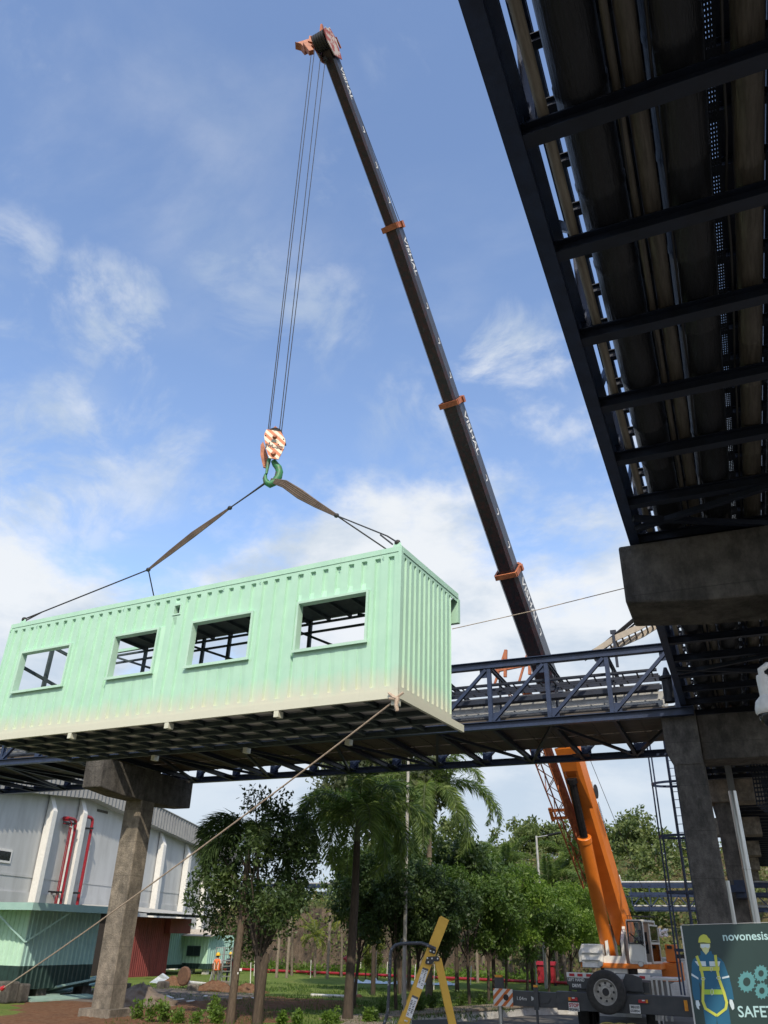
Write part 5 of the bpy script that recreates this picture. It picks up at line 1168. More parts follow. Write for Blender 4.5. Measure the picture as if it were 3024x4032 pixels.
def broadleaf(name, label, base, crown_c, crown_r, cat='tree', nclump=24, nleaf=5200, lsize=.17, material=None, bk=None, fork=.35, stems=4, seed=0, trunk_r=.10, group=None, spread=.09, kpw=6, rz=.85, shape=None):
    rng = np.random.RandomState(seed); rr = random.Random(seed); base = Vector(base); cc = Vector(crown_c)
    t = thing(name, label, cat, base, group)
    cs = []; rs = []
    for i in range(nclump):
        for _ in range(50):
            d = np.array([rr.uniform(-1, 1), rr.uniform(-1, 1), rr.uniform(-1, 1)])
            if np.linalg.norm(d) < 1: break
        d = d*np.array([crown_r, crown_r*.9, crown_r*rz])
        cs.append(np.array(cc)+d); rs.append(crown_r*rr.uniform(.22, .40))
    if shape: 
        for (dx, dy, dz, r) in shape: cs.append(np.array(cc)+np.array([dx, dy, dz])); rs.append(r)
    p = clump_points(cs, rs, nleaf//kpw, rng, .35, .85); p = whorls(p, rng, kpw, spread)
    V, Q = leaves(p, lsize, rng, 2.3, .15); fast('crown', V, Q, material, t)
    mb = MB(); fp = base.lerp(Vector((cc.x, cc.y, base.z+(cc.z-base.z))), fork)
    fp = base+Vector(((cc.x-base.x)*fork*.7, (cc.y-base.y)*fork*.7, (cc.z-base.z)*fork))
    mb.tube([base+Vector((0, 0, -.1)), base.lerp(fp, .5)+Vector((rr.uniform(-.05, .05), 0, 0)), fp], [trunk_r*1.15, trunk_r, trunk_r*.9], 9)
    order = sorted(range(len(cs)), key=lambda i: -cs[i][2])
    for i in range(min(len(cs), stems*2)):
        tgt = Vector(cs[order[(i*5) % len(cs)]]); mid = fp.lerp(tgt, .5)+Vector((rr.uniform(-.25, .25), rr.uniform(-.25, .25), .25))
        k_ = 1.0 if i < stems else .5
        mb.tube([fp+Vector((0, 0, -.05)), fp.lerp(mid, .5)+Vector((rr.uniform(-.1, .1), 0, 0)), mid, tgt], [trunk_r*.62*k_, trunk_r*.5*k_, trunk_r*.34*k_, trunk_r*.12*k_], 6)
    mb.build('trunk', bk or bark_dark, t, smooth=True)
    return t
def frond(rng, L_, azim, elev, curl, nl, lw, ll, fluffy=True, droop=.3):
    """arching rachis with narrow leaflets, returns V, Q and the rachis points"""
    n = 14; pts = [np.zeros(3)]; e = elev
    hdir = np.array([math.cos(azim), math.sin(azim), 0]); sdir = np.array([-math.sin(azim), math.cos(azim), 0])
    tw = rng.uniform(-.25, .25)
    for i in range(n):
        f = (i+1)/n; d = hdir*math.cos(e)+np.array([0, 0, 1])*math.sin(e)+sdir*tw*f*.4; pts.append(pts[-1]+d*L_/n); e -= curl/n*(.5+1.2*f)
    pts = np.array(pts); fs = np.linspace(.10, 1.0, nl)
    ip = fs*n; i0 = np.clip(ip.astype(int), 0, n-1); P_ = pts[i0]+(pts[i0+1]-pts[i0])*(ip-i0)[:, None]; T_ = pts[i0+1]-pts[i0]; T_ /= np.linalg.norm(T_, axis=1)[:, None]
    Nn = np.cross(T_, sdir); Nn /= np.linalg.norm(Nn, axis=1)[:, None]; S_ = np.cross(Nn, T_)
    Vs = []; 
    taper = np.sin(np.clip(fs, 0, 1)*math.pi*.86+.32)**.6; taper = np.maximum(taper, .25)
    for sgn in (-1, 1):
        for lay in ((-.5, 0., .55) if fluffy else (.15,)):
            ang = lay+rng.uniform(-.25, .25, nl)
            d = S_*sgn*np.cos(ang)[:, None]+Nn*np.sin(ang)[:, None]+T_*.65; d[:, 2] -= droop*.4; d /= np.linalg.norm(d, axis=1)[:, None]
            l = (ll*taper*rng.uniform(.75, 1.15, nl))[:, None]
            m_ = P_+d*l*.5; d2 = d.copy(); d2[:, 2] -= droop*1.4; d2 /= np.linalg.norm(d2, axis=1)[:, None]; tipp = m_+d2*l*.55
            wv = np.cross(d, rng.normal(size=(nl, 3))); wv /= np.linalg.norm(wv, axis=1)[:, None]; wv *= lw/2
            Vs.append(np.stack([P_, m_+wv, tipp, m_-wv], 1))
    V = np.concatenate(Vs).reshape(-1, 3); return V, pts
def palm(name, label, base, top, L_, nf, material, seed, trunk_r=.15, nl=58, lw=.045, ll=.62, group=None, dirs=None, bk=None, fluffy=True, el=(1.35, -.1), curl=(1.3, 2.3), shaft=True):
    rng = np.random.RandomState(seed); base = Vector(base); top = Vector(top); t = thing(name, label, 'palm', base, group)
    Vs = []; mb = MB()
    for i in range(nf):
        f = i/max(1, nf-1); az_ = i*2.399+rng.uniform(-.3, .3); e = el[0]+(el[1]-el[0])*f+rng.uniform(-.1, .1); c_ = curl[0]+(curl[1]-curl[0])*f*rng.uniform(.7, 1.1)
        if dirs and i < len(dirs): az_, e, c_ = dirs[i]
        V, pts = frond(rng, L_*rng.uniform(.85, 1.1), az_, e, c_, nl, lw, ll, fluffy); Vs.append(V+np.array(top))
        mb.tube([Vector(p)+top for p in pts[::2]], [.032-.026*k/7 for k in range(len(pts[::2]))], 5)
    V = np.concatenate(Vs); Q = np.arange(len(V)).reshape(-1, 4); fast('fronds', V, Q, material, t)
    mb.build('frond_stalks', lf_stalk, t, smooth=True)
    mb = MB(); q = base.lerp(top, .55)+Vector((.04, 0, 0)); mb.tube([base+Vector((0, 0, -.1)), base.lerp(top, .12), q, base.lerp(top, .86)], [trunk_r*1.35, trunk_r*1.08, trunk_r, trunk_r*.82], 12); mb.build('trunk', bk or palm_bark, t, smooth=True)
    if shaft: mb = MB(); mb.tube([base.lerp(top, .85), base.lerp(top, .92), top], [trunk_r*.85, trunk_r*.8, trunk_r*.35], 10); mb.build('crownshaft', lf_stalk, t, smooth=True)
    return t
lf_stalk = mat('pale_green_stalk', (.13, .16, .07), (.09, .11, .05), .6)
# nearest: smooth-trunked palm and the dense tree beside it
b = onz(905, 4034, 0); tp = ond(985, 3290, math.hypot(b.x, b.y)+1.0)
palm('foxtail_palm', 'near palm with a smooth tagged trunk and fronds poking left out of the dark tree', b, tp, 2.8, 10, lf_dark, 11, .135, 56, .042, .8, dirs=[(R(205), .5, 2.5), (R(180), .9, 2.4), (R(215), -.15, 1.7)], bk=bark)
mb = MB(); p = ond(948, 3818, math.hypot(b.x, b.y)-.19); mb.box(p.x-.05, p.x+.05, p.y-.01, p.y+.0, p.z-.04, p.z+.04); p = ond(937, 3832, math.hypot(b.x, b.y)-.19); mb.box(p.x-.02, p.x+.02, p.y-.01, p.y, p.z-.03, p.z+.03)
tag(mb.build('tree_tag', white_mark, loc=p), 'small white tags on the smooth trunk of the near palm', 'tag')
b = onz(1012, 4036, 0); D_ = math.hypot(b.x, b.y)
broadleaf('broadleaf_tree', 'dark dense broadleaf tree with pale lower stem in the left middle', b, ond(1015, 3430, D_+.8), 2.35, nclump=34, nleaf=15000, lsize=.17, material=lf_dark, fork=.42, stems=6, seed=3, trunk_r=.17, spread=.10, rz=1.05,
          shape=[(-.4, 0, 2.6, .7), (.6, 0, 2.4, .8), (-1.3, 0, 1.5, .8), (1.4, 0, 1.5, .8), (-1.7, 0, -.3, .7), (-1.4, 0, -1.9, .55), (1.6, 0, -.8, .8), (.2, 0, -2.4, .6)])
mb = MB(); mb.tube([b+Vector((0, 0, 0)), b+Vector((.02, 0, .8)), b+Vector((.10, 0, 1.9)), b+Vector((.14, 0, 2.3))], [.2, .17, .14, .02], 9); mb.tube([b+Vector((.1, -.12, 0)), b+Vector((.16, -.14, 1.2)), b+Vector((.25, -.1, 2.2))], [.12, .10, .07], 8)
bt_ = mb.build('stump', bark, loc=b, smooth=True); tag(bt_, 'pale split stump fused to the base of the dark broadleaf tree', 'stump')
# thick dark palm
b = onz(1368, 4018, 0); D_ = math.hypot(b.x, b.y); tp = ond(1412, 3205, D_+.4)
palm('foxtail_palm', 'big foxtail palm with thick dark trunk right of the dense tree', b, tp, 3.7, 17, lf_palm, 21, .165, 50, .055, .85, el=(1.5, -.2), curl=(1.6, 2.6), bk=bark_dark, dirs=[(R(20), 1.1, 1.9), (R(-60), 1.0, 1.8), (R(190), .9, 2.4), (R(170), .4, 2.5), (R(0), .35, 2.6)])
b = onz(1690, 3925, 0); D_ = math.hypot(b.x, b.y); tp = ond(1688, 3120, D_)
palm('foxtail_palm', 'tallest foxtail palm with long drooping fronds left of the crane', b, tp, 5.3, 16, lf_palm, 33, .17, 60, .06, .9, el=(1.5, -.3), curl=(1.5, 2.7), dirs=[(R(-20), .95, 2.1), (R(-40), .3, 2.3), (R(-75), -.15, 1.5), (R(160), -.2, 1.3), (R(10), .6, 2.6), (R(-10), 1.2, 1.7)])
# slender grey-leaved tree behind the palms
b = ond(1580, 3800, 52); b.z = 0; ct_ = ond(1490, 3080, 52)
t_ = broadleaf('gum_tree', 'tall feathery grey green tree rising behind the palms to the bridge', b, ct_, 4.4, nclump=40, nleaf=17000, lsize=.36, material=lf_euc, bk=bark, fork=.6, stems=6, seed=8, trunk_r=.16, spread=.3, kpw=8, rz=.62, shape=[(3.0, 0, .4, 1.3), (-2.6, 0, .3, 1.2), (4.4, 0, .9, 1.0), (1.5, 0, 1.5, 1.2)])
# row of clipped trees along the wall
row = [(1392, 3970, 1455, 3560, 1.6, lf_dark), (1560, 3975, 1540, 3560, 1.75, lf_dark), (1640, 3970, 1660, 3590, 1.5, lf_dark), (1745, 3955, 1745, 3640, 1.45, lf_dark), (1850, 3955, 1830, 3590, 1.75, lf_mid), (1925, 3945, 1925, 3620, 1.65, lf_mid), (1990, 3935, 2010, 3600, 1.75, lf_lime), (2075, 3920, 2085, 3660, 1.6, lf_mid), (2160, 3912, 2175, 3640, 1.8, lf_lime), (2245, 3905, 2270, 3660, 1.8, lf_lime)]
lb = ['first clipped tree behind the thick palm trunk', 'dark clipped tree between tall palm and steel pole', 'dark clipped tree right behind the top of the yellow ladder', 'low dark clipped tree just right of the yellow ladder', 'multi stemmed clipped tree left of the orange striped outrigger plate', 'mid green clipped tree above the orange striped outrigger plate', 'bright leaved clipped tree in the middle of the row', 'shaded clipped tree behind the outrigger beam', 'bright leaved clipped tree left of the crane housing', 'last bright clipped tree touching the crane boom cylinder']
for i, (bx, by, cx_, cy_, r_, m_) in enumerate(row):
    b = onz(bx, by, 0); D_ = math.hypot(b.x, b.y); c = ond(cx_, cy_-35, D_+.3)
    broadleaf('clipped_tree', lb[i], b, c, r_*1.3, nclump=26, nleaf=12000, lsize=.18, material=m_, fork=.42, stems=4, seed=40+i, trunk_r=.075, group='clipped trees in a row along the low wall', spread=.09, rz=.85)
# broad crowns filling the space behind the row
for i, (px, py, D_, r_, lbl) in enumerate(((1480, 3440, 50, 2.6, 'dark full crowned tree behind the thick palm'), (1610, 3470, 54, 2.6, 'dark full crowned tree behind the steel pole'), (1790, 3470, 55, 2.7, 'full crowned tree under the drooping palm frond'), (1930, 3500, 57, 2.5, 'full crowned tree behind the bright clipped tree'), (2080, 3560, 60, 2.3, 'full crowned tree at the foot of the street lamp'))):
    c = ond(px, py, D_); broadleaf('shade_tree', lbl, Vector((c.x, c.y, 0)), c, r_, nclump=26, nleaf=7500, lsize=.30, material=lf_mid if i % 2 else lf_dark, fork=.5, stems=5, seed=300+i, trunk_r=.12, group='shade trees behind the clipped row', spread=.15, kpw=6, rz=.85)
# palms farther back
bp = [(2010, 3830, 1990, 3440, 70, 3.6, lf_palm), (2150, 3840, 2165, 3500, 66, 3.6, lf_palm), (2240, 3830, 2260, 3400, 68, 3.4, lf_palm), (2330, 3820, 2345, 3560, 62, 3.2, lf_palm), (1905, 3840, 1890, 3420, 72, 3.2, lf_palm)]
bl = ['bushy palm behind the row with fronds below the lamp post', 'bushy palm standing behind the lamp post', 'palm with an upright crown between lamp post and crane boom', 'low palm peeking out beside the orange cylinder', 'palm half hidden behind the tall foxtail palm']
for i, (bx, by, tx, ty, D_, L_, m_) in enumerate(bp):
    b = ond(bx, by, D_); b.z = 0 if D_ < 69 else 0.2; palm('background_palm', bl[i], b, ond(tx, ty, D_), L_, 15, m_, 60+i, .16, 62, .065, .6, group='palms at the back of the lawn', el=(1.45, -.2), curl=(1.1, 2.2))
for i, (bx, by, ty, D_, L_, lbl) in enumerate(((1240, 3830, 3690, 70, 1.6, 'small yellow green palm by the rock face between the tree trunks'), (1150, 3825, 3600, 72, 2.0, 'yellowish palm at the rock face behind the dark tree'), (1345, 3825, 3620, 71, 1.8, 'yellowish palm at the rock face half behind the thick palm trunk'))):
    b = ond(bx, by, D_); b.z = 0; palm('young_palm', lbl, b, ond(bx, ty, D_), L_, 12, lf_palm_y, 80+i, .09, 34, .06, .42, group='young palms by the rock face', fluffy=False, el=(1.4, .0), curl=(.9, 1.8))
for i, (px, D_, hgt) in enumerate(((1487, 68, 3.4), (1440, 69, 2.4))):
    b = ond(px, 3825, D_); b.z = 0; broadleaf('columnar_shrub', ('tall narrow yellow green shrub by the rock face' if i == 0 else 'lower narrow shrub by the rock face behind the thick palm'), b, b+Vector((0, 0, hgt*.55)), .42, 'shrub', 14, 1500, .16, lf_palm_y, seed=90+i, trunk_r=.04, rz=hgt*1.0, group='shrubs by the rock face')
# trees on the hill crest
rr = random.Random(5)
hl = [(1760, 3330, 118, 3.2), (2130, 3300, 120, 2.4), (2200, 3340, 118, 2.6), (2420, 3290, 116, 2.6), (2450, 3330, 112, 3.0), (2535, 3330, 114, 3.2), (2640, 3390, 112, 2.6), (2580, 3420, 104, 2.5), (2380, 3400, 108, 2.6), (2060, 3350, 118, 2.8), (2690, 3430, 105, 2.2), (1960, 3370, 116, 2.6), (2960, 3520, 110, 3.0), (2480, 3640, 84, 2.2), (2560, 3660, 84, 2.0), (2520, 3560, 92, 2.2), (1850, 3400, 112, 2.6), (1690, 3380, 115, 2.8)]
wl_ = ['above the tall palm', 'left of the lamp head', 'right of the lamp head', 'beside the boom at the crest', 'close behind the orange boom', 'on the crest behind the cage ladder', 'low on the crest by the pier', 'below the crest left of the pier', 'just right of the orange boom', 'left of the lamp post', 'next to the haunched pier', 'left of the lamp over the palms', 'at the right edge between piers', 'under the far pipe bridge', 'under the far bridge by the cage ladder', 'in front of the far bridge', 'over the clipped row', 'behind the tall palm crown']
for i, (px, py, D_, r_) in enumerate(hl):
    c = ond(px, py, D_); d = Vector((c.x, c.y)); gz = float(hz(np.array([c.x]), np.array([c.y]))[0]); base = Vector((c.x, c.y, min(gz, c.z-1.0)))
    broadleaf('hill_tree', 'loose light green tree on the hill '+wl_[i], base, c, r_*1.3, nclump=16, nleaf=3000, lsize=.5, material=lf_hill, bk=bark, fork=.5, stems=4, seed=100+i, trunk_r=.10, group='trees on the hillside', spread=.2, kpw=7, rz=.9)
# scrub covering the hill: one uncountable mass
rng = np.random.RandomState(2); n = 5200; x = rng.uniform(-75, 25, n); y = rng.uniform(74, 128, n); z = hz(x, y)
den_ = fbm(x*2, y*2, 21); keep = den_ > -.25; x, y, z = x[keep], y[keep], z[keep]
pc = np.stack([x, y, z+.25], 1); p = np.repeat(pc, 34, 0); big_ = rng.random(len(pc)) < .16; r_ = np.repeat(np.where(big_, rng.uniform(1.6, 2.6, len(pc)), rng.uniform(.3, 1.25, len(pc))), 34)[:, None]; p = p+rng.normal(size=p.shape)*r_*np.array([.55, .55, .42]); p[:, 2] = np.maximum(p[:, 2], np.repeat(z, 34)+.02)
h_ = len(p)//34*20
V, Q = leaves(p, .36, rng, 2.2); 
sel = rng.permutation(len(p)); m1 = np.repeat(rng.random(len(pc)) < .62, 34)
tag(fast('hill_scrub', V.reshape(-1, 4, 3)[m1].reshape(-1, 3), np.arange(m1.sum()*4).reshape(-1, 4), lf_hill), 'green scrub covering the hillside', 'scrub', kind='stuff')
tag(fast('dry_scrub', V.reshape(-1, 4, 3)[~m1].reshape(-1, 3), np.arange((~m1).sum()*4).reshape(-1, 4), lf_dry), 'dry brown scrub on the hillside', 'scrub', kind='stuff')
# grass tufts on the near lawn and weeds along the red pipe
n = 30000; x = rng.uniform(-34, -10, n); y = rng.uniform(24, 52, n); nn = fbm(x*5, y*5, 5); k1 = (nn > -.2)
# keep off the soil
cxy = onz(430, 4010, 0); k1 &= ~((x < onz(760, 3990, 0).x) & (y < 35)); k1 &= (x < -10.5-(44-y)*.0)
pp = np.stack([x, y, np.zeros(n)], 1)[k1]
d = rng.normal(size=(len(pp), 3))*.35; d[:, 2] = 1; L_ = rng.uniform(.05, .16, len(pp))[:, None]; s = np.cross(d, rng.normal(size=d.shape)); s /= np.linalg.norm(s, axis=1)[:, None]; s *= .016
V = np.stack([pp-s, pp+s, pp+d*L_+s*.2, pp+d*L_-s*.2], 1).reshape(-1, 3)
tag(fast('grass', V, np.arange(len(V)).reshape(-1, 4), lf_mid), 'short green grass of the lawn', 'grass', kind='stuff')
pc = np.stack([rng.uniform(-44, -11, 420), rng.uniform(66.2, 68.6, 420), np.zeros(420)+.15], 1); p = np.repeat(pc, 30, 0)+rng.normal(size=(420*30, 3))*np.array([.35, .3, .28]); p[:, 2] = np.abs(p[:, 2]); V, Q = leaves(p, .3, rng, 3)
tag(fast('weeds', V, Q, lf_lime), 'weeds along the foot of the rock face', 'weeds', kind='stuff')
nk = 420; xk = rng.uniform(-50, -8, nk); yk = rng.uniform(69.3, 76, nk); zk = hz(xk, yk); pc = np.stack([xk, yk-.25, zk+.1], 1); p = np.repeat(pc, 40, 0)+rng.normal(size=(nk*40, 3))*np.array([.5, .25, .55]); V, Q = leaves(p, .3, rng, 2.4, .6)
tag(fast('rock_creepers', V, Q, lf_hill), 'creepers and bushes growing over the cut rock face', 'creepers', kind='stuff')
# shrubs at the bottom edge and under the clipped row
sh = [(545, 4020, .75), (590, 4030, .95), (640, 4032, .8), (700, 4034, .55), (770, 4034, .5), (835, 4018, .9), (850, 4034, .6), (1110, 4034, .45), (1170, 4034, .55), (1290, 4034, .4), (1315, 4028, .5), (1450, 4030, .5), (1500, 3995, .6), (1610, 4000, .8), (1650, 3985, .9), (1700, 3975, .8), (1760, 3970, .8), (1820, 3962, .8), (1900, 3958, .75), (1470, 4020, .45)]
for i, (px, py, hgt) in enumerate(sh):
    hgt *= .7
    b = onz(px, py, 0); rng2 = np.random.RandomState(200+i); t = thing('shrub', None, 'shrub', b, 'leafy shrubs along the front edge of the lawn')
    t['label'] = ['bright leafy shrub beside the concrete pier pedestal', 'tallest bright shrub right of the pier pedestal', 'leafy shrub third from the pier pedestal', 'low shrub in front of the red dirt', 'small shrub near the first palm trunk', 'upright shrub left of the smooth palm trunk', 'low shrub touching the smooth palm trunk', 'small plant right of the split stump', 'small plant between stump and thick palm', 'tiny plant left of the thick palm base', 'small plant at the foot of the thick palm', 'small plant left of the steel handrail', 'dark shrub seen inside the handrail loop', 'dark shrub seen between the ladder rails', 'dark shrub behind the rear ladder rail', 'dark shrub right of the ladder on the wall', 'dark low shrub behind the coping', 'dark shrub among the clipped stems', 'dark low shrub near the striped plate', 'small plant just left of the yellow ladder'][i]
    st_ = []; mb = MB()
    for k in range(rng2.randint(5, 12)):
        a = rng2.uniform(0, 6.28); e_ = rng2.uniform(.1, .55); q = b+Vector((math.cos(a)*e_*hgt, math.sin(a)*e_*hgt, hgt*rng2.uniform(.4, 1.15))); mb.tube([b, b.lerp(q, .5)+Vector((0, 0, .05)), q], [.014, .01, .004], 5)
        for f in np.linspace(.25, 1, 9): st_.append(np.array(b.lerp(q, float(f)))+rng2.normal(size=3)*.04)
    p = np.repeat(np.array(st_), 7, 0); p = p+rng2.normal(size=p.shape)*.035; V, Q = leaves(p, .12, rng2, 2.4, -.5); fast('foliage', V, Q, lf_lime if i < 12 else lf_mid, t); mb.build('stems', bark, t)

# ------------------------------------------------------------------ lawn furniture
def rod(name, label, a, b_, r, material, cat, group=None, n=8):
    mb = MB(); mb.tube([a, b_], r, n); return tag(mb.build(name, material, loc=a, smooth=True), label, cat, group)
wp = [(985, 3895, 3790, 'left of the split stump behind the dirt'), (1000, 3843, 3780, 'thin one by the small bush at the rock face'), (838, 3882, 3790, 'next to the worker in the orange vest'), (1222, 3850, 3780, 'in front of the rock left of the thick palm'), (1404, 3926, 3808, 'standing right of the thick palm on the white pipe'), (1418, 3843, 3790, 'far one right of the thick palm'), (1523, 3850, 3787, 'seen inside the handrail loop'), (1633, 3860, 3797, 'left of the ladder hinge'), (1708, 3897, 3797, 'between the two ladder rails'), (1853, 3878, 3802, 'right of the ladder among the stems')]
for px, yb0, yt0, lbl in wp:
    b = onz(px, yb0, 0); D_ = math.hypot(b.x, b.y); tp = ond(px+3, yt0, D_); rod('marker_stake', 'thin white marker stake '+lbl, b, tp, .028, white_pvc, 'stake', 'white marker stakes on the lawn', 6)
a = onz(760, 3832, .15); b = onz(1060, 3829, .15); c = onz(1420, 3841, .15); d = onz(2110, 3882, .15)
mb = MB(); mb.tube([Vector((-60, 66.0, .18)), Vector((-40, 65.9, .18)), Vector((-25, 65.6, .18)), Vector((-11, 65.2, .18))], .10, 10)
for x in np.arange(-58, -11, 4): mb.box(x, x+.2, 65.5, 66.2, -.01, .06)
tag(mb.build('ground_pipe', red_pipe_mat, loc=(-30, 65.8, .1), smooth=True), 'long red fire pipe lying along the far side of the lawn', 'pipe')
a = onz(1225, 3918, .06); b = onz(1400, 3925, .06); rod('white_pipe', 'white pipe lying on the grass left of the thick palm', a, b, .07, white_pvc, 'pipe')
b_ = onz(1412, 3926, 0); mb = MB(); mb.lathe([(0, .14), (.12, .12), (.2, .03), (.22, 0)], b_, (0, 0, 1), 10); tag(mb.build('brick_rubble', mat('brick_red', (.3, .12, .07), None, .9), loc=b_), 'little heap of broken brick at a stake foot', 'rubble')
rng3 = np.random.RandomState(8); a = onz(1390, 3868, .02); b = onz(1790, 3877, .02)
mb = MB(); n_ = 40; dv = (b-a); nv = Vector((dv.y, -dv.x, 0)).normalized()
rowsT = [[a+dv*(i/n_)+nv*(j*.45+rng3.uniform(-.12, .12))+Vector((0, 0, .05+abs(rng3.normal())*.09 if 0 < j < 3 else .02)) for j in range(4)] for i in range(n_+1)]
for i in range(n_):
    for j in range(3): mb.face([rowsT[i][j], rowsT[i+1][j], rowsT[i+1][j+1], rowsT[i][j+1]])
tag(mb.build('plastic_sheet', mat('pale_blue_sheet', (.50, .62, .66), (.62, .68, .68), .4), loc=a, smooth=True), 'crumpled pale blue plastic sheet lying in a strip on the lawn', 'sheet')
# hydrant, red cabinet
b = onz(1365, 3860, 0); D_ = math.hypot(b.x, b.y)
t = thing('fire_hydrant', 'red fire hydrant half hidden behind the thick palm trunk', 'hydrant', b); mb = MB(); mb.tube([b, b+Vector((0, 0, 1.3))], .08, 10); mb.build('standpipe', red_pipe_mat, t, smooth=True)
mb = MB(); q = b+Vector((0, 0, 1.35)); mb.lathe([(0, -.2), (.16, -.2), (.16, .12), (.1, .2), (0, .22)], q, (0, 0, 1), 12); mb.tube([q+Vector((-.3, 0, .02)), q+Vector((.3, 0, .02))], .1, 10); mb.build('valve_head', red_pipe_mat, t, smooth=True)
b = onz(2155, 3880, 0); t = thing('hose_cabinet', 'red hose cabinet behind the stems of the clipped trees', 'cabinet', b); mb = MB(); mb.box(b.x-.6, b.x+.6, b.y-.3, b.y+.3, .15, 1.25); mb.build('cabinet_body', red_pipe_mat, t, bevel=.02); mb = MB(); mb.prism([(b.x-.7, b.y-.4, 1.26), (b.x+.7, b.y-.4, 1.26), (b.x+.7, b.y, 1.5), (b.x-.7, b.y, 1.5)], (0, .4, 0)); mb.build('cabinet_roof', red_pipe_mat, t); mb = MB(); [mb.box(b.x+x-.05, b.x+x+.05, b.y-.2, b.y+.2, 0, .148) for x in (-.6, .6)]; mb.build('legs', steel_dark, t)
# white bent standpipes by the rock
for i, (px, yb0, yt0) in enumerate(((1405, 3832, 3690), (1960, 3850, 3720), (2010, 3856, 3735))):
    b = onz(px, yb0, 0); D_ = math.hypot(b.x, b.y); tp = ond(px-2, yt0, D_); mb = MB(); mb.tube([b, Vector((b.x, b.y, tp.z*.55)), Vector((b.x, b.y, tp.z*.55)), Vector((b.x-.5, b.y, tp.z*.55)), Vector((b.x-.5, b.y, tp.z))], .07, 8)
    tag(mb.build('standpipe', white_pvc, loc=b, smooth=True), ['white stepped standpipe right of the thick palm', 'white stepped standpipe behind the striped outrigger plate', 'white stepped standpipe right of the striped outrigger plate'][i], 'pipe', 'white standpipes by the rock face')
# concrete posts along the rock
for i, px in enumerate((1010, 1090, 1130, 1290, 1478, 1655, 1730, 1880, 2195, 2225)):
    b = ond(px, 3822, 67.5); b.z = 0; hgt = [3.2, 3.6, 4.8, 4.4, 4.6, 4.2, 4.2, 4.0, 4.4, 4.2][i]
    rod('concrete_post', 'slim weathered post before the rock face, number-free and '+['left of the dark tree stems', 'between the dark tree stems', 'right of the dark tree stems', 'left of the thick palm', 'right of the thick palm', 'behind the handrail pole', 'behind the ladder rail', 'behind the clipped stems', 'beside the red cabinet', 'right of the red cabinet'][i], b, b+Vector((0, 0, hgt)), .11, coping_mat, 'post', 'posts along the rock face', 8)['label'] = 'slim weathered concrete post before the rock face '+['left of the dark tree stems', 'between the dark tree stems', 'right of the dark tree stems', 'left of the thick palm', 'right of the thick palm', 'behind the handrail pole', 'behind the ladder rail', 'behind the clipped stems', 'beside the red cabinet', 'right of the red cabinet'][i]
# lamp posts
p0 = ond(1590, 3700, 40.0); b = Vector((p0.x, p0.y, 0)); tp = ond(1608, 2985, 40.0)
mb = MB(); mb.tube([b, Vector((tp.x, tp.y, tp.z))], [.10, .065], 12); tag(mb.build('steel_pole', mat('pale_pole', (.46, .44, .38), (.33, .31, .26), .5, scale=6), loc=b, smooth=True), 'slim pale steel pole in front of the tall palm', 'pole')
tp = ond(2112, 3300, 62); b = Vector((tp.x, tp.y, 0)); t = thing('street_lamp', 'grey street lamp with flat head left of the crane boom', 'lamp', b)
mb = MB(); mb.tube([b, tp+Vector((0, 0, .15))], [.11, .075], 12); mb.build('post', galv, t, smooth=True); hd_ = ond(2165, 3288, 61.5); mb = MB(); mb.tube([tp+Vector((0, 0, .05)), hd_], .04, 8); mb.build('arm', galv, t, smooth=True); e_ = ond(2172, 3283, 61.4); mb = MB(); dd = (hd_-tp).normalized(); mb.bar(hd_-dd*.1, hd_+dd*.9, .42, .11); mb.build('lamp_head', black, t, bevel=.02)
tp = ond(2090, 3518, 60); mb = MB(); mb.box(tp.x-.25, tp.x+.25, tp.y-.1, tp.y+.1, tp.z-.15, tp.z+.15); mb.tube([(tp.x, tp.y, 0), (tp.x, tp.y, tp.z-.15)], .05, 8); mb.tube([(tp.x, tp.y, tp.z), (tp.x-.9, tp.y, tp.z-.1)], .04, 6)
tag(mb.build('flood_light', galv, loc=(tp.x, tp.y, 0)), 'small floodlight on a post among the palms under the street lamp', 'lamp')
# ------------------------------------------------------------------ far pipe bridge
fy_ = 78.0; zt1 = ony(2590, 3483, fy_).z; zb1 = ony(2590, 3578, fy_).z
t = thing('far_pipe_bridge', 'distant navy truss pipe bridge crossing in front of the hill', 'pipe bridge', (-20, fy_, 0))
zm1 = (zt1+zb1)/2+.05
for z, nm in ((zt1, 'top_chord'), (zb1, 'bottom_chord'), (zm1+.15, 'middle_chord')):
    for y in (fy_, fy_+2.6): mb = MB(); mb.box(-62, 2, y-.09, y+.09, z-.13, z+.13); mb.build(nm, steel, t)
mb = MB(); [mb.tube([(-62, fy_+.5, z), (2, fy_+.5, z)], .08, 8) for z in (zt1+.22, zb1+.22)]; mb.build('pipes', galv, t, smooth=True)
xs2 = np.arange(-62, 2, 1.55); mb = MB(); mb2 = MB()
for i, x in enumerate(xs2):
    mb.box(x-.05, x+.05, fy_-.04, fy_+.04, zb1+.131, zt1-.131)
    if i+1 < len(xs2): mb2.bar((x, fy_, zb1+.13), (x+.775, fy_, zm1), .09, .08, up=(0, 1, 0)); mb2.bar((x+.775, fy_, zm1), (x+1.55, fy_, zb1+.13), .09, .08, up=(0, 1, 0))
mb.build('truss_posts', steel, t); mb2.build('truss_diagonals', steel, t)
for x in (-52, -37, -22, -12.5, -4): mb = MB(); g_z = float(hz(np.array([x]), np.array([fy_+1.3]))[0]); mb.box(x-.25, x+.25, fy_+.2, fy_+2.4, min(g_z-.3, zb1-.5), zb1-.131); mb.build('support', conc_grey, t)
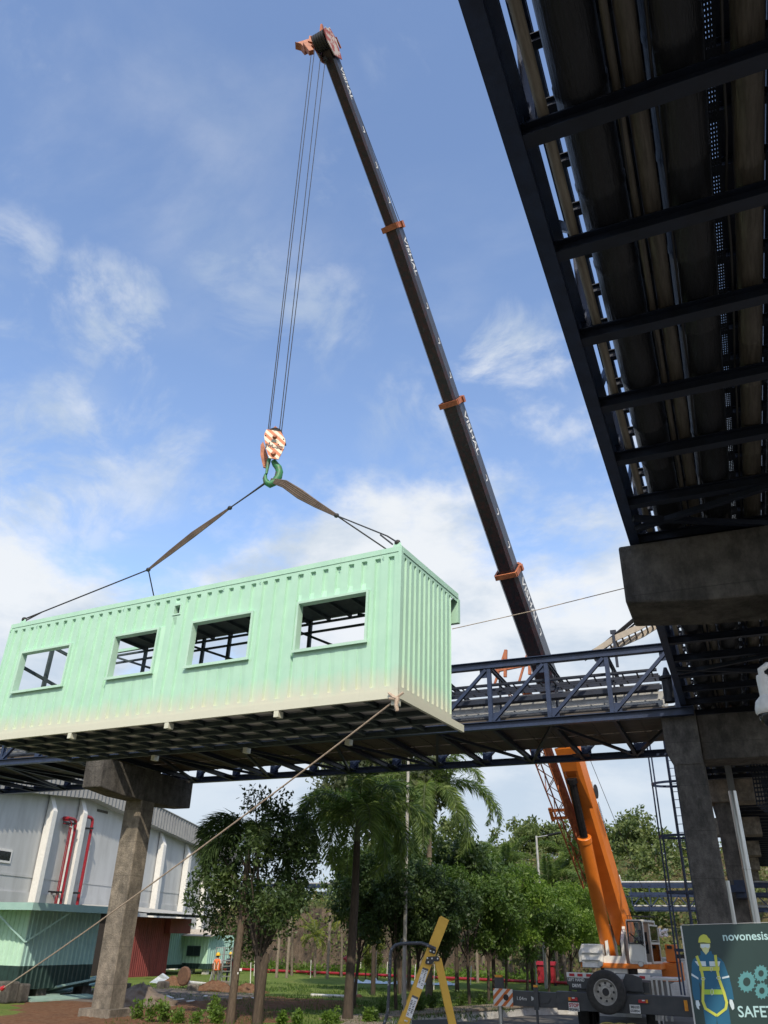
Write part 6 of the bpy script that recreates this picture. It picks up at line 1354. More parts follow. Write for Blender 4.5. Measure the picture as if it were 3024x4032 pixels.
# white boundary wall behind the crane
a = ony(2635, 3778, 50); mb = MB(); mb.box(a.x-2.5, 3.0, 50, 50.25, ROADZ, a.z); t = thing('boundary_wall', 'sun striped white boundary wall behind the safety board', 'wall', (a.x, 50, ROADZ)); mb.build('wall_face', conc_wall, t); mb = MB(); mb.box(a.x-2.55, 3.05, 49.95, 50.3, a.z+.002, a.z+.1); mb.build('wall_coping', conc_wall, t)

# ------------------------------------------------------------------ building rubble by the pier
def slab(px, py, ang, L_, Wd, th, tilt, roll, z, label, material, name='panel'):
    p = onz(px, py, 0); M = Matrix.Translation((p.x, p.y, z)) @ Matrix.Rotation(R(ang), 4, 'Z') @ Matrix.Rotation(R(tilt), 4, 'Y') @ Matrix.Rotation(R(roll), 4, 'X')
    mb = MB(); mb.box(-L_/2, L_/2, -Wd/2, Wd/2, 0, th)
    for i in range(5): y = -Wd/2+Wd*(i+.5)/5; mb.box(-L_/2, L_/2, y-.05, y+.05, th, th+.03)
    mb.v = [tuple(M @ Vector(v)) for v in mb.v]; return tag(mb.build(name, material, loc=p), label, 'panel', 'mint wall panels dumped left of the pier')
pm = mat('dull_mint_panel', (.36, .50, .43), (.27, .39, .34), .6, scale=2)
slab(235, 3938, 78, 3.6, 1.0, .06, 0, 4, .05, 'lowest flat mint wall panel in the dumped pile', pm)
slab(300, 3915, 70, 4.2, 1.1, .06, -9, 12, .38, 'large mint panel tilted up against the pile', pm)
slab(320, 3925, 85, 4.0, .9, .06, -6, -16, .55, 'topmost mint panel leaning towards the pier', pm)
slab(140, 3935, 60, 2.0, .35, .06, 0, 0, .12, 'short mint strip sticking out at the left of the pile', pm)
slab(205, 3885, 20, 1.6, .10, .05, -38, 0, .55, 'thin mint strip propped up behind the pile', pm)
for i, (px, py, s, lbl) in enumerate(((15, 3950, .85, 'large grey concrete block at the bottom left corner'), (66, 3948, .75, 'grey concrete block right beside the corner block'))):
    p = onz(px, py, 0); mb = MB(); c = s/2; mb.box(p.x-c, p.x+c, p.y-c*.7, p.y+c*.7, 0, s*.95); tag(mb.build('concrete_block', conc_grey, loc=p, bevel=.08), lbl, 'block', 'concrete blocks under the left cabin')
def mound(name, label, px, py, rx_, ry_, h, material, seed, cat):
    p = onz(px, py, 0); rng_ = np.random.RandomState(seed); V = [(p.x, p.y, h)]; F = []; n = 26; k = 9
    for i in range(1, k+1):
        f = i/k
        for j in range(n): a = 2*math.pi*j/n; w_ = 1+.10*rng_.normal(); V.append((p.x+rx_*f*math.cos(a)*w_, p.y+ry_*f*math.sin(a)*w_, max(-.05, h*(1-f**1.3)*(1+.10*rng_.normal())) if i < k else -.05))
    for j in range(n): F.append((0, 1+j, 1+(j+1) % n))
    for i in range(k-1):
        for j in range(n): a = 1+i*n+j; b2 = 1+i*n+(j+1) % n; F += [(a, a+n, b2+n), (a, b2+n, b2)]
    return tag(fast(name, np.array(V), np.array(F), material, loc=(p.x, p.y, 0), smooth=True), label, cat)
sand = mat('dark_sand', (.22, .18, .145), (.16, .13, .105), .95, scale=5, bump=.6, bscale=25, spec=.1)
mound('sand_pile', 'grey brown sand pile right of the pier base', 545, 3960, 1.8, 1.5, .8, sand, 1, 'sand pile'); mound('soil_mound', 'red soil mound at the feet of the worker', 845, 3905, 1.7, 1.0, .5, dirt, 2, 'soil heap'); mound('soil_mound', 'low red soil mound between palm trunk and stump', 975, 3908, 1.3, .8, .42, dirt, 3, 'soil heap'); mound('soil_mound', 'sunlit red soil mound right of the shed deck', 680, 3880, .8, .6, .5, dirt, 4, 'soil heap')
for i, (px, py, s, lbl) in enumerate(((640, 3895, .6, 'square grey concrete stub in the sand by the pier'), (758, 3905, .55, 'rough round concrete stub in front of the worker'), (880, 3890, .55, 'tan concrete stub under the aluminium ladder'))):
    p = onz(px, py, 0); mb = MB(); mb.lathe([(s*.62, -.05), (s*.58, s*.5), (s*.5, s*.62), (s*.2, s*.66), (0, s*.64)], p, (0, 0, 1), 9 if i else 4); tag(mb.build('concrete_stub', conc if i else conc_grey, loc=p), lbl, 'block')
rr = random.Random(9)
lbs = ['white scrap lying nearest the palm trunk', 'white scrap at the right end of the gravel', 'white scrap in the middle of the gravel', 'long white scrap on the gravel', 'white scrap beside the sand pile', 'loose white scrap by the shed deck', 'small white scrap in the red dirt', 'white scrap just below the gravel', 'tiny white scrap at the mound']
for i, (px, py, l) in enumerate(((750, 3943, .4), (705, 3936, .45), (680, 3938, .35), (668, 3928, .7), (655, 3932, .3), (533, 3888, .5), (1000, 3930, .25), (940, 3932, .3), (810, 3922, .22))):
    p = onz(px, py, .12); a = rr.uniform(0, 3); mb = MB(); mb.bar(p-Vector((math.cos(a), math.sin(a), .0))*l/2, p+Vector((math.cos(a), math.sin(a), .15))*l/2, .14, .03); tag(mb.build('scrap', white_mark, loc=p), lbs[i], 'scrap', 'white scraps scattered on the dirt')
p = onz(620, 3870, .1); mb = MB(); mb.prism([p+Vector((-.6, 0, 0)), p+Vector((.6, 0, -.05)), p+Vector((.4, .5, .2)), p+Vector((-.1, .4, .45)), p+Vector((-.5, .4, .2))], (0, .15, .05)); tag(mb.build('plastic_bag', mat('grey_bag', (.45, .5, .53), None, .5), loc=p), 'crumpled grey plastic bag beside the shed deck', 'bag')
# fallen post with flange
p = onz(722, 3868, .35); q = onz(825, 3878, .12); t = thing('fallen_post', 'white post with a rusty base disc lying behind the worker', 'post', p); mb = MB(); mb.tube([p, q], .11, 10); mb.build('shaft', white_pvc, t, smooth=True); mb = MB(); mb.lathe([(0, -.1), (.42, -.1), (.48, -.05), (.48, .05), (.42, .08), (0, .08)], p+Vector((0, 0, .3)), (q-p).normalized()+Vector((.3, .3, 0)), 14); mb.build('base_disc', mat('rusty_disc', (.16, .085, .05), (.1, .055, .035), .9), t)
# aluminium platform ladder by the workers
b = onz(880, 3890, 0); D_ = math.hypot(b.x, b.y); t = thing('platform_ladder', 'aluminium platform step ladder with guard rails between the two workers', 'ladder', b)
f0, f1 = onz(855, 3888, 0), onz(905, 3885, 0); ux = (f1-f0).normalized(); uy = Vector((-ux.y, ux.x, 0)); ph = ond(880, 3786, D_).z; gh = ond(880, 3732, D_).z
mb = MB()
for e in (0, .65):
    mb.bar(f0+uy*e, f0+ux*.35+uy*e+U_*ph, .05, .07); mb.bar(f1+uy*e, f1-ux*.1+uy*e+U_*ph, .05, .07)
mb.build('side_rails', alu, t)
mb = MB(); [mb.bar(f1.lerp(f1-ux*.1, k/5)+U_*(ph*k/5), f1.lerp(f1-ux*.1, k/5)+uy*.65+U_*(ph*k/5), .12, .03) for k in range(1, 5)]; [mb.bar(f0+ux*(.35*k/5)+U_*(ph*k/5), f1-ux*(.1*k/5)+U_*(ph*k/5), .03, .05) for k in (1, 2, 3, 4)]; mb.build('steps', alu, t)
mb = MB(); mb.prism([f0+ux*.3+U_*ph, f1-ux*.05+U_*ph, f1-ux*.05+uy*.65+U_*ph, f0+ux*.3+uy*.65+U_*ph], U_*.05); mb.build('platform', alu, t)
mb = MB()
for q in (f0+ux*.35, f1-ux*.1, f0+ux*.35+uy*.65, f1-ux*.1+uy*.65): mb.bar(q+U_*(ph+.05), q+U_*gh, .04, .04)
for z in (gh, (gh+ph)/2): mb.bar(f0+ux*.35+U_*z, f1-ux*.1+U_*z, .04, .04); mb.bar(f0+ux*.35+U_*z, f0+ux*.35+uy*.65+U_*z, .04, .04)
mb.build('guard_rail', alu, t)

# ------------------------------------------------------------------ people
skin = mat('brown_skin', (.20, .105, .065), (.16, .085, .05), .6)
def person(label, base, facing, pose, cols, helmet=None, vest=None, scale=1.0, seated=False, name='person'):
    """facing: heading (rad from +Y towards +X); pose: joint table in body space (x right, y front, z up)"""
    t = thing(name, label, 'person', base)
    J = dict(pel=(0, 0, .95, .125), spine=(0, -.01, 1.12, .125), chest=(0, 0, 1.32, .15), neck=(0, .0, 1.49, .055), head=(0, .015, 1.60, .088), crown=(0, .01, 1.70, .075))
    for s, n in ((-1, 'l'), (1, 'r')):
        J['hip'+n] = (s*.10, 0, .90, .095); J['knee'+n] = (s*.12, .02, .49, .065); J['ank'+n] = (s*.13, -.02, .09, .045); J['toe'+n] = (s*.15, .13, .04, .04)
        J['sho'+n] = (s*.19, 0, 1.42, .065); J['elb'+n] = (s*.25, -.03, 1.14, .048); J['wri'+n] = (s*.26, .06, .90, .034); J['pal'+n] = (s*.26, .09, .82, .032)
    J.update(pose)
    edges = [('pel', 'spine'), ('spine', 'chest'), ('chest', 'neck'), ('neck', 'head'), ('head', 'crown')]
    for n in 'lr': edges += [('pel', 'hip'+n), ('hip'+n, 'knee'+n), ('knee'+n, 'ank'+n), ('ank'+n, 'toe'+n), ('chest', 'sho'+n), ('sho'+n, 'elb'+n), ('elb'+n, 'wri'+n), ('wri'+n, 'pal'+n)]
    for n in 'lr':     # five fingers rooted in the palm
        s = -1 if n == 'l' else 1; p = np.array(J['pal'+n][:3]); w_ = np.array(J['wri'+n][:3]); d = p-w_; d = d/np.linalg.norm(d); lat = np.cross(d, [s, 0, 0]); lat = lat/np.linalg.norm(lat)
        for i, (o_, l_) in enumerate(((-.028, .065), (-.010, .08), (.009, .075), (.027, .058))):
            a = p+lat*o_+d*.02; J['fa%d%s' % (i, n)] = (*a, .010); J['fb%d%s' % (i, n)] = (*(a+d*l_*.6+np.array([-s*.008, 0, 0])), .009); J['fc%d%s' % (i, n)] = (*(a+d*l_+np.array([-s*.025, 0, 0])), .008); edges += [('pal'+n, 'fa%d%s' % (i, n)), ('fa%d%s' % (i, n), 'fb%d%s' % (i, n)), ('fb%d%s' % (i, n), 'fc%d%s' % (i, n))]
        a = p-d*.02-lat*.032; J['ta'+n] = (*a, .011); J['tb'+n] = (*(a-lat*.022+d*.045), .010); edges += [('pal'+n, 'ta'+n), ('ta'+n, 'tb'+n)]
    ks = list(J); ix = {k: i for i, k in enumerate(ks)}; me = bpy.data.meshes.new('b'); me.from_pydata([J[k][:3] for k in ks], [(ix[a], ix[b]) for a, b in edges], [])
    ob = bpy.data.objects.new('b', me); COL.objects.link(ob); md = ob.modifiers.new('s', 'SKIN'); md.use_smooth_shade = True
    for k in ks: v = me.skin_vertices[0].data[ix[k]]; v.radius = (J[k][3], J[k][3]*(.72 if k in ('chest', 'spine', 'pel') else 1)); v.use_root = (k == 'pel')
    ss = ob.modifiers.new('u', 'SUBSURF'); ss.levels = 2; ss.render_levels = 2
    dg = bpy.context.evaluated_depsgraph_get(); m2 = bpy.data.meshes.new_from_object(ob.evaluated_get(dg)); bpy.data.objects.remove(ob)
    hdz = J['neck'][2]; rot_ = Matrix.Rotation(-facing, 4, 'Z') @ Matrix.Scale(scale, 4)
    m2.materials.clear(); [m2.materials.append(x) for x in (skin, cols[0], cols[1], black)]
    wr = [np.array(J['wri'+n][:3]) for n in 'lr']; el_ = [np.array(J['elb'+n][:3]) for n in 'lr']; an = [np.array(J['ank'+n][:3]) for n in 'lr']; pz = J['pel'][2]
    legs = [(np.array(J['hip'+n][:3]), np.array(J['knee'+n][:3])) for n in 'lr']
    for f in m2.polygons:
        c = np.array(f.center); mi = 1
        if c[2] > hdz: mi = 0
        elif min(np.linalg.norm(c-w) for w in wr) < .13 or any(np.linalg.norm(c-np.array(J['pal'+n][:3])) < .13 for n in 'lr') or any(np.linalg.norm(c-e_) < .11 and abs(c[0]) > .17 for e_ in el_): mi = 0
        elif c[2] < .12 and not seated: mi = 3
        elif c[2] < pz+.02: mi = 2
        f.material_index = mi
    m2.polygons.foreach_set('use_smooth', [True]*len(m2.polygons))
    m2.transform(rot_); m2.name = 'body'; bo = bpy.data.objects.new('body', m2); bo.parent = t; COL.objects.link(bo)
    def part(nm, mb, m_, sm=True):
        mb.v = [tuple(rot_ @ Vector(v)) for v in mb.v]; return mb.build(nm, m_, t, smooth=sm, local=True)
    hx_, hy_, hz_ = J['head'][:3]
    mb = MB(); mb.tube([(hx_, hy_+.075, hz_+.0), (hx_, hy_+.112, hz_-.025)], [.012, .018], 6); mb.build; part('nose', mb, skin)
    for s in (-1, 1):
        mb = MB(); mb.lathe([(0, .006), (.011, .004), (.013, 0)], (hx_+s*.034, hy_+.082, hz_+.02), (0, 1, 0), 8); part('eye', mb, black)
        mb = MB(); mb.lathe([(0, .012), (.03, .006), (.032, -.006), (0, -.012)], (hx_+s*.088, hy_, hz_), (1, 0, 0), 8); part('ear', mb, skin)
    mb = MB(); mb.box(hx_-.025, hx_+.025, hy_+.082, hy_+.092, hz_-.055, hz_-.045); part('mouth', mb, red_shed)
    mb = MB(); mb.lathe([(.096, -.03), (.10, .03), (.085, .085), (.05, .115), (0, .122)], (hx_, hy_-.01, hz_+.02), (0, 0, 1), 16); part('hair', mb, black)
    if helmet:
        mb = MB(); mb.lathe([(.165, -.01), (.165, .0), (.128, .01), (.125, .06), (.105, .115), (.06, .15), (0, .16)], (hx_, hy_+.0, hz_+.06), (0, 0, 1), 20); part('safety_helmet', mb, helmet)
    if vest:
        mb = MB(); n = 20
        rings = [(.90, .165, .125), (1.0, .168, .128), (1.12, .17, .13), (1.25, .19, .14), (1.36, .205, .138), (1.44, .17, .10), (1.475, .09, .075)]
        b0 = len(mb.v)
        for z, a, b2 in rings:
            for j in range(n): th = 2*math.pi*j/n; mb.v.append((a*math.cos(th)*1.08, b2*math.sin(th)*1.1, z))
        for i in range(len(rings)-1):
            for j in range(n): mb.f.append((i*n+j, i*n+(j+1) % n, (i+1)*n+(j+1) % n, (i+1)*n+j)); mb.m.append(0)
        vo = part('vest', mb, vest)
        mb = MB()
        for s in (-1, 1): mb.bar((s*.10, -.157, .93), (s*.11, -.160, 1.40), .035, .006, up=(0, 1, 0))
        mb.v = [tuple(rot_ @ Vector(v)) for v in mb.v]; mb.build('reflective_band', mat('pale_reflective', (.72, .70, .6), None, .5), vo, local=True)
        mb = MB(); 
        mb.bar((-.12, -.168, 1.40), (.05, -.165, .98), .04, .012, up=(0, 1, 0)); mb.bar((.12, -.168, 1.40), (-.05, -.165, .98), .04, .012, up=(0, 1, 0))
        mb.tube([(-.14, -.13, .92), (-.10, -.15, .72), (-.02, -.14, .66)], .018, 6); mb.tube([(.14, -.13, .92), (.10, -.15, .72), (.02, -.14, .66)], .018, 6)
        part('harness', mb, mat('olive_webbing', (.16, .15, .05), None, .8), False)
    return t
yel = mat('yellow_helmet', (.74, .46, .02), (.66, .40, .02), .35); orv = mat('orange_vest', (.80, .16, .04), (.70, .13, .03), .7); grey_tr = mat('grey_trousers', (.17, .165, .16), (.12, .118, .115), .9); shirt = mat('pale_shirt', (.55, .5, .47), None, .9); dark_cl = mat('dark_clothes', (.03, .032, .04), None, .9); red_cl = mat('red_cloth', (.42, .03, .04), None, .8)
b = onz(845, 3890, 0); vd = math.atan2(b.x, b.y)
person('person in orange vest and yellow helmet seen from behind, looking at the ladder', b, vd+.25, {}, (shirt, grey_tr), yel, orv, 1.0)
b = onz(897, 3882, 0)
person('person in dark clothes with red bag and yellow helmet partly behind the ladder', b, vd+2.9, {'elbr': (.24, .06, 1.16, .048), 'wrir': (.16, .26, 1.18, .034), 'palr': (.13, .33, 1.2, .032)}, (dark_cl, dark_cl), yel, None, 1.0)
p = onz(912, 3880, 0); mb = MB(); mb.lathe([(0, -.32), (.17, -.30), (.2, 0), (.17, .28), (.08, .34), (0, .35)], Vector((p.x, p.y, 1.0)), (0, 0, 1), 12); tag(mb.build('red_bag', red_cl, loc=(p.x, p.y, 1.0), smooth=True), 'red bag hanging at the side of the second worker', 'bag')
# crane driver, seated in the cab
drv = Vector(((x0+x1)/2+.08, yf+.92, zb0-.06))
sit = {'pel': (0, 0, .58, .12), 'spine': (0, -.02, .75, .12), 'chest': (0, -.01, .95, .14), 'neck': (0, .0, 1.12, .055), 'head': (0, .02, 1.23, .088), 'crown': (0, .015, 1.33, .075)}
for s, n in ((-1, 'l'), (1, 'r')): sit.update({'hip'+n: (s*.10, .06, .58, .09), 'knee'+n: (s*.13, .46, .58, .065), 'ank'+n: (s*.13, .50, .17, .045), 'toe'+n: (s*.14, .62, .12, .04), 'sho'+n: (s*.19, 0, 1.05, .065), 'elb'+n: (s*.25, .08, .80, .048), 'wri'+n: (s*.20, .34, .78, .034), 'pal'+n: (s*.18, .42, .78, .032)})
person('crane driver in dark shirt sitting in the white cab', drv, math.pi+.25, sit, (dark_cl, grey_tr), None, None, .95, True)

# ------------------------------------------------------------------ yellow ladder and handrail in the foreground
LD = 8.2
pb_ = ond(1620, 4032, LD); nl_ = Vector((pb_.x, pb_.y, 0)).normalized(); lx = Vector((nl_.y, -nl_.x, 0))
def lp2(px, py, d=0.0): return onpl(px, py, pb_+nl_*d, math.atan2(lx.x, lx.y))
yl = mat('yellow_fibreglass', (.62, .37, .045), (.54, .31, .035), .5, scale=5, bump=.1, bscale=40)
LT = thing('step_ladder', 'yellow fibreglass platform ladder with warning labels in the foreground', 'ladder', Vector((pb_.x, pb_.y, 0)))
ft, fb2 = lp2(1752, 3614), lp2(1590, 4032); fd = (fb2-ft).normalized(); ffoot = ft+fd*(ft.z+.35)/abs(fd.z)
def chan(a, b, w_, d_, nm, off):
    d = (b-a).normalized(); x = d.cross(nl_).normalized(); mb = MB()
    mb.bar(a+nl_*off, b+nl_*off, w_, .008, up=tuple(nl_)); [mb.bar(a+nl_*(off+d_/2)+x*(s*(w_/2-.004)), b+nl_*(off+d_/2)+x*(s*(w_/2-.004)), .008, d_, up=tuple(nl_)) for s in (-1, 1)]; return mb.build(nm, yl, LT)
# frame of the rail axis: left and right pixel edges give the width
wd_ = (lp2(1766, 3614)-lp2(1736, 3614)).length
chan(ft, ffoot, .085, .03, 'front_rail', 0); chan(ft+nl_*.42, ffoot+nl_*.55, .085, -.03, 'front_rail', 0)
r0, r1 = lp2(1725, 3775), lp2(1783, 4032); rd = (r1-r0).normalized(); rfoot = r0+rd*(r0.z+.35)/abs(rd.z)
chan(r0, rfoot, .062, .03, 'rear_rail', -.012); chan(r0+nl_*.40, rfoot+nl_*.6, .062, -.03, 'rear_rail', 0)
mb = MB()
for i in range(1, 9): q = r0.lerp(ffoot, 0)+Vector((0, 0, 0)); f = i/9.0; a = ft.lerp(ffoot, .28+.7*f); mb.bar(a+nl_*.02, a+nl_*(.46), .09, .025, up=(0, 0, 1))
mb.build('steps', alu, LT)
x_ = fd.cross(nl_).normalized()
def pl2(pts, name, off, th=.006, m_=black):
    mb = MB(); mb.prism([lp2(px, py, off) for px, py in pts], -nl_*th); return mb.build(name, m_, LT)
pl2([(1682, 3767), (1720, 3765), (1730, 3771), (1731, 3780), (1725, 3785), (1708, 3785), (1702, 3796), (1690, 3798), (1676, 3796), (1674, 3788)], 'hinge_plate', -.022)
pl2([(1694, 3735), (1718, 3742), (1712, 3758), (1690, 3750)], 'clamp_plate', -.022)
mb = MB(); [mb.lathe([(0, .005), (.006, .004), (.008, 0)], lp2(px, py, -.029), -nl_, 10) for px, py in ((1683, 3773), (1701, 3774), (1723, 3775), (1686, 3789), (1695, 3744), (1708, 3748), (1595, 4019), (1602, 4021))]; mb.build('rivets', alu, LT, smooth=True)
lab = mat('label_paper', (.66, .66, .64), (.6, .6, .58), .6)
lq = mat('label_print', (.10, .10, .10), (.05, .05, .05), .6)
def label_strip(p_tl, p_tr, p_br, p_bl, seed):
    o_ = pl2([p_tl, p_tr, p_br, p_bl], 'warning_label', -.006, .003, lab); rr_ = random.Random(seed)
    A, B, C_, D2 = [Vector(p) for p in (p_tl, p_tr, p_br, p_bl)]
    mb = MB()
    def bl(u0, v0, u1, v1):
        q = [A.lerp(B, u).lerp(D2.lerp(C_, u), v) for u, v in ((u0, v0), (u1, v0), (u1, v1), (u0, v1))]; mb.prism([lp2(x.x, x.y, -.0095) for x in q], -nl_*.001)
    bl(.0, .0, 1, .10)
    v = .14
    while v < .92:
        for u in (.08, .55):
            if rr_.random() < .8: bl(u, v, u+rr_.uniform(.2, .36), v+rr_.uniform(.02, .05))
        v += .075
    mb.build('print', lq, o_)
label_strip((1665, 3808), (1687, 3816), (1664, 3896), (1640, 3886), 1); label_strip((1624, 3917), (1648, 3928), (1620, 4011), (1597, 4001), 2)
tube_m = mat('chipped_navy_tube', (.030, .034, .042), (.22, .23, .24), .5, scale=30, lo=.58, hi=.70)
tp_ = [(1508, 4060), (1512, 4032), (1527, 3990), (1531, 3900), (1536, 3800), (1537, 3760), (1542, 3738), (1556, 3722), (1578, 3716), (1620, 3714), (1660, 3714), (1690, 3725), (1716, 3737)]
mb = MB(); pts = [lp2(x, y, -.03) for x, y in tp_]; e0 = pts[0]; pts = [Vector((e0.x, e0.y, 0))-lx*.03]+pts; mb.tube(pts, .0145, 10)
mb.tube([lp2(1578, 3712, -.03), lp2(1580, 3700, -.03), lp2(1586, 3696, -.03), lp2(1591, 3702, -.03), lp2(1592, 3712, -.03)], .003, 6); mb.build('handrail', tube_m, LT, smooth=True)
mb = MB(); q = lp2(1595, 3722, .25); mb.tube([q, Vector((q.x, q.y, -.3))], .016, 10); mb.tube([q+nl_*-.26, q+nl_*.25], .014, 8); mb.build('rear_handrail', mat('scuffed_grey_tube', (.23, .23, .22), (.12, .09, .075), .45, scale=8, stretch=(1, 1, .3)), LT, smooth=True)
mb = MB(); q = lp2(1590, 3860, .28); mb.tube([q, lp2(1590, 3940, .28), lp2(1598, 3985, .28), lp2(1600, 4060, .28)], .010, 8); mb.build('brown_hose', mat('brown_hose_mat', (.16, .07, .05), None, .6), LT, smooth=True)
a = lp2(1622, 4017, .9); b = lp2(1800, 4012, .9); mb = MB(); mb.prism([a, b, b+Vector((0, 0, -.25)), a+Vector((0, 0, -.25))], nl_*.03); tag(mb.build('dark_board', mat('scuffed_dark_board', (.035, .042, .05), (.4, .42, .42), .6, scale=9, lo=.62, hi=.68), loc=a), 'scuffed dark board low behind the yellow ladder', 'board')

# ------------------------------------------------------------------ safety board
SD = 9.0; so_ = ond(2684, 3645, SD); sn = Vector((ond(2900, 3850, SD).x, ond(2900, 3850, SD).y, 0)).normalized(); sxv = Vector((sn.y, -sn.x, 0))
def spx(px, py, off=0.0): return onpl(px, py, so_-sn*off, math.atan2(sxv.x, sxv.y))
SB = thing('safety_board', 'dark green safety sign board with a harnessed worker picture and gears', 'sign', Vector((so_.x, so_.y, ROADZ)))
tl, trr = spx(2684, 3645), spx(3024, 3634.5); ex = (trr-tl).normalized(); ey = Vector((0, 0, 1)); W_B = 1.75; H_B = 1.75
mb = MB(); br = tl+ex*W_B; mb.prism([tl, br, br-ey*H_B, tl-ey*H_B], sn*.02); mb.build('panel', mat('dark_green_panel', (.022, .048, .044), (.017, .038, .036), .4, scale=1.5), SB)
mb = MB(); mb.bar(tl+ey*.006+sn*.01, br+ey*.006+sn*.01, .022, .004); mb.bar(tl-ex*.003+sn*.01, tl-ex*.003-ey*H_B+sn*.01, .022, .004, up=tuple(sn)); mb.build('edge_trim', alu, SB)
mb = MB(); [mb.bar(tl+ex*u+sn*.05, Vector((tl.x, tl.y, ROADZ))+ex*u+sn*.05, .05, .05) for u in (.35, 1.4)]; mb.build('post', steel_dark, SB)
def flat(name, col): return mat(name, col, tuple(x*.93 for x in col), .55, scale=3)
blue_s = flat('print_blue', (.010, .105, .19)); yel_s = flat('print_lime', (.50, .53, .075)); face_s = flat('print_face', (.58, .60, .28)); wht_s = flat('print_white', (.55, .64, .66)); teal_s = flat('print_teal', (.085, .26, .27)); lime_s = flat('print_green', (.30, .46, .05)); txt_s = flat('print_pale_teal', (.40, .60, .60))
def cp(pts): return [(2624+x/4.1475, 3600+y/4.1475) for x, y in pts]
LAY = [0]
def art(name, pts, m_, parent=None, lay=1):
    mb = MB(); mb.prism([spx(x, y, .0012*lay) for x, y in cp(pts)], sn*.0010); return mb.build(name, m_, parent or SB)
fig = art('printed_worker', [(555, 590), (595, 610), (645, 660), (690, 610), (735, 600), (745, 650), (790, 668), (890, 730), (940, 790), (1000, 960), (1030, 1040), (1075, 1220), (1103, 1395), (1030, 1392), (985, 1400), (955, 1240), (930, 1160), (985, 1430), (1005, 1480), (1020, 1560), (1060, 1850), (845, 1850), (820, 1670), (820, 1850), (650, 1850), (610, 1600), (585, 1400), (575, 1200), (530, 1100), (545, 1220), (552, 1400), (460, 1402), (430, 1290), (408, 1030), (415, 800), (435, 740), (490, 690), (560, 665)], blue_s, None, 1)
art('face', [(552, 480), (712, 480), (714, 540), (700, 565), (690, 610), (645, 660), (597, 605), (575, 560), (552, 540)], face_s, fig, 2)
art('goggles', [(560, 490), (700, 488), (706, 530), (685, 552), (655, 545), (635, 530), (610, 548), (580, 550), (558, 525)], wht_s, fig, 3)
art('helmet', [(520, 460), (530, 380), (560, 345), (605, 326), (655, 340), (690, 390), (708, 400), (724, 468), (690, 470), (600, 458), (540, 462)], yel_s, fig, 3)
for pts in ([(462, 765), (640, 768), (650, 848), (520, 845)], [(697, 768), (880, 768), (862, 850), (708, 848)], [(408, 962), (522, 1035), (524, 1066), (410, 1000)], [(908, 1025), (1022, 1000), (1028, 1030), (912, 1056)]): art('reflective_patch', pts, wht_s, fig, 2)
for pts in ([(478, 1405), (525, 1405), (552, 1490), (530, 1500), (540, 1560), (500, 1530), (480, 1470)], [(1030, 1390), (1075, 1395), (1105, 1480), (1108, 1540), (1080, 1566), (1050, 1510), (1030, 1450)]): art('glove', pts, wht_s, fig, 2)
def strap(pts, w_, m_=yel_s, lay=4):
    for (ax, ay), (bx2, by2) in zip(pts[:-1], pts[1:]):
        d = Vector((bx2-ax, by2-ay)).normalized(); n = Vector((-d.y, d.x))*w_/2; e = d*w_*.25
        art('harness_strap', [(ax+n.x-e.x, ay+n.y-e.y), (bx2+n.x+e.x, by2+n.y+e.y), (bx2-n.x+e.x, by2-n.y+e.y), (ax-n.x-e.x, ay-n.y-e.y)], m_, fig, lay); lay += .15
strap([(497, 690), (560, 850), (600, 1050), (595, 1420), (640, 1540), (815, 1650)], 44); strap([(800, 675), (825, 880), (860, 1060), (940, 1280), (985, 1440), (970, 1540), (830, 1650)], 44, lay=5)
strap([(555, 890), (850, 888)], 66, lay=6.5); strap([(610, 1268), (925, 1268)], 82, lime_s, 3)
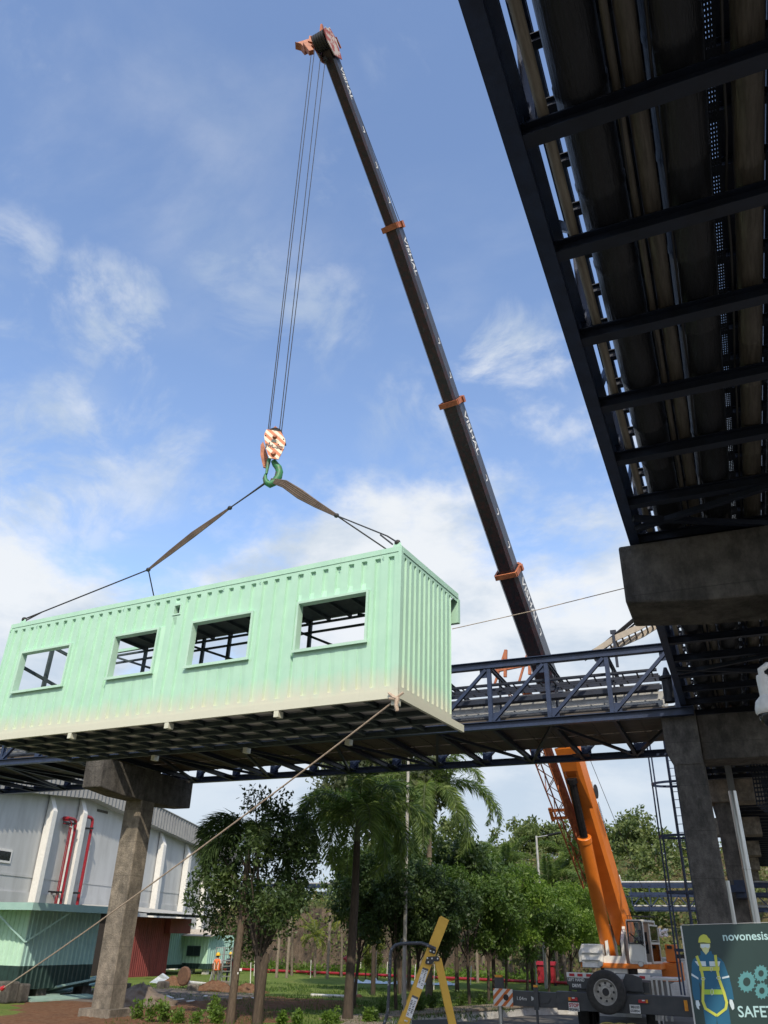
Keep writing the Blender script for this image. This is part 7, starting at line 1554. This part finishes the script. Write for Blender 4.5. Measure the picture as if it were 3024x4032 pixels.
def ring(cx_, cy_, rx_, ry_, w_, m_, lay):
    k_ = 18
    for i in range(k_):
        a, b2 = 2*math.pi*i/k_, 2*math.pi*(i+1)/k_
        art('buckle', [(cx_+rx_*math.cos(a), cy_+ry_*math.sin(a)), (cx_+rx_*math.cos(b2), cy_+ry_*math.sin(b2)), (cx_+(rx_-w_)*math.cos(b2), cy_+(ry_-w_)*math.sin(b2)), (cx_+(rx_-w_)*math.cos(a), cy_+(ry_-w_)*math.sin(a))], m_, fig, lay) if False else None
    mb = MB()
    for i in range(k_):
        a, b2 = 2*math.pi*i/k_, 2*math.pi*(i+1)/k_
        mb.prism([spx(x, y, .0012*lay) for x, y in cp([(cx_+rx_*math.cos(a), cy_+ry_*math.sin(a)), (cx_+rx_*math.cos(b2), cy_+ry_*math.sin(b2)), (cx_+(rx_-w_)*math.cos(b2), cy_+(ry_-w_)*math.sin(b2)), (cx_+(rx_-w_)*math.cos(a), cy_+(ry_-w_)*math.sin(a))])], sn*.0008)
    return mb.build('buckle', m_, fig)
ring(600, 1052, 36, 26, 7, wht_s, 8); ring(852, 1040, 36, 26, 7, wht_s, 8.5); ring(745, 1268, 24, 54, 7, wht_s, 8); ring(733, 895, 20, 38, 6, wht_s, 8.2)
def gear(cx_, cy_, ro, ri, nt_, skew=1.0):
    pts = []
    for i in range(nt_):
        for f, r_ in ((0, ro*.86), (.2, ro*.86), (.28, ro), (.55, ro), (.63, ro*.86)):
            a = 2*math.pi*(i+f)/nt_; pts.append((cx_+r_*skew*math.cos(a), cy_+r_*math.sin(a)*1.2))
    g_ = art('printed_gear', pts, teal_s, None, 1)
    art('gear_hole', [(cx_+ri*skew*math.cos(a), cy_+ri*1.2*math.sin(a)) for a in np.linspace(0, 2*math.pi, 24, endpoint=False)], MATS['dark_green_panel'], g_, 2)
gear(1312, 1103, 150, 60, 15); gear(1545, 965, 118, 44, 13); gear(1560, 1248, 118, 44, 13)
mb_ = spx(*cp([(912, 372)])[0], .003); ts = spx(*cp([(1165, 1600)])[0], .003)
sc_ = (spx(*cp([(1600, 366)])[0])-spx(*cp([(912, 366)])[0])).length
text('novonesis', sc_*.272, mb_, ex, ey, txt_s, SB, thick=.003, bold=.0015)
text('SAFETY', (spx(*cp([(1165, 1505)])[0])-spx(*cp([(1165, 1690)])[0])).length*1.36, ts, ex, ey, txt_s, SB, thick=.003, bold=.0015, squeeze=.95)
